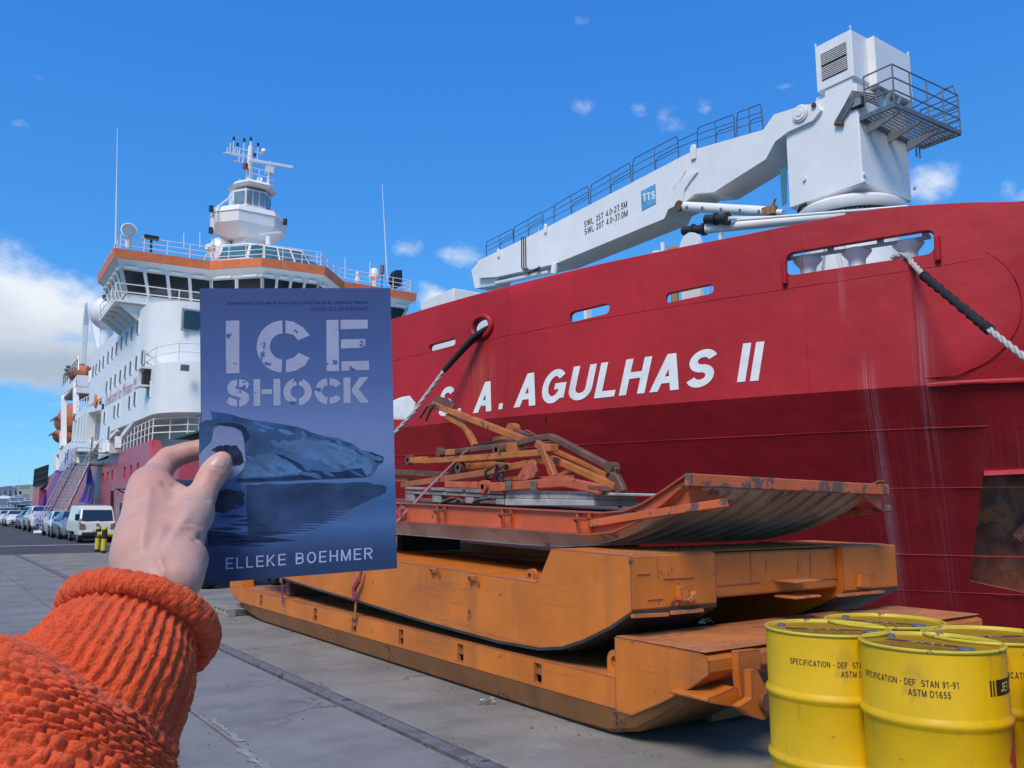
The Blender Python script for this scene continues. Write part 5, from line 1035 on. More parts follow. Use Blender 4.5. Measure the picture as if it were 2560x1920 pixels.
# ================================================================== cargo sledges on the quay
OCH = mat('ochre orange sledge paint', (.62, .168, .013), .50, var=.13, scale=1.7, bump=.12, bscale=9, streak=((.34, .105, .025), 0, .6, 3.4), chips=((.13, .055, .045), .65, 4.6), edge=((.16, .07, .06), .022, 1.15), scuff=((.28, .10, .04), .45, (3, .55, 9)), dents=.2)
OCHT = mat('scuffed sledge deck paint', (.50, .165, .045), .7, var=.2, scale=3, bump=.2, bscale=30, chips=((.20, .10, .075), .60, 5), dents=.4, scuff=((.25, .14, .11), .7, (1.2, 4, 4)), streak=((.33, .17, .10), 0, .5, 3))
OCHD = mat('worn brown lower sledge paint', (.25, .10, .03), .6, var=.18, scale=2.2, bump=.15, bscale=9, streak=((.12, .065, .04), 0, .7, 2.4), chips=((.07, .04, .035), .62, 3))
ROR = mat('red orange sledge paint', (.60, .105, .028), .55, var=.12, scale=2.2, bump=.12, bscale=9, edge=((.15, .08, .06), .016, 1.2), dents=.2, scuff=((.30, .09, .05), .45, (3, .6, 9)), chips=((.13, .07, .055), .63, 4.5), streak=((.36, .09, .035), 0, .5, 4))
RORB = mat('badly worn orange beam', (.60, .125, .035), .6, var=.12, scale=2.2, bump=.2, bscale=12, chips=((.14, .09, .07), .52, 5.5))
LAM = mat('grey brown runner planks', (.34, .30, .25), .5, .1, .25, 2.5, bump=.15, bscale=20, streak=((.42, .30, .17), 0, .5, 5), chips=((.14, .12, .11), .62, 3))
BRN = mat('brown worn steel', (.15, .068, .038), .6, var=.25, scale=5, bump=.2, bscale=20, chips=((.33, .15, .05), .64, 7))
OCHB = mat('ochre link paint', (.50, .145, .017), .55, var=.2, scale=4, edge=((.12, .06, .045), .012, 1.1), chips=((.13, .06, .04), .59, 6), streak=((.3, .14, .05), 0, .4, 6))
ORD = mat('dark orange link paint', (.40, .105, .022), .55, var=.2, scale=4, edge=((.10, .05, .04), .012, 1.1), chips=((.10, .05, .04), .60, 6))
RLK = mat('red orange link paint', (.52, .105, .032), .55, var=.2, scale=4, edge=((.12, .06, .05), .012, 1.1), chips=((.13, .07, .06), .60, 6))
WOOD = mat('weathered grey timber', (.29, .27, .235), .9, var=.25, scale=6, bump=.4, bscale=30, streak=((.16, .15, .13), 0, .6, 12))
DWOOD = mat('timber darkened for gap shade', (.045, .038, .03), .9, var=.3, scale=6)  # bearer colour darkened to stand for shade in the gaps between sledges
WOODL = mat('paler grey timber', (.42, .40, .365), .9, var=.2, scale=6, bump=.4, bscale=30, streak=((.24, .22, .2), 0, .5, 12))
def yz(f, pts, X): return [(p.y, p.z) for p in (onX(*f(*q), X) for q in pts)]
def ext(t, poly, x0, x1, name, m, holes=(), bev=.012): return panel(poly, holes, lambda y, z: Vector((x0, y, z)), lambda y, z: Vector((x1, y, z))).build(name, m, t, bevel=bev)
def padeye(t, c, ax, r, th, m, base):
    ax = Vector(ax); u_ = Vector((0, 1, 0)) if abs(ax.x) > .5 else Vector((1, 0, 0)); v_ = Vector((0, 0, 1)); n = 12
    o_ = [(r*math.cos(a), r*math.sin(a)) for a in np.linspace(0, math.pi, n)]+[(-r, -base), (r, -base)]
    h_ = [(r*.42*math.cos(a), r*.42*math.sin(a)) for a in np.linspace(0, 2*math.pi, 12, endpoint=False)]
    c = Vector(c); panel(o_, [h_], lambda a, b: c+u_*a+v_*b, lambda a, b: c+u_*a+v_*b+ax*th).build('pad_eye', m, t, bevel=.006)
# ------------------------------------------------ bottom sledge
s1 = thing('cargo_sledge', 'bottom ochre cargo sledge resting on the concrete', 'sledge', (5.5, 8, 0), 'stacked polar cargo sledges')
slots = []
for x in (260, 490, 655, 855, 1108, 1437):
    c = onX(*d1(x, 370+(x-260)*.272), 3.9); w = .05 if x < 700 else .045; slots.append([(c.y-w, .225), (c.y+w, .225), (c.y+w, .365), (c.y-w, .365)])
for XS_, XI, s in ((3.9, 4.62, 1), (7.12, 6.40, -1)):
    ext(s1, [(4.37, .195), (12.38, .195), (12.85, .30), (12.9, .47), (12.6, .47), (12.38, .40), (4.37, .395)], XS_, XS_+s*.035, 'side_band', OCH, slots if s == 1 else (), .006)
    MB().prism([(XS_+s*.036, 4.38, .30), (XS_+s*.036, 12.5, .30), (XI, 12.5, .30), (XI, 4.38, .30)], (0, 0, .09)).build('side_deck', OCHT, s1)
    # lower chine: slants inward to the runner, turned up at both ends
    st = [(3.62, .50, .50), (3.8, .42, .33), (4.0, .31, .20), (4.24, .19, .07), (4.5, .19, .01), (4.9, .19, 0), (8, .19, 0), (11.6, .19, 0), (12.1, .19, .05), (12.5, .21, .14), (12.8, .29, .28)]
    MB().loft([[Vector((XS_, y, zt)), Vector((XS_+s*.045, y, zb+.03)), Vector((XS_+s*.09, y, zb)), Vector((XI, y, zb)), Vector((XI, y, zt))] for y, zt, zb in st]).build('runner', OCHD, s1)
if True:
    for sl in slots:
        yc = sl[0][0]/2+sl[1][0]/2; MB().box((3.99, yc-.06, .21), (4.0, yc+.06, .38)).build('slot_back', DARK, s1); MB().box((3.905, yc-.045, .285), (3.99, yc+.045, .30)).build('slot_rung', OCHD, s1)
MB().box((4.63, 4.4, .25), (6.39, 12.4, .385)).build('deck', OCHT, s1)
nose = [(4.37, .66), (3.62, .655), (3.55, .63), (3.55, .54), (3.70, .44), (3.95, .31), (4.22, .185), (4.37, .185)]
ext(s1, nose, 3.898, 4.62, 'nose_block', OCH); ext(s1, nose, 6.40, 7.122, 'nose_block', OCH)
MB().box((4.621, 3.60, .50), (6.399, 4.37, .652)).build('nose_beam', OCH, s1, bevel=.012)
MB().box((3.9, 3.57, .6605), (7.12, 4.36, .668)).build('nose_top', OCHT, s1, bevel=.004)
MB().box((4.63, 4.2, .05), (6.39, 4.36, .5)).build('nose_back_plate', OCHD, s1)
for XS_, s in ((3.9, 1), (7.12, -1)): ext(s1, [(12.36, .30), (12.9, .33), (13.0, .86), (12.5, .86)], XS_+s*.036, XS_+s*.2, 'stern_post', OCH)
padeye(s1, (3.99, 4.48, .48), (1, 0, 0), .075, .05, OCH, .09)
hp_ = lambda x, y: onY(*c5(x, y), 3.5)
for dx in (0., .16):
    P = [hp_(*p) for p in ((790, 1150), (815, 1160), (895, 1310), (895, 1370), (850, 1410), (760, 1365), (720, 1330), (785, 1290))]
    MB().prism([p+Vector((dx, 0, 0)) for p in P], (.045, .0, 0)).build('hitch_plate', OCH, s1, bevel=.006) if False else None
def flat(pts, Y, th, name, m, t, bev=.006, hole=None):
    P = [(p.x, p.z) for p in (onY(*c5(*q), Y) for q in pts)]; h = []
    if hole: c = onY(*c5(*hole[:2]), Y); h = [[(c.x+hole[2]*math.cos(a), c.z+hole[2]*math.sin(a)) for a in np.linspace(0, 2*math.pi, 16, endpoint=False)]]
    return panel(P, h, lambda a, b: Vector((a, Y, b)), lambda a, b: Vector((a, Y+th, b))).build(name, m, t, bevel=bev)
flat(((722, 1055), (832, 1045), (832, 1150), (790, 1150), (790, 1300), (740, 1300), (722, 1150)), 3.50, .06, 'hitch_upright', OCH, s1)
flat(((785, 1155), (815, 1150), (898, 1310), (900, 1375), (850, 1412), (790, 1395), (720, 1345), (790, 1300)), 3.42, .06, 'hitch_plate', OCH, s1, .006, (852, 1312, .035))
flat(((560, 1300), (700, 1240), (790, 1290), (790, 1335), (700, 1345), (560, 1320)), 3.52, .3, 'hitch_shelf', OCH, s1)
c = onY(*c5(852, 1312), 3.415); MB().lathe([(.036, 0), (.055, 0), (.055, .03), (.036, .03)], c, (0, -1, 0), 16).build('hitch_bush', BRN, s1)
# ------------------------------------------------ middle sledge
s2 = thing('cargo_sledge', 'middle ochre cargo sledge stacked on the bottom sledge', 'sledge', (5.5, 8, .48), 'stacked polar cargo sledges')
side2 = [(4.2, 1.2), (4.2, .84), (4.42, .72), (4.7, .60), (4.95, .52), (5.22, .48), (5.76, .465), (7, .495), (8.31, .55), (9.5, .59), (10.6, .64), (11.5, .75), (12.2, .95), (12.2, 1.08), (10, 1.05), (7.5, 1.0), (5.23, .955), (5.06, 1.215)]
for XS_, XI in ((3.9, 4.72), (7.03, 6.25)):
    ext(s2, side2, XS_, XI, 'ski_side', OCH)
    MB().loft([[Vector((XS_, y, z-.004)), Vector((XS_, y, z-.02)), Vector((XI, y, z-.02)), Vector((XI, y, z-.004))] for y, z in side2[1:13]]).build('ski_sole', mat('dark ski sole', (.05, .055, .055), .45, .3, .3, 3), s2)
MB().box((4.722, 4.26, .87), (6.248, 5.0, 1.19)).build('cross_beam', OCH, s2, bevel=.012)
MB().box((4.722, 5.2, .80), (6.248, 12.0, .93)).build('deck', OCHT, s2)
MB().box((3.93, 5.3, .94), (4.72, 12.0, .965)).build('deck_edge', OCHT, s2)
CHK = mat('chequer plate', (.46, .18, .06), .6, .1, .2, 4, chips=((.28, .16, .10), .58, 6))
for (xa, xb, ya, yb) in ((3.92, 4.70, 4.22, 5.0), (4.73, 7.01, 4.28, 5.0)):
    MB().box((xa, ya, 1.2005), (xb, yb, 1.207)).build('chequer_plate', CHK, s2)
    tr_ = MB(); nx, ny = int((xb-xa)/.034), int((yb-ya)/.034)
    for i in range(nx):
        for j in range(ny):
            cx, cy_ = xa+(i+.5)*.034, ya+(j+.5)*.034; dx, dy = (.014, .0035) if (i+j) % 2 else (.0035, .014); tr_.add([(cx-dx, cy_, 1.2072), (cx, cy_-dy, 1.2072), (cx+dx, cy_, 1.2072), (cx, cy_+dy, 1.2072), (cx, cy_, 1.2098)], [(0, 1, 4), (1, 2, 4), (2, 3, 4), (3, 0, 4)])
    tag(tr_.build('chequer_treads', CHK, s2), kind='stuff')
c = onX(*d1(1410, 272), 3.98); padeye(s2, (3.96, c.y, c.z), (1, 0, 0), .055, .05, OCH, .06)
for x, y in ((1005, 255), (1170, 288)): c = onX(*d1(x, y), 3.89); MB().tube([c+Vector((.0, -.06, -.04)), c+Vector((-.03, -.06, .03)), c+Vector((-.03, .06, .03)), c+Vector((0, .06, -.04))], .012, 6).build('lashing_loop', OCH, s2)
# weld lines and fittings on the front
for pts in (((190, 655), (255, 652)), ((330, 678), (485, 670)), ((245, 788), (325, 780)), ((290, 560), (300, 665)), ((780, 545), (783, 690)), ((860, 590), (862, 640)), ((1025, 590), (1028, 640)), ((1090, 550), (1090, 670)), ((610, 715), (830, 695)), ((1080, 685), (1250, 675))):
    Y = 4.198 if pts[0][0] < 600 else 4.258; MB().tube([onY(*c5(*p), Y) for p in pts], .006, 5).build('weld_bead', OCH, s2)
for yy_ in (690, 772): a, b = onY(*c5(935, yy_), 4.2), onY(*c5(1068, yy_-4), 4.2); MB().box((a.x, 4.06, a.z-.008), (b.x, 4.259, a.z+.008)).build('tow_bracket', OCHT, s2, bevel=.004)
flat(((420, 725), (455, 722), (470, 745), (455, 795), (425, 795)), 4.14, .06, 'front_lug', OCH, s2); flat(((455, 790), (505, 740), (512, 760), (475, 797)), 4.13, .05, 'front_lug', OCHT, s2)
flat(((1362, 660), (1405, 660), (1405, 722), (1362, 725)), 4.14, .06, 'front_lug', OCH, s2)
for a, b in (((168, 872), (350, 862)), ((370, 855), (530, 840)), ((1235, 765), (1345, 755)), ((1355, 752), (1470, 745))): MB().bar([onY(*c5(*a), 4.17), onY(*c5(*b), 4.17)], .03, .022).build('toe_strip', OCHT, s2)
for x0_, x1_ in ((4.0, 4.65), (6.32, 6.95)): MB().prism([(x0_, 4.24, .83), (x1_, 4.24, .83), (x1_, 5.0, .49), (x0_, 5.0, .49)], (0, 0, -.012)).build('teal_toe', mat('teal grey sole plate', (.10, .14, .15), .5, .3, .3, 4), s2)
# timber dunnage between the sledges
for (x, y, z, lab) in ((4.3, 10.9, .40, 'timber block between the bottom and middle sledges near the straps'), ):
    MB_ = MB().box((x-.25, y-.06, .395), (x+.3, y+.06, .60)); o = MB_.build('timber_block', BRN, bevel=.01, loc=Vector((x, y, z))); tag(o, lab, 'timber block')
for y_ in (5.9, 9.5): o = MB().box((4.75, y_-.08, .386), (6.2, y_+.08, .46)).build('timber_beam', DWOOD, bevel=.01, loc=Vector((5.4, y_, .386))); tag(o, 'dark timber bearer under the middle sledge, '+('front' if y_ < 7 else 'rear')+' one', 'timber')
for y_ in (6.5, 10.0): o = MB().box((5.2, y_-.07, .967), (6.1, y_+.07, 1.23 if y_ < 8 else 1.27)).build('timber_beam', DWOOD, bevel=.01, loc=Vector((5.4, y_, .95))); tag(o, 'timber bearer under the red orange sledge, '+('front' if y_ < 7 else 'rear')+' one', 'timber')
# ------------------------------------------------ red orange sledge
s3 = thing('cargo_sledge', 'top red orange sledge with upturned ribbed bow, loaded with links', 'sledge', (5.4, 7.5, 1.2), 'stacked polar cargo sledges')
zt = lambda y: 1.49+.029*(y-5.08); zb = lambda y: 1.32+.022*(y-4.95)
for XS_, s in ((4.2, 1), (6.55, -1)):
    web = [(4.55, zt(4.55)-.012), (11.8, zt(11.8)-.012), (11.8, zb(11.8)), (5.0, zb(5.0)), (4.72, 1.345), (4.45, 1.43), (4.2, 1.545), (4.0, 1.665), (3.96, 1.72), (4.1, 1.665), (4.28, 1.585)]
    ext(s3, web, XS_+s*.03, XS_+s*.055, 'side_web', ROR, (), .0)
    fl_ = [(11.8, zt(11.8)), (5.2, zt(5.2)), (4.85, zt(4.85)), (4.6, 1.50), (4.40, 1.55), (4.22, 1.625), (4.08, 1.69), (3.96, 1.745)]
    MB().loft([[Vector((XS_, y, z)), Vector((XS_+s*.10, y, z)), Vector((XS_+s*.10, y, z-.012)), Vector((XS_, y, z-.012))] for y, z in fl_]).build('top_flange', ROR, s3)
    MB().loft([[Vector((XS_+s*.0, y, z)), Vector((XS_+s*.10, y, z)), Vector((XS_+s*.10, y, z-.012)), Vector((XS_, y, z-.012))] for y, z in ((11.8, zb(11.8)), (5.0, zb(5.0)), (4.72, 1.345), (4.45, 1.43), (4.2, 1.545), (4.02, 1.655))]).build('bottom_flange', ROR, s3)
    for y_ in (4.98, 6.02, 7.15, 8.05, 9.2, 10.4):
        for dy_ in (0., .14): MB().box((XS_, y_+dy_-.01, zb(y_)+.003), (XS_+s*.029, y_+dy_+.01, zt(y_)-.014)).build('stiffener', ROR, s3)
        if s == 1: MB().tube([(XS_-.01, y_-.02, zt(y_)-.05), (XS_-.05, y_-.03, zt(y_)-.06), (XS_-.05, y_+.12, zt(y_)-.055), (XS_-.01, y_+.13, zt(y_)-.08)], .010, 6).build('lashing_hook', BRN, s3)
    arm = [Vector((XS_+s*.012, y, z)) for y, z in ((4.96, 1.395), (4.6, 1.44), (4.2, 1.485), (3.64 if s == 1 else 3.93, 1.545 if s == 1 else 1.515))]
    MB().bar(arm, .05, .055).build('tow_arm', RORB, s3, bevel=.005)
    MB().prism([(XS_+s*.06, 3.97, 1.66), (XS_+s*.06, 4.25, 1.53), (XS_+s*.06, 4.0, 1.50)], (s*.6, .12, .05)).build('bow_gusset', ROR, s3) if s == 1 else MB().prism([(XS_-.05, 3.97, 1.66), (XS_-.35, 3.97, 1.62), (XS_-.06, 3.97, 1.50)], (0, .03, 0)).build('bow_gusset', ROR, s3)
MB().bar([(4.19, 3.95, 1.70), (6.54, 3.95, 1.665)], .05, .085).build('bow_beam', RORB, s3, bevel=.006)
MB().prism([(4.3, 5.0, zt(5.0)-.02), (6.45, 5.0, zt(5.0)-.02), (6.45, 11.7, zt(11.7)-.02), (4.3, 11.7, zt(11.7)-.02)], (0, 0, .014)).build('deck', mat('rust brown deck', (.12, .07, .05), .8, var=.3, scale=4), s3)
run = [(11.8, 1.30), (9, 1.27), (7, 1.24), (6, 1.225), (5.4, 1.225), (5.0, 1.255), (4.75, 1.305), (4.5, 1.385), (4.28, 1.48), (4.12, 1.57), (4.0, 1.645)]
npl = 11
for k in range(npl):
    xa = 4.30+2.15*k/npl; xb = 4.30+2.15*(k+1)/npl+.012
    MB().loft([[Vector((xa, y, z-.022)), Vector((xb, y, z+.004)), Vector((xb, y, z+.022)), Vector((xa, y, z+.012))] for y, z in run]).build('runner_plank', LAM, s3, smooth=30)
MB().loft([[Vector((4.212, y, zf)), Vector((4.30, y, z-.012)), Vector((4.31, y, z)), Vector((4.23, y, zf+.0))] for y, z, zf in [(y, z, zb(y)-.014 if y > 4.9 else z+.03) for y, z in run]]).build('runner_side', LAM, s3)
# bent outer runner edge

# ------------------------------------------------ pallets and timber on the red sledge
def plank(t, poly_c4, X, dx, m, name='plank'):
    P = [onX(*c4(*p), X) for p in poly_c4]; return MB().prism(P, (dx, 0, 0)).build(name, m, t, bevel=.006)
pa = thing('wooden_pallet', 'grey weathered wooden pallet under the left half of the link pile', 'pallet', onX(*c4(560, 930), 4.6))
for k in range(3):
    X = 4.42+k*.42
    plank(pa, ((168, 838), (940, 880), (940, 905), (168, 866)), X, .09, WOOD)
    for xa in (168, 380, 640, 880): plank(pa, ((xa, 868+(xa-168)*.052), (xa+65, 871+(xa-168)*.052), (xa+65, 930+(xa-168)*.035), (xa, 927+(xa-168)*.035)), X+.005, .08, WOOD, 'block')
for k in range(5): plank(pa, ((165+k*158, 812+k*8), (300+k*158, 819+k*8), (300+k*158, 838+k*8), (165+k*158, 832+k*8)), 4.40, .98, WOOD)
tb = thing('timber_stack', 'stack of pale sawn timbers at the right end of the pallet', 'timber', onX(*c4(1300, 965), 4.5))
plank(tb, ((955, 905), (1655, 915), (1655, 965), (955, 960)), 4.42, .5, WOODL); plank(tb, ((960, 866), (1300, 872), (1300, 908), (960, 903)), 4.43, .45, WOODL); plank(tb, ((1306, 872), (1612, 880), (1612, 912), (1306, 908)), 4.43, .45, WOODL); plank(tb, ((1615, 880), (1660, 881), (1660, 913), (1615, 912)), 4.43, .45, WOODL)
plank(tb, ((920, 840), (1820, 862), (1820, 884), (920, 864)), 4.44, .6, WOODL)
pb_ = thing('wooden_pallet', 'low wooden pallet on the ground under the far left end of the bottom sledge', 'pallet', onZ(*d1(170, 420), 0)); g_ = onZ(*d1(125, 398), 0)
for k in range(4): MB().box((3.72, 12.35+.2*k, .085), (4.9, 12.47+.2*k, .105)).build('plank', WOOD, pb_, bevel=.004)
for k in range(3): MB().box((3.74+.45*k, 12.34, .0), (3.84+.45*k, 13.1, .084)).build('bearer', WOOD, pb_, bevel=.004)
# strap coil tails hanging off the pallet
wb = thing('webbing_strap', 'loose green grey webbing strap hanging from the pallet', 'strap', onX(*c4(500, 930), 4.38)); WEB = mat('grey webbing', (.12, .115, .09), .9, var=.3, scale=20)
for pts in (((430, 975), (460, 940), (540, 905), (570, 900)), ((575, 935), (600, 910), (630, 930)), ((710, 940), (740, 915), (820, 905), (850, 900))): MB().bar([onX(*c4(*p), 4.37) for p in pts], .05, .012, (.3, .3, 1)).build('strap', WEB, wb)
# ------------------------------------------------ pile of drawbar links
def lk(name_label, pts0, X): return thing('drawbar_link', name_label, 'steel link', onX(*c4(*pts0), X), 'steel drawbar links piled on the red sledge')
def P4(X, pts): return [onX(*c4(*p), X if not isinstance(X, (list, tuple)) else X[i]) for i, p in enumerate(pts)]
def ringlug(t, p, X, r, m, th=.07):
    c = onX(*c4(*p), X); MB().lathe([(r*.42, -th/2), (r, -th/2), (r, th/2), (r*.42, th/2), (r*.42, -th/2)], c, (1, 0, 0), 18).build('lug_ring', m, t, smooth=40)
    MB().lathe([(r*.40, -th*.3), (r*.40, th*.3)], c, (1, 0, 0), 12).build('lug_bush', DARK, t)
def hook(t, X, pts, m, dx=(-.05, .05)):
    for d in dx: MB().bar([onX(*c4(*p), X+d) for p in pts], .03, .035, (1, 0, 0)).build('fork_prong', m, t, bevel=.006)
LB = lambda path, w, h, *a: MB().bar(path, w*.84, h*.84, *a)
k1 = lk('longest ochre link with forked hook, jutting up left over the ship name', (900, 400), 5.1)
LB(P4(5.1, ((395, 162), (700, 282), (1115, 445))), .09, .085).build('arm', OCHB, k1, bevel=.008); LB(P4(5.12, ((500, 255), (640, 335), (690, 420), (722, 490))), .08, .075, (0, 0, 1)).build('strut', OCHB, k1, bevel=.008)
hook(k1, 5.1, ((400, 165), (345, 170), (310, 225), (282, 268)), BRN); hook(k1, 5.1, ((410, 180), (375, 195), (350, 240), (328, 290)), BRN, (.0,))
LB(P4(5.1, ((380, 150), (430, 128), (490, 140), (550, 190))), .11, .03, (1, 0, 0)).build('hook_cap', BRN, k1)
k2 = lk('brown bent link tube arched over the top of the pile', (1320, 430), 4.95)
LB(P4(4.95, ((440, 545), (640, 528), (1040, 480), (1200, 435), (1320, 418), (1370, 440), (1600, 560), (1845, 690))), .085, .078).build('arm', BRN, k2, bevel=.012); ringlug(k2, (448, 540), 4.95, .055, BRN); ringlug(k2, (925, 520), 4.9, .065, BRN, .13); MB().box(onX(*c4(960, 552), 4.9), onX(*c4(1042, 462), 4.9)+Vector((.14, 0, 0))).build('clevis_block', OCHB, k2, bevel=.01)
MB().box(onX(*c4(480, 570), 4.9), onX(*c4(552, 512), 4.9)+Vector((.1, 0, 0))).build('end_block', OCHB, k2, bevel=.01); MB().lathe([(.03, -.05), (.05, -.05), (.05, .05), (.03, .05)], onX(*c4(1800, 660), 4.93), (1, 0, 0), 12).build('lug_ring', BRN, k2)
k3 = lk('ochre cranked link whose hooked right end drops over the timbers', (1330, 560), 4.75)
LB(P4(4.75, ((205, 602), (300, 612), (700, 588), (1235, 545))), .08, .08).build('arm', OCHB, k3, bevel=.008); ringlug(k3, (205, 600), 4.75, .058, BRN); MB().box(onX(*c4(225, 635), 4.7), onX(*c4(298, 572), 4.7)+Vector((.1, 0, 0))).build('end_block', OCHB, k3, bevel=.01)
LB(P4(4.78, ((1330, 590), (1560, 690), (1835, 812))), .075, .075).build('arm', OCHB, k3, bevel=.008); LB(P4(4.95, ((1320, 515), (1560, 620), (1810, 745))), .06, .055).build('arm', OCHB, k3, bevel=.008)
LB(P4(4.8, ((1790, 735), (1840, 760), (1868, 820), (1880, 860))), .12, .07, (1, 0, 0)).build('hook_cap', BRN, k3, bevel=.01); hook(k3, 4.8, ((1840, 830), (1830, 890), (1812, 962)), BRN, (-.0,)); hook(k3, 4.8, ((1875, 840), (1878, 900), (1860, 975)), BRN, (.02,))
k4 = lk('dark orange upright strut bolted across the middle of the pile', (1300, 600), 4.62)
LB(P4(4.62, ((1210, 470), (1260, 505), (1290, 600), (1350, 745))), .085, .075, (1, 0, 0)).build('strut', ORD, k4, bevel=.008); MB().box(onX(*c4(1255, 540), 4.6), onX(*c4(1312, 470), 4.6)+Vector((.1, 0, 0))).build('head_block', OCHB, k4, bevel=.008); MB().box(onX(*c4(1330, 760), 4.6), onX(*c4(1400, 728), 4.6)+Vector((.1, 0, 0))).build('foot_plate', BRN, k4, bevel=.008)
k5 = lk('dark orange link sloping up from the left with an open clevis', (700, 740), 4.55)
LB(P4(4.55, ((150, 800), (330, 775), (800, 705), (1135, 632))), .085, .08).build('arm', ORD, k5, bevel=.008)
for d in (-.05, .06):
    pl_ = [onX(*c4(*p), 4.52+d) for p in ((1150, 595), (1185, 600), (1205, 690), (1180, 740), (1110, 765), (1065, 755), (1055, 720), (1100, 650))]; MB().prism(pl_, (.025, 0, 0)).build('clevis_plate', RLK, k5, bevel=.005)
ringlug(k5, (1122, 712), 4.5, .04, BRN, .05)
k6 = lk('red orange link lying lowest across the pallet and timbers', (1200, 800), 4.42)
LB(P4(4.42, ((500, 795), (760, 800))), .085, .08).build('arm', RLK, k6, bevel=.008); ringlug(k6, (800, 812), 4.4, .062, RLK); LB(P4(4.42, ((850, 822), (900, 820), (1180, 795), (1450, 778), (1735, 838))), .09, .095).build('arm', RLK, k6, bevel=.008); MB().box(onX(*c4(822, 855), 4.38), onX(*c4(918, 775), 4.38)+Vector((.1, 0, 0))).build('clevis_block', RLK, k6, bevel=.01); LB(P4(4.42, ((1640, 815), (1745, 822), (1758, 850))), .1, .03).build('end_plate', BRN, k6)
for x in (978, 1178): MB().box(onX(*c4(x-25, 838), 4.362), onX(*c4(x+25, 765), 4.362)+Vector((.005, 0, 0))).build('tape_band', WEB, k6)
k7 = lk('ochre pipe socket link half hidden in the middle of the pile', (640, 655), 4.85)
MB().tube(P4(4.85, ((560, 662), (640, 655))), .06, 16).build('socket', BRN, k7, smooth=40); ringlug(k7, (600, 660), 4.75, .062, BRN, .06); LB(P4(4.9, ((640, 655), (870, 640), (1080, 660))), .08, .085).build('arm', OCHB, k7, bevel=.008); LB(P4(5.1, ((1180, 605), (1450, 640), (1560, 720))), .07, .06).build('arm', OCHB, k7, bevel=.008); LB(P4(5.05, ((1380, 735), (1510, 668))), .07, .06).build('arm', OCHB, k7, bevel=.008); LB(P4(4.9, ((920, 590), (925, 640))), .1, .06, (1, 0, 0)).build('pin_block', DARK, k7)
k8 = lk('red brown beam lying at the left of the pile beside the book', (300, 710), 4.8)
LB(P4(4.8, ((-200, 690), (200, 702), (520, 722))), .1, .085).build('arm', BRN, k8, bevel=.008); LB(P4(4.85, ((-200, 748), (210, 756))), .1, .075).build('arm', OCHB, k8, bevel=.008); LB(P4(5.3, ((760, 480), (1040, 455), (1300, 470))), .09, .06).build('arm', BRN, k8, bevel=.008); LB(P4(4.6, ((900, 740), (1300, 755), (1480, 745))), .09, .06).build('arm', RLK, k8, bevel=.008)
k9 = lk('knob ended ochre link poking up behind the arched brown tube', (1050, 380), 5.35)
c = onX(*c4(1020, 362), 5.35); MB().lathe([(.02, -.05), (.075, -.05), (.075, .05), (.02, .05)], c, (1, 0, 0), 16).build('knob', OCHB, k9, smooth=40); LB(P4(5.35, ((1020, 362), (1100, 400), (1165, 425))), .09, .07).build('arm', BRN, k9); LB(P4(5.3, ((880, 440), (960, 425), (1100, 430))), .09, .05).build('arm', OCHB, k9); MB().tube(P4(5.4, ((1110, 372), (1130, 365), (1205, 405), (1190, 412))), .006, 5).build('wire_handle', mat('pink wire', (.36, .13, .13), .6), k9); MB().tube(P4(5.3, ((860, 440), (890, 410), (960, 445), (870, 448))), .007, 5).build('wire_handle', BRN, k9)
cb = thing('cable_sling', 'black cable loops slung round the dark orange link', 'cable', onX(*c4(870, 690), 4.45))
for (x, w_) in ((830, 35), (905, 30)): MB().tube([onX(*c4(x+w_*math.cos(a)*.8+(60 if math.sin(a) > .3 else 0)*math.sin(a), 700-58*math.sin(a)), 4.47+.06*math.cos(a)) for a in np.linspace(0, 2*math.pi, 20)], .013, 6).build('loop', BLACK, cb, smooth=60)
MB().tube(P4(4.45, ((890, 720), (915, 755), (940, 775))), .014, 6).build('tail', BLACK, cb)
# lashing straps
RED = mat('dull red webbing', (.24, .035, .05), .8, var=.3, scale=14); ls = lambda lab, p: thing('lashing_strap', lab, 'strap', p, 'red lashing straps round the sledges')
l1 = ls('long thin pink red strap crossing the pile beside the book', onX(*c4(100, 1080), 4.15)); MB().bar(P4([4.9, 4.4, 4.16, 4.12], ((665, 508), (370, 800), (110, 1075), (40, 1150))), .03, .006, (1, 0, .3)).build('strap', mat('faded pink strap', (.34, .14, .16), .8), l1); MB().bar(P4(4.14, ((60, 1060), (140, 975), (165, 975))), .03, .01, (1, 0, .3)).build('strap_tail', mat('faded pink strap', (.34, .14, .16), .8), l1)
l2 = ls('red ratchet strap tying the middle sledge to the bottom sledge', onX(*d1(655, 480), 3.85)); MB().bar([onX(*d1(*p), 3.85) for p in ((690, 240), (675, 300))], .035, .012, (1, 0, 0)).build('strap', RED, l2); MB().bar([onX(*d1(*p), 3.84) for p in ((678, 285), (655, 330), (660, 375))], .06, .03, (1, 0, 0)).build('ratchet', RED, l2, bevel=.006); MB().bar([onX(*d1(*p), 3.86) for p in ((664, 375), (657, 455))], .04, .008, (1, 0, 0)).build('lower_strap', mat('ochre strap', (.38, .15, .04), .8), l2); MB().tube([onX(*d1(*p), 3.87) for p in ((657, 450), (650, 470), (655, 488))], .007, 6).build('strap_hook', GALV, l2)
l3 = ls('short dark red strap on the bottom sledge left of the ratchet', onX(*d1(355, 420), 3.86)); MB().bar([onX(*d1(*p), 3.86) for p in ((347, 280), (352, 385))], .035, .008, (1, 0, 0)).build('strap', RED, l3); MB().tube([onX(*d1(*p), 3.86) for p in ((345, 275), (345, 300))], .018, 8).build('strap_buckle', GALV, l3); MB().tube([onX(*d1(*p), 3.87) for p in ((353, 385), (350, 400), (355, 420))], .007, 6).build('strap_hook', GALV, l3)
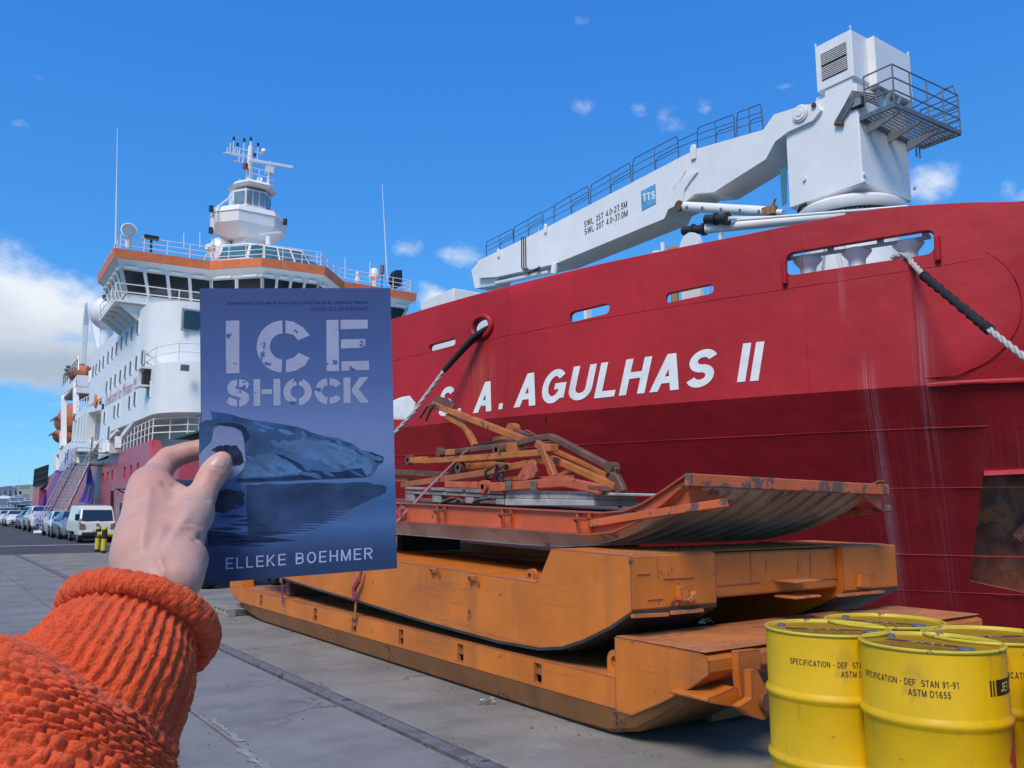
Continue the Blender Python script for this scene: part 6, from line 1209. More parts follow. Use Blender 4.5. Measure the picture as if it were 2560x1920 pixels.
# crumpled litter
for lab, p in (('crumpled pale litter on the concrete beside the bottom sledge', onZ(*d1(1222, 820), .0)), ('scrap of white litter on the bottom sledge nose', onZ(*c5(540, 920), .67))):
    mb = MB(); 
    for _ in range(9): o_ = Vector((random.uniform(-.06, .06), random.uniform(-.05, .05), random.uniform(.0, .025))); mb.add([p+o_+Vector((random.uniform(-.03, .03), random.uniform(-.03, .03), random.uniform(.0, .03))) for _k in range(4)], [(0, 1, 2), (0, 2, 3), (1, 2, 3), (0, 1, 3)])
    tag(mb.build('litter', mat('litter', (.36, .37, .33), .9, var=.3, scale=30), loc=p.copy()), lab, 'litter')
# dark tyre under the book
tv = thing('trailer', 'dark rubber tyred trailer mostly hidden behind the book', 'trailer', onZ(*d1(25, 320), 0)); w = onZ(*d1(28, 325), 0)
MB().lathe([(.15, -.14), (.33, -.14), (.36, -.1), (.36, .1), (.33, .14), (.15, .14)], Vector((w.x, w.y, .36)), (1, 0, 0), 24).build('tyre', TYRE, tv, smooth=40); MB().lathe([(.14, -.1), (.14, .1)], Vector((w.x, w.y, .36)), (1, 0, 0), 16).build('rim', RIM, tv); MB().box((w.x-.1, w.y-.2, .5), (w.x+1.5, w.y+2.5, .62)).build('bed', TRIM, tv); MB().lathe([(.15, -.14), (.33, -.14), (.36, -.1), (.36, .1), (.33, .14), (.15, .14)], Vector((w.x+1.4, w.y, .36)), (1, 0, 0), 24).build('tyre', TYRE, tv, smooth=40)
# ================================================================== fuel drums
DY = mat('yellow drum paint', (.70, .42, .004), .44, var=.09, scale=3, bump=.08, bscale=14, chips=((.12, .06, .035), .73, 7), streak=((.54, .31, .006), 0, .45, 4), spec=.35, dents=.12, scuff=((.38, .24, .03), .5, (6, 6, 2)), edge=((.14, .07, .04), .012, .75))
DYR = mat('scuffed yellow rim', (.60, .46, .03), .45, var=.12, scale=8, chips=((.22, .15, .09), .60, 16))
DLID = mat('dusty drum lid', (.60, .39, .015), .6, var=.18, scale=7, chips=((.42, .27, .05), .62, 12), streak=((.46, .30, .04), 0, .4, 9))
INK = mat('dark brown print', (.045, .02, .018), .6); MAROON = mat('maroon print', (.09, .018, .022), .6); BUNG = mat('grey plastic cap', (.09, .11, .15), .5); BLKP = mat('black print box', (.012, .012, .012), .5); DRED = mat('red hazard label', (.55, .04, .02), .5); YTX = mat('pale yellow print', (.70, .62, .22), .5)
RD, HD = .305, .917
def drum(label, x, y, tw, lid_rot=0., proto=[None]):
    base = Vector((x, y, 0)); rho = math.atan2(-x, y)+R(tw)
    if proto[0] is None:
        t = thing('fuel_drum', label, 'drum', (0, 0, 0), 'yellow fuel drums in the right foreground'); O_ = Vector((0, 0, 0))
        r = RD-.008; pr = [(r-.02, .0), (r+.006, .004), (r+.006, .018), (r, .024)]
        for zc in (.305, .612): pr += [(r, zc-.03), (r+.003, zc-.022), (r+.013, zc-.008), (r+.014, zc), (r+.013, zc+.008), (r+.003, zc+.022), (r, zc+.03)]
        pr += [(r, HD-.03), (r-.002, HD-.016)]
        MB().lathe(pr, O_, n=72).build('shell', DY, t, smooth=50)
        MB().lathe([(r-.003, HD-.018), (r+.006, HD-.012), (r+.007, HD-.004), (r+.003, HD), (r-.005, HD), (r-.008, HD-.004), (r-.010, HD-.018)], O_, n=72).build('rim', DYR, t, smooth=60)
        lid = MB().lathe([(.001, HD-.016), (r-.012, HD-.016), (r-.009, HD-.018), (.001, HD-.022)], O_, n=48).build('lid', DLID, t)
        cyl = lambda rr: (lambda th, z: Vector((rr*math.sin(th), -rr*math.cos(th), z)))
        f = cyl(r+.0012); S0 = R(-42)
        block_text('SPECIFICATION - DEF  STAN 91-91', S0, S0+R(84.2), HD-.151, HD-.124, f, .16).build('specification_print', INK, t)
        block_text('ASTM D1655', S0+R(45.8), S0+R(77.3), HD-.192, HD-.165, f, .16).build('specification_print', INK, t)
        mb = MB()
        for a in (110.6, 114.0):
            q = [f(S0+R(a), HD-.186), f(S0+R(a+1.9), HD-.186), f(S0+R(a+1.9), HD-.122), f(S0+R(a), HD-.122)]; mb.add(q, [(0, 1, 2, 3)])
        n = 12
        for k in range(n): a, b = 117.8+42*k/n, 117.8+42*(k+1)/n; mb.add([f(S0+R(a), HD-.186), f(S0+R(b), HD-.186), f(S0+R(b), HD-.122), f(S0+R(a), HD-.122)], [(0, 1, 2, 3)])
        mb.build('product_box', BLKP, t); block_text('JET A-1', S0+R(124), S0+R(153), HD-.172, HD-.136, cyl(r+.002), .16).build('product_print', YTX, t)
        mb = MB(); n = 8
        for k in range(n):
            a, b = -1+2*k/n, -1+2*(k+1)/n; w0, w1 = 1-abs(a), 1-abs(b); mb.add([f(S0+R(146+a*18), .47-.095*w0), f(S0+R(146+b*18), .47-.095*w1), f(S0+R(146+b*18), .47+.095*w1), f(S0+R(146+a*18), .47+.095*w0)], [(0, 1, 2, 3)])
        mb.build('hazard_diamond', DRED, t)
        top = lambda u, v: Vector((u, v, HD-.0152))
        MB().add([top(-.20, -.02), top(.17, -.02), top(.17, .03), top(-.20, .03)], [(0, 1, 2, 3)]).build('lid_title_bar', MAROON, t); block_text('JET A-1', -.10, .06, -.008, .02, lambda u, v: top(u, v)+Vector((0, 0, .0005)), .16).build('lid_title_print', YTX, t)
        mb = MB()
        for k in range(9):
            u = -.21+.02*abs(k-4)*.5; yy = -.05-.021*k
            while u < .20-.03*max(0, k-4): w = random.uniform(.012, .05); mb.add([top(u, yy), top(u+w, yy), top(u+w, yy+.0045), top(u, yy+.0045)], [(0, 1, 2, 3)]); u += w+.008
        mb.build('lid_fine_print', INK, t)
        MB().lathe([(.001, HD+.001), (.030, HD+.0005), (.034, HD-.004), (.034, HD-.0155)], (.19, -.10, 0), n=20).build('bung', BUNG, t, smooth=40); MB().lathe([(.001, HD), (.018, HD-.001), (.02, HD-.0155)], (-.215, .08, 0), n=16).build('vent_bung', BUNG, t, smooth=40)
        proto[0] = t
    else:
        t = copy_tree(proto[0]); t['label'] = label
    t.location = base; t.rotation_euler = (0, 0, rho); return t
def drum_at(label, px, py, tw): p = onZ(px, py, HD); return drum(label, p.x, p.y, tw)
drum_at('yellow fuel drum standing in front of the others with full specification print', 2325, 1601, -23)
drum_at('leftmost yellow fuel drum, print cut off by the front drum', 2067, 1566, 6)
drum_at('yellow fuel drum behind the left and front drums, only its lid showing', 2209, 1549, -12)
drum_at('yellow fuel drum to the right behind the front drum', 2476, 1584, 35.5)
drum_at('yellow fuel drum cut off by the right picture edge', 2778, 1645, 60)
# ================================================================== the book
TL, TR = onD(501, 721, .600), onD(976, 720, .628); BL = onD(508, 1459, .592)
bn = (TR-TL).cross(BL-TL).normalized(); bn = bn if bn.dot(CAM-TL) > 0 else -bn
def bp(px, py, off=0.): r = ray(px, py); return CAM+r*((TL-CAM).dot(bn)/r.dot(bn))+bn*off
BR = bp(993, 1421)
book = thing('paperback_book', 'blue paperback book with iceberg cover held upright in one hand', 'book', tuple(BL.lerp(BR, .5)))
TH = .015
def ink(name, col, var=.1, scale=40., chips=None, rough=.32): return mat(name, col, rough, 0, var, scale, chips=chips, spec=.4)
# printed cover: sky running down into the sea
cov = MB().prism([bp(*p, -.0006) for p in ((501, 721), (976, 720), (993, 1421), (508, 1459))], bn*.0006)
cm = bpy.data.materials.new('printed cover'); cm.use_nodes = True
def cover_mat():
    nt = cm.node_tree; N = nt.nodes; L = nt.links; b = N['Principled BSDF']; b.inputs['Roughness'].default_value = .34; b.inputs['Specular IOR Level'].default_value = .45
    tc = N.new('ShaderNodeTexCoord'); d = N.new('ShaderNodeVectorMath'); d.operation = 'DOT_PRODUCT'; L.new(tc.outputs['Object'], d.inputs[0])
    dn = (TL-BL); d.inputs[1].default_value = tuple(dn/dn.length_squared)
    nz = N.new('ShaderNodeTexNoise'); nz.inputs['Scale'].default_value = 14; nz.inputs['Detail'].default_value = 4
    mp = N.new('ShaderNodeMapping'); mp.inputs['Scale'].default_value = (1, 1, 3.5); L.new(tc.outputs['Object'], mp.inputs['Vector']); L.new(mp.outputs[0], nz.inputs['Vector'])
    a = N.new('ShaderNodeMath'); a.operation = 'MULTIPLY_ADD'; L.new(nz.outputs['Fac'], a.inputs[0]); a.inputs[1].default_value = .10; L.new(d.outputs['Value'], a.inputs[2])
    cr = N.new('ShaderNodeValToRGB'); L.new(a.outputs[0], cr.inputs[0]); E_ = cr.color_ramp.elements
    st = [(.03, (.026, .048, .115)), (.13, (.030, .062, .15)), (.22, (.07, .155, .34)), (.30, (.045, .115, .28)), (.36, (.075, .16, .34)), (.43, (.17, .235, .42)), (.57, (.17, .225, .43)), (.70, (.092, .145, .33)), (.85, (.066, .108, .27)), (1.05, (.058, .086, .22))]
    E_[0].position = st[0][0]; E_[0].color = (*st[0][1], 1); E_[1].position = min(1, st[-1][0]); E_[1].color = (*st[-1][1], 1)
    for p, c in st[1:-1]: e = E_.new(p); e.color = (*c, 1)
    L.new(cr.outputs[0], b.inputs['Base Color'])
cover_mat(); cov.build('front_cover', cm, book)
PAGE = mat('paper page edges', (.62, .58, .50), .9, var=.08, scale=60)
q = [bp(*p) for p in ((504, 724), (973, 723), (990, 1418), (511, 1456))]; MB().prism([p-bn*(TH-.001) for p in q], bn*(TH-.0022)).build('page_block', PAGE, book)
q = [bp(*p) for p in ((501, 721), (976, 720), (993, 1421), (508, 1459))]; MB().prism([p-bn*TH for p in q], bn*.0006).build('back_cover', ink('back cover blue', (.04, .07, .2)), book)
MB().prism([q[0]-bn*(TH-.0007), q[0]-bn*.0007, q[3]-bn*.0007, q[3]-bn*(TH-.0007)], (q[0]-q[1]).normalized()*.0006).build('spine', ink('back cover blue', (.04, .07, .2)), book)
def decal(pts, off, name, m, holes=(), f=c6):
    return panel([tuple(p) for p in pts], [list(h) for h in holes], lambda x, y: bp(*f(x, y), off)).build(name, m, book)
def rough_edge(pts, amp=3., n=5):
    o = []
    for i in range(len(pts)):
        a, b = Vector(pts[i-1]), Vector(pts[i])
        for k in range(n): p = a.lerp(b, k/n); o.append((p.x+random.uniform(-amp, amp)*(k > 0), p.y+random.uniform(-amp, amp)*(k > 0)))
    return o
o0 = .00003
BERG = ink('iceberg print blue', (.052, .115, .24), .45, 28); BERGL = ink('iceberg print light', (.085, .175, .33), .35, 30); BERGD = ink('iceberg print dark', (.012, .032, .09), .5, 60); SNOW = ink('snow print lilac', (.24, .28, .46), .2, 30); ROCK = ink('rock print', (.022, .025, .07), .6, 90, chips=((.14, .16, .35), .6, 130)); SEA = ink('sea print dark', (.032, .065, .15), .45, 24); SEAL = ink('sea print light', (.08, .15, .31), .3, 30)
decal(rough_edge([(38, 905), (60, 880), (105, 850), (118, 785), (160, 775), (235, 785), (275, 850), (285, 960), (270, 1010), (240, 1050), (200, 1060), (38, 1060)], 2), o0, 'cover_print', SNOW)
decal(rough_edge([(95, 905), (130, 885), (185, 878), (240, 880), (262, 915), (278, 968), (255, 985), (215, 992), (190, 960), (150, 925)], 4), 2*o0, 'cover_print', ROCK)
berg = [(98, 698), (135, 703), (200, 712), (262, 735), (330, 745), (400, 752), (480, 765), (560, 778), (640, 812), (700, 830), (770, 838), (850, 868), (900, 903), (960, 915), (1022, 945), (1015, 972), (992, 985), (980, 1010), (960, 1038), (930, 1050), (800, 1058), (500, 1070), (300, 1080), (225, 1075), (225, 1055), (280, 995), (287, 960), (280, 900), (275, 845), (262, 805), (220, 783), (150, 772), (117, 785), (102, 860), (62, 900), (38, 930), (37, 765), (70, 745), (108, 745), (118, 722)]
decal(rough_edge(berg, 1.5, 4), 2*o0, 'cover_print', BERG)
decal(rough_edge([(290, 985), (345, 930), (440, 924), (500, 950), (600, 1025), (560, 1030), (265, 1052)], 3), 3*o0, 'cover_print', BERGL)
decal(rough_edge([(440, 924), (480, 930), (640, 1010), (760, 1022), (905, 1000), (925, 1050), (500, 1068), (230, 1076), (245, 1058), (560, 1040), (600, 1026)], 2), 3*o0, 'cover_print', BERGD)
decal(rough_edge([(860, 905), (960, 915), (1022, 945), (1012, 970), (985, 975), (940, 940), (890, 925)], 3), 3*o0, 'cover_print', BERGD)
decal(rough_edge([(600, 860), (720, 850), (860, 900), (930, 960), (915, 995), (760, 1005), (680, 960), (560, 930), (420, 880), (480, 850)], 8), 3*o0, 'cover_print', BERGL)
decal(rough_edge([(890, 950), (930, 945), (960, 985), (955, 1030), (925, 1040), (905, 1000)], 3), 4*o0, 'cover_print', BERGL)
decal(rough_edge([(120, 760), (220, 758), (280, 775), (310, 830), (285, 870), (262, 800), (220, 782), (150, 772)], 2), 3*o0, 'cover_print', BERGD)
decal(rough_edge([(100, 700), (200, 714), (330, 748), (560, 782), (700, 834), (850, 872), (840, 895), (690, 850), (560, 815), (330, 790), (200, 745), (110, 740)], 3), 3*o0, 'cover_print', ink('iceberg print mid', (.03, .075, .19), .4, 40))
ICE_ = [ink('ice facet pale', (.082, .165, .31), .3, 60), ink('ice facet mid', (.070, .14, .275), .3, 60), ink('ice facet deep', (.055, .115, .235), .3, 60)]
for k in range(60):
    cx_, cy0 = random.uniform(290, 1000), random.uniform(750, 1040); l, h_ = random.uniform(14, 60), random.uniform(4, 13); a_ = R(random.uniform(8, 34))
    pts = [(cx_+l*math.cos(t_)*math.cos(a_)*u_-h_*math.sin(t_)*math.sin(a_), cy0+l*math.cos(t_)*math.sin(a_)*u_+h_*math.sin(t_)) for t_, u_ in zip(np.linspace(0, 2*math.pi, 9, endpoint=False), [random.uniform(.5, 1.1) for _ in range(9)])]
    if all(inside(p, berg) for p in pts): decal(pts, 4*o0+k*2e-7, 'cover_print', ICE_[0 if (cy0 < 960 and random.random() < .5) else random.choice((1, 2))])
# reflection and ripples in the sea
decal(rough_edge([(290, 1088), (560, 1082), (930, 1075), (1030, 1095), (1030, 1130), (960, 1160), (880, 1200), (770, 1270), (640, 1330), (500, 1350), (300, 1365), (285, 1180)], 5), o0, 'cover_print', SEA)
decal(rough_edge([(105, 1140), (180, 1110), (278, 1125), (275, 1200), (180, 1240), (110, 1230)], 6), o0, 'cover_print', ROCK)
for k in range(12):
    y = 1200+k*14; x = 1010-k*34; l = random.uniform(120, 240); decal([(x-l, y), (x-l*.5, y-4), (x, y-1), (x-l*.4, y+5)], 2*o0, 'cover_print', SEAL)
for k in range(8): y = 1255+k*22; x = random.uniform(90, 300); l = random.uniform(120, 330); decal([(x, y), (x+l*.5, y-7), (x+l, y+3), (x+l*.5, y+9), (x+l*.2, y+7)], 2*o0, 'cover_print', BERGD)
decal([(85, 1330), (300, 1355), (560, 1385), (330, 1400), (85, 1420)], 2*o0, 'cover_print', BERGD)
decal([(95, 42), (97, 42), (97, 1585), (95, 1587)], o0, 'cover_crease', ink('crease', (.09, .12, .28)))
# stencil title
TIT = ink('worn title print', (.36, .37, .50), .06, 30, chips=((.055, .095, .30), .60, 95))
def poly(p, hl=()): decal(p, 5*o0, 'title_print', TIT, hl)
def arc(cx, cy_, rx, ry, t, a0, a1, n=22, ty=None):
    ty = ty or t; A_ = [(cx+rx*math.cos(a), cy_-ry*math.sin(a)) for a in np.linspace(R(a0), R(a1), n)]; B_ = [(cx+(rx-t)*math.cos(a), cy_-(ry-ty)*math.sin(a)) for a in np.linspace(R(a1), R(a0), n)]; poly(A_+B_)
poly([(180, 217), (252, 215), (252, 495), (181, 497)])
arc(485, 354, 141, 139, 70, 92, 266); poly([(497, 215), (540, 222), (590, 252), (626, 295), (565, 321), (540, 292), (497, 282)]); poly([(500, 425), (540, 412), (568, 388), (626, 414), (600, 455), (552, 482), (500, 492)])
poly([(714, 213), (779, 212), (782, 484), (716, 486)]); poly([(790, 212), (934, 211), (935, 258), (790, 263)]); poly([(792, 316), (921, 314), (922, 360), (792, 364)]); poly([(795, 433), (941, 429), (942, 478), (795, 483)])
# S
poly([(250, 528), (285, 534), (305, 552), (292, 580), (268, 570), (250, 568)]); poly([(240, 528), (205, 538), (187, 565), (192, 598), (215, 615), (255, 625), (262, 633), (250, 640), (252, 675), (285, 664), (306, 635), (300, 605), (270, 588), (235, 578), (228, 568), (240, 563)]); poly([(240, 674), (205, 668), (183, 650), (200, 622), (222, 632), (240, 637)])
poly([(327, 528), (363, 527), (364, 669), (328, 671)]); poly([(371, 582), (425, 580), (426, 606), (371, 608)]); poly([(433, 526), (469, 525), (471, 667), (434, 668)])
arc(560, 595, 74, 72, 38, 96, 264); arc(563, 595, 74, 72, 38, -84, 84)
arc(725, 592, 73, 70, 38, 96, 264); poly([(732, 522), (765, 528), (792, 550), (765, 572), (750, 562), (732, 559)]); poly([(732, 625), (752, 622), (766, 610), (793, 630), (768, 652), (732, 660)])
poly([(805, 519), (842, 518), (843, 654), (806, 656)]); poly([(850, 580), (890, 517), (940, 514), (887, 580), (942, 652), (897, 654), (850, 596)])
PALE = ink('author print', (.42, .47, .72), .05, 20); FAINT = ink('faint quote print', (.018, .032, .14), .05, 20)
def line(s, l, r_, h, m, bold, name, space=1.):
    (block_text if s.isupper() else fit_text)(s, 0, 1, 0, 1, lambda u, v: bp(*c6(l[0]+(r_[0]-l[0])*u, l[1]+(r_[1]-l[1])*u-h*v), 5*o0), bold, 0, space).build(name, m, book)
line('ELLEKE BOEHMER', (180, 1538), (960, 1482), 60, PALE, .13, 'author_print', .26)
line('a propulsive and eerie love story told frame by perilous frame', (185, 135), (930, 132), 24, FAINT, .012, 'quote_print'); line('JASON ALLEN-PAISANT', (630, 163), (932, 161), 19, FAINT, .15, 'quote_print', .2)
# ================================================================== the person's hand and arm
def surface_nets(fn, lo, hi, h):
    n = np.ceil((hi-lo)/h).astype(int)+1; ax = [lo[i]+h*np.arange(n[i]) for i in range(3)]
    D = fn(np.stack(np.meshgrid(*ax, indexing='ij'), -1).reshape(-1, 3)).reshape(n)
    S = D < 0; nc = n-1; cnt = np.zeros(nc); pos = np.zeros((*nc, 3)); cor = [(i, j, k) for i in (0, 1) for j in (0, 1) for k in (0, 1)]
    sl = lambda A, c: A[c[0]:c[0]+nc[0], c[1]:c[1]+nc[1], c[2]:c[2]+nc[2]]
    for a in range(8):
        for b in range(a+1, 8):
            if sum(abs(cor[a][i]-cor[b][i]) for i in range(3)) != 1: continue
            da, db = sl(D, cor[a]), sl(D, cor[b]); x = sl(S, cor[a]) != sl(S, cor[b]); t = np.where(x, da/(da-db+1e-12), 0)
            for i in range(3): pos[..., i] += np.where(x, cor[a][i]+t*(cor[b][i]-cor[a][i]), 0)
            cnt += x
    act = cnt > 0; idx = -np.ones(nc, int); idx[act] = np.arange(act.sum()); V = pos[act]/cnt[act][:, None]; V = lo+h*(V+np.argwhere(act)); Fc = []
    for d in range(3):
        e = [0, 0, 0]; e[d] = 1; s0 = S[:n[0]-e[0], :n[1]-e[1], :n[2]-e[2]]; s1_ = S[e[0]:, e[1]:, e[2]:]; X = np.argwhere(s0 != s1_); b, c = [(1, 2), (2, 0), (0, 1)][d]
        X = X[(X[:, b] > 0) & (X[:, c] > 0) & (X[:, b] < nc[b]) & (X[:, c] < nc[c])]
        f = s0[tuple(X.T)]
        def g(ob, oc): Y = X.copy(); Y[:, b] -= ob; Y[:, c] -= oc; return idx[tuple(Y.T)]
        q = np.stack([g(1, 1), g(0, 1), g(0, 0), g(1, 0)], 1); q[~f] = q[~f][:, ::-1]; Fc.append(q)
    return V, np.concatenate(Fc)
def h4(x, y, d): return np.array(onD(*d4(x, y), d))
def rad(r, d): return r*.2652*d/F
# tapered capsules: ends given by picture place, depth and picture radius; blend width
CAPS = []
def caps(pts, k=.007):
    for a, b in zip(pts[:-1], pts[1:]): CAPS.append((h4(a[0], a[1], a[2]), h4(b[0], b[1], b[2]), rad(a[3], a[2]), rad(b[3], b[2]), k))
bz = .596
caps([(445, 1900, .490, 240), (520, 1600, .505, 270), (515, 1250, .533, 318), (518, 1040, .552, 278), (532, 800, .572, 222), (526, 640, .584, 184), (510, 570, .590, 160)], .012)   # wrist and back of the hand
caps([(800, 1050, .545, 235), (905, 860, .560, 165), (985, 700, .574, 120), (1075, 515, .583, 108), (1140, 420, .586, 104), (1192, 345, .588, 90)], .007)     # thumb
caps([(930, 850, .560, 150), (945, 820, .561, 148)], .006)
caps([(690, 1540, .507, 185), (765, 1450, .509, 205), (825, 1285, .522, 228)], .009)                                  # heel of the hand
caps([(510, 575, .592, 150), (600, 430, .606, 112), (690, 325, .617, 98), (850, 270, .622, 84), (1010, 235, .626, 80), (1120, 225, .624, 70)], .0065)     # index finger
caps([(560, 720, .605, 150), (760, 640, .628, 100), (960, 615, .640, 88), (1180, 590, .632, 80), (1300, 590, .624, 70)], .007)
caps([(570, 850, .600, 150), (780, 790, .628, 98), (980, 770, .640, 86), (1190, 740, .632, 78), (1290, 740, .624, 66)], .007)
caps([(580, 980, .590, 150), (800, 940, .620, 88), (980, 920, .632, 76), (1150, 900, .626, 66), (1230, 895, .622, 56)], .007)
caps([(620, 690, .584, 85), (755, 680, .582, 100), (900, 770, .570, 120)], .006)              # web between thumb and index
def sdf(P):
    acc = None
    for a, b, ra, rb, k in CAPS:
        ab = b-a; t = np.clip(((P-a)@ab)/(ab@ab), 0, 1); d = np.linalg.norm(P-(a+t[:, None]*ab), axis=1)-(ra+(rb-ra)*t)
        if acc is None: acc = d
        else: hh = np.clip(.5+.5*(acc-d)/k, 0, 1); acc = acc*(1-hh)+d*hh-k*hh*(1-hh)
    return acc
allp = np.array([p for c in CAPS for p in c[:2]]); lo, hi = allp.min(0)-.045, allp.max(0)+.045
V, Q = surface_nets(sdf, lo, hi, .0019)
person = thing('person', 'outstretched arm in chunky orange knit sleeve, hand gripping the book by its edge', 'person', tuple(onD(*d4(560, 1500), .5)))
SKIN = mat('skin', (.56, .325, .25), .48, var=.14, scale=22, bump=.10, bscale=420, sss=.35, spec=.35, streak=((.58, .25, .19), 0, .6, 26))
def redden():    # blood near the surface at the joints and finger tips
    nt = SKIN.node_tree; N = nt.nodes; L = nt.links; b = N['Principled BSDF']; cur = b.inputs['Base Color'].links[0].from_socket; tc = N.new('ShaderNodeTexCoord'); base = Vector(WL[person.name])
    for (x, y, d, r, col, am) in ((470, 560, .575, .017, (.60, .25, .19), .55), (680, 330, .612, .013, (.60, .24, .18), .6), (700, 540, .59, .010, (.58, .24, .18), .5), (1070, 520, .576, .012, (.60, .27, .20), .5), (1205, 320, .583, .010, (.66, .36, .22), .6), (950, 770, .553, .014, (.46, .33, .30), .5), (520, 1000, .53, .030, (.60, .27, .21), .35), (800, 1180, .52, .022, (.48, .33, .29), .4), (960, 1090, .52, .010, (.46, .22, .17), .5)):
        v = N.new('ShaderNodeVectorMath'); v.operation = 'DISTANCE'; L.new(tc.outputs['Object'], v.inputs[0]); v.inputs[1].default_value = tuple(Vector(h4(x, y, d))-base)
        m = N.new('ShaderNodeMapRange'); m.interpolation_type = 'SMOOTHSTEP'; m.inputs['From Min'].default_value = r*1.5; m.inputs['From Max'].default_value = 0; m.inputs['To Max'].default_value = am; L.new(v.outputs['Value'], m.inputs['Value'])
        k = N.new('ShaderNodeMix'); k.data_type = 'RGBA'; L.new(m.outputs[0], k.inputs['Factor']); L.new(cur, k.inputs['A']); k.inputs['B'].default_value = (*col, 1); cur = k.outputs['Result']
    L.new(cur, b.inputs['Base Color'])
redden()
pl_ = Vector(WL[person.name]); me = bpy.data.meshes.new('hand'); me.from_pydata([tuple(Vector(v)-pl_) for v in V], [], [tuple(int(i) for i in q) for q in Q]); me.update()
bm = bmesh.new(); bm.from_mesh(me)
for _ in range(4): bmesh.ops.smooth_vert(bm, verts=bm.verts, factor=.5, use_axis_x=True, use_axis_y=True, use_axis_z=True)
bmesh.ops.recalc_face_normals(bm, faces=bm.faces); bm.normal_update()
# knuckle and wrist creases, tendons, veins: pushed along the normal by lines drawn across the skin
CRS = [([(880, 700), (960, 690), (1060, 715)], 9, -.0010), ([(1020, 400), (1090, 470), (1180, 490)], 8, -.0005), ([(1030, 440), (1110, 500), (1190, 520)], 7, -.0004), ([(820, 950), (900, 930), (1000, 960)], 9, -.0008), ([(800, 1010), (880, 990), (980, 1040)], 9, -.0009), ([(760, 1060), (860, 1040), (960, 1085)], 10, -.0010), ([(930, 1090), (990, 1065)], 14, -.0022), ([(700, 300), (740, 380), (760, 430)], 10, -.0006), ([(725, 285), (765, 350), (790, 410)], 9, -.0005),
       ([(430, 1150), (470, 900), (500, 640)], 45, .0012), ([(600, 1300), (720, 1080), (860, 860)], 45, .0010), ([(640, 1400), (560, 1180), (640, 980)], 30, .0007), ([(640, 560), (700, 600), (760, 560)], 30, -.0012)]
cs_ = []
for ln, w, a in CRS:
    P_ = np.array([(240+x*.2652, 1060+y*.2652) for x, y in ln]); dense = np.concatenate([P_[i]+(P_[i+1]-P_[i])*np.linspace(0, 1, 14)[:, None] for i in range(len(P_)-1)]); cs_.append((dense, w*.2652, a))
bm.verts.ensure_lookup_table()
W_ = np.array([v.co for v in bm.verts])+np.array(pl_)-np.array(CAM); dd = W_@np.array(FW); PXY = np.stack([1280+F*(W_@np.array(RT))/dd, 960-F*(W_@np.array(UP))/dd], 1)
NR = np.array([v.normal for v in bm.verts]); face = np.clip(-(NR*W_).sum(1)/np.linalg.norm(W_, axis=1)*2, 0, 1); disp = np.zeros(len(W_))
for dense, w, a in cs_:
    m = ((PXY-dense.mean(0))**2).sum(1) < 120**2; ix = np.where(m)[0]
    d2_ = ((PXY[ix][:, None, :]-dense[None])**2).sum(2).min(1); disp[ix] += 1.35*a*np.exp(-d2_/(w*w))*face[ix]
for v, d_ in zip(bm.verts, disp): v.co += v.normal*float(d_)
bm.to_mesh(me); bm.free()
hand = link('hand', me, SKIN, person, smooth=180, loc=pl_)
bvh = BVHTree.FromPolygons([v.co+pl_ for v in me.vertices], [tuple(p.vertices) for p in me.polygons])
def onhand(x, y, off=0.):
    r = ray(*d4(x, y)).normalized(); hit, nrm, _, _ = bvh.ray_cast(CAM, r)
    if hit is None: hit, nrm = onD(*d4(x, y), .585), -r
    if nrm.dot(r) > 0: nrm = -nrm
    return hit+nrm*off-r*0.0
nl = rounded([(1080, 372), (1098, 322), (1135, 283), (1195, 277), (1222, 305), (1216, 372), (1192, 412), (1110, 398)], 22, 3)
panel(nl, [], lambda x, y: onhand(x, y, .00022), lambda x, y: onhand(x, y, -.001), (np.arange(1085, 1220, 12), np.arange(280, 410, 12))).build('thumb_nail', mat('finger nail', (.55, .32, .27), .34, var=.06, scale=60, spec=.4), person, smooth=60)
# ------------------------------------------------ knitted sleeve
KN = [(342, 1566, .487, .0392), (311, 1617, .4745, .0415), (278, 1676, .465, .0465), (230, 1738, .457, .0550), (180, 1800, .448, .0640), (132, 1874, .437, .0670), (85, 1960, .424, .0675), (40, 2060, .408, .065), (-40, 2200, .386, .066), (-160, 2420, .355, .068)]
kp = [np.array(onD(a, b, d)) for a, b, d, r in KN]; sl_ = np.concatenate([[0], np.cumsum([np.linalg.norm(kp[i+1]-kp[i]) for i in range(len(kp)-1)])])
def cspl(x, xs, ys):
    ys = np.array(ys); m = np.gradient(ys, xs, axis=0); i = np.clip(np.searchsorted(xs, x)-1, 0, len(xs)-2); h = xs[i+1]-xs[i]; t = (x-xs[i])/h
    sh = (slice(None),)+(None,)*(ys.ndim-1); t_, h_ = t[sh], h[sh]
    return (2*t_**3-3*t_**2+1)*ys[i]+(t_**3-2*t_**2+t_)*h_*m[i]+(-2*t_**3+3*t_**2)*ys[i+1]+(t_**3-t_**2)*h_*m[i+1]
NA, NL = 620, 460
s = np.linspace(0, sl_[-1], NL); ctr = cspl(s, sl_, kp); rr_ = cspl(s, sl_, [k[3] for k in KN]); tan = np.gradient(ctr, s, axis=0); tan /= np.linalg.norm(tan, axis=1)[:, None]
ref = np.array(RT); U_ = ref[None]-tan*(tan@ref)[:, None]; U_ /= np.linalg.norm(U_, axis=1)[:, None]; V_ = np.cross(tan, U_)
ph = np.linspace(0, 2*np.pi, NA, endpoint=False); SS, PH = np.meshgrid(s, ph, indexing='ij')
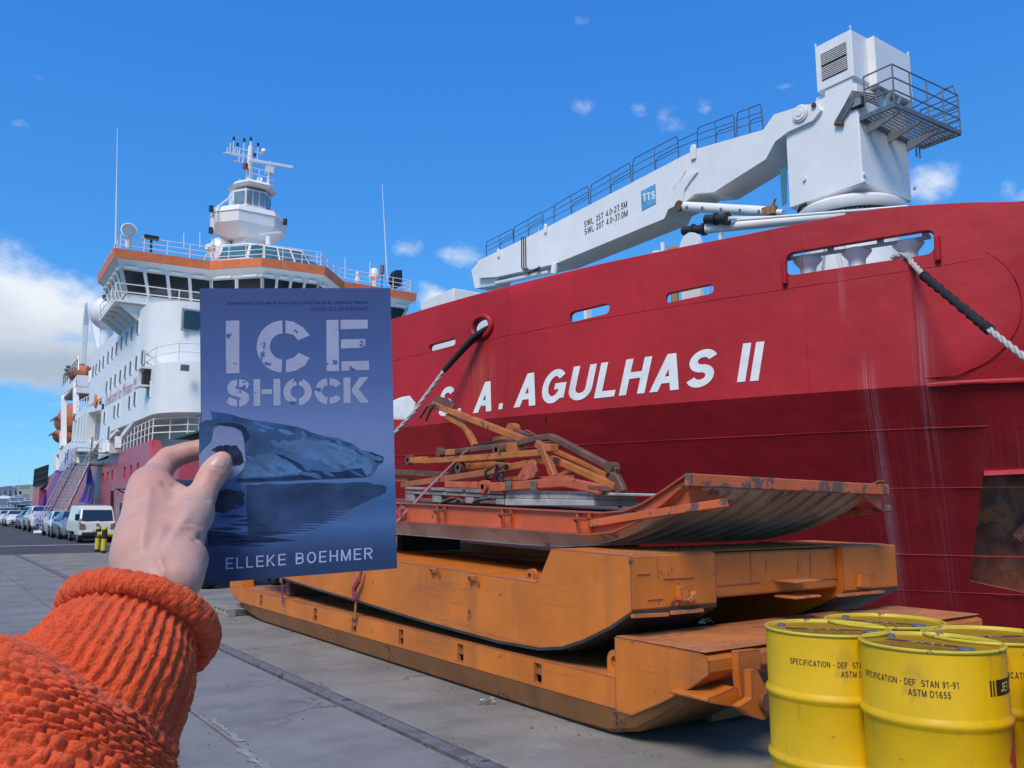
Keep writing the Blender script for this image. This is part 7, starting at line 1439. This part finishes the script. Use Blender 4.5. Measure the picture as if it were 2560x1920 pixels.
def vn(a, b, sd):       # smooth value noise
    g = np.random.default_rng(sd).random((64, 64)); ia, ib = np.floor(a).astype(int), np.floor(b).astype(int); fa, fb = a-ia, b-ib; fa = fa*fa*(3-2*fa); fb = fb*fb*(3-2*fb); G = lambda i, j: g[i % 64, j % 64]
    return (G(ia, ib)*(1-fa)+G(ia+1, ib)*fa)*(1-fb)+(G(ia, ib+1)*(1-fa)+G(ia+1, ib+1)*fa)*fb-.5
rib_end = sl_[2]+.012; w_rib = 1/(1+np.exp((SS-rib_end)/.004))
nrib = 42; pr_ = PH/(2*np.pi)*nrib+.12*vn(SS*60, PH*3, 1)*4*.3; ribs = .0010*np.cos(2*np.pi*pr_)+.0003*np.cos(2*np.pi*(SS/.0042+.5*np.abs(((pr_) % 1)-.5)*2))
row = SS/.0054+.8*vn(SS*25, PH*2.0, 2); ri = np.floor(row); fr_ = row-ri; col = PH/(2*np.pi)*50+.5*(ri % 2)+.5*vn(row*.6, PH*6, 3); ci = np.floor(col); fc_ = col-ci
size = .55+.9*np.random.default_rng(5).random((512, 256))[(ri.astype(int)) % 512, (ci.astype(int)) % 256]
bump = np.clip(1-((fr_-.5)/.55)**2, 0, 1)**.7*np.clip(1-((fc_-.5)/.52)**2, 0, 1)**.6*size; garter = .0042*bump-.0022
fold = .0060*np.exp(-((SS-sl_[4])/.014)**2)*(.5+.8*np.cos(PH-2.4))-.0055*np.exp(-((SS-sl_[3]+.004)/.008)**2)*(.6+.6*np.cos(PH-2.4))-.004*np.exp(-((SS-sl_[5]-.012)/.012)**2)*(.5+.5*np.cos(PH-2.0))
lump = .0035*vn(SS*28+3, PH*1.6, 8)+.0022*vn(SS*70, PH*4, 9)+.0009*vn(SS*600, PH*40, 10)+.0006*vn(SS*1500, PH*110, 11)
dr = ribs*w_rib+garter*(1-w_rib)-.0030*np.exp(-((SS-.0105)/.0035)**2)+fold+lump*np.clip(SS/.02, 0, 1); RRD = rr_[:, None]+dr
VV = ctr[:, None]+RRD[..., None]*(U_[:, None]*np.cos(PH)[..., None]+V_[:, None]*np.sin(PH)[..., None])
def grid_mesh(name, VV, m, parent, wrap0=False):
    a, b = VV.shape[:2]; I, J = np.meshgrid(np.arange(a if wrap0 else a-1), np.arange(b), indexing='ij'); i2 = (I+1) % a; j2 = (J+1) % b
    Fq = np.stack([I*b+J, I*b+j2, i2*b+j2, i2*b+J], -1).reshape(-1, 4); me = bpy.data.meshes.new(name); P = (VV.reshape(-1, 3)-np.array(WL[parent.name])).astype(np.float32)
    me.vertices.add(len(P)); me.vertices.foreach_set('co', P.ravel()); me.loops.add(Fq.size); me.loops.foreach_set('vertex_index', Fq.ravel().astype(np.int32)); me.polygons.add(len(Fq)); me.polygons.foreach_set('loop_start', np.arange(0, Fq.size, 4, dtype=np.int32)); me.polygons.foreach_set('loop_total', np.full(len(Fq), 4, np.int32)); me.update(calc_edges=True); me.validate()
    return link(name, me, m, parent, smooth=180, loc=Vector(WL[parent.name]))
WOOL = mat('orange wool', (.80, .10, .028), .95, var=.14, scale=130, bump=.5, bscale=700, spec=.1, streak=((.88, .14, .05), 0, .4, 40), sheen=.4)
sleeve = grid_mesh('sleeve', VV, WOOL, person)
# rolled edge of the cuff
NT, NR_ = 44, 720
ta = np.linspace(0, 2*np.pi, NT, endpoint=False); pa_ = np.linspace(0, 2*np.pi, NR_, endpoint=False); PA, TA = np.meshgrid(pa_, ta, indexing='ij')
c0 = ctr[0]+tan[0]*.002; tw_ = PA/(2*np.pi)*64+TA/(2*np.pi)*1.0; rw = np.floor(tw_); ft = tw_-rw
tr2 = .0066+.0005*np.sin(PA*3+1)+.0011*(np.clip(1-((ft-.5)/.5)**2, 0, 1)**.6-.6)*(.5+.9*np.cos(TA*4+rw*2.1))+.0010*vn(PA*14, TA*1.4, 12)+.0005*vn(PA*120, TA*9, 13)
RR2 = rr_[0]+.0025+.0022*np.sin(PA*2+.4)+tr2*np.cos(TA); off_ = tr2*np.sin(TA)*1.05+.0025*np.sin(PA*2+2)
V2 = c0+RR2[..., None]*(U_[0]*np.cos(PA)[..., None]+V_[0]*np.sin(PA)[..., None])-tan[0]*off_[..., None]
grid_mesh('cuff_roll', V2, WOOL, person, True)

# loose fibres standing off the wool
def fuzz(G, step, n, seed):
    g = np.random.default_rng(seed); a, b = G.shape[:2]; I = g.integers(1, a-1, n); J = g.integers(0, b, n); P = G[I, J]
    Nn = np.cross(G[(I+1) % a, J]-P, G[I, (J+1) % b]-P); Nn /= np.linalg.norm(Nn, axis=1)[:, None]+1e-9; vw = np.array(CAM)-P; vw /= np.linalg.norm(vw, axis=1)[:, None]
    cen = G.mean(1)[I]; out = P-cen; out /= np.linalg.norm(out, axis=1)[:, None]; Nn *= np.sign((Nn*out).sum(1))[:, None]
    keep = (Nn*vw).sum(1) > -.15; P, Nn = P[keep], Nn[keep]; m = len(P); rd = g.normal(size=(m, 3)); rd -= Nn*(rd*Nn).sum(1)[:, None]; rd /= np.linalg.norm(rd, axis=1)[:, None]
    L_ = g.uniform(.0012, .0034, m)[:, None]; w = np.cross(rd, Nn)*.00008; p1 = P+Nn*L_*.28+rd*L_*.45; p2 = P+Nn*L_*.40+rd*L_; V = np.stack([P-w, P+w, p1+w*.8, p1-w*.8, p2], 1).reshape(-1, 3); k = np.arange(m)*5
    return V, [f for i in k for f in ((i, i+1, i+2, i+3), (i+3, i+2, i+4))]
Va, Fa = fuzz(VV, 1, 15000, 21); Vb, Fb = fuzz(np.swapaxes(V2, 0, 0), 1, 4500, 22)
fz = MB(); fz.v = [Vector(v) for v in Va]+[Vector(v) for v in Vb]; fz.f = list(Fa)+[tuple(i+len(Va) for i in f) for f in Fb]
me = bpy.data.meshes.new('wool_fuzz'); me.from_pydata([tuple(v-pl_) for v in fz.v], [], fz.f); me.update(); o = link('wool_fuzz', me, WOOL, person, loc=pl_); o['kind'] = 'stuff'
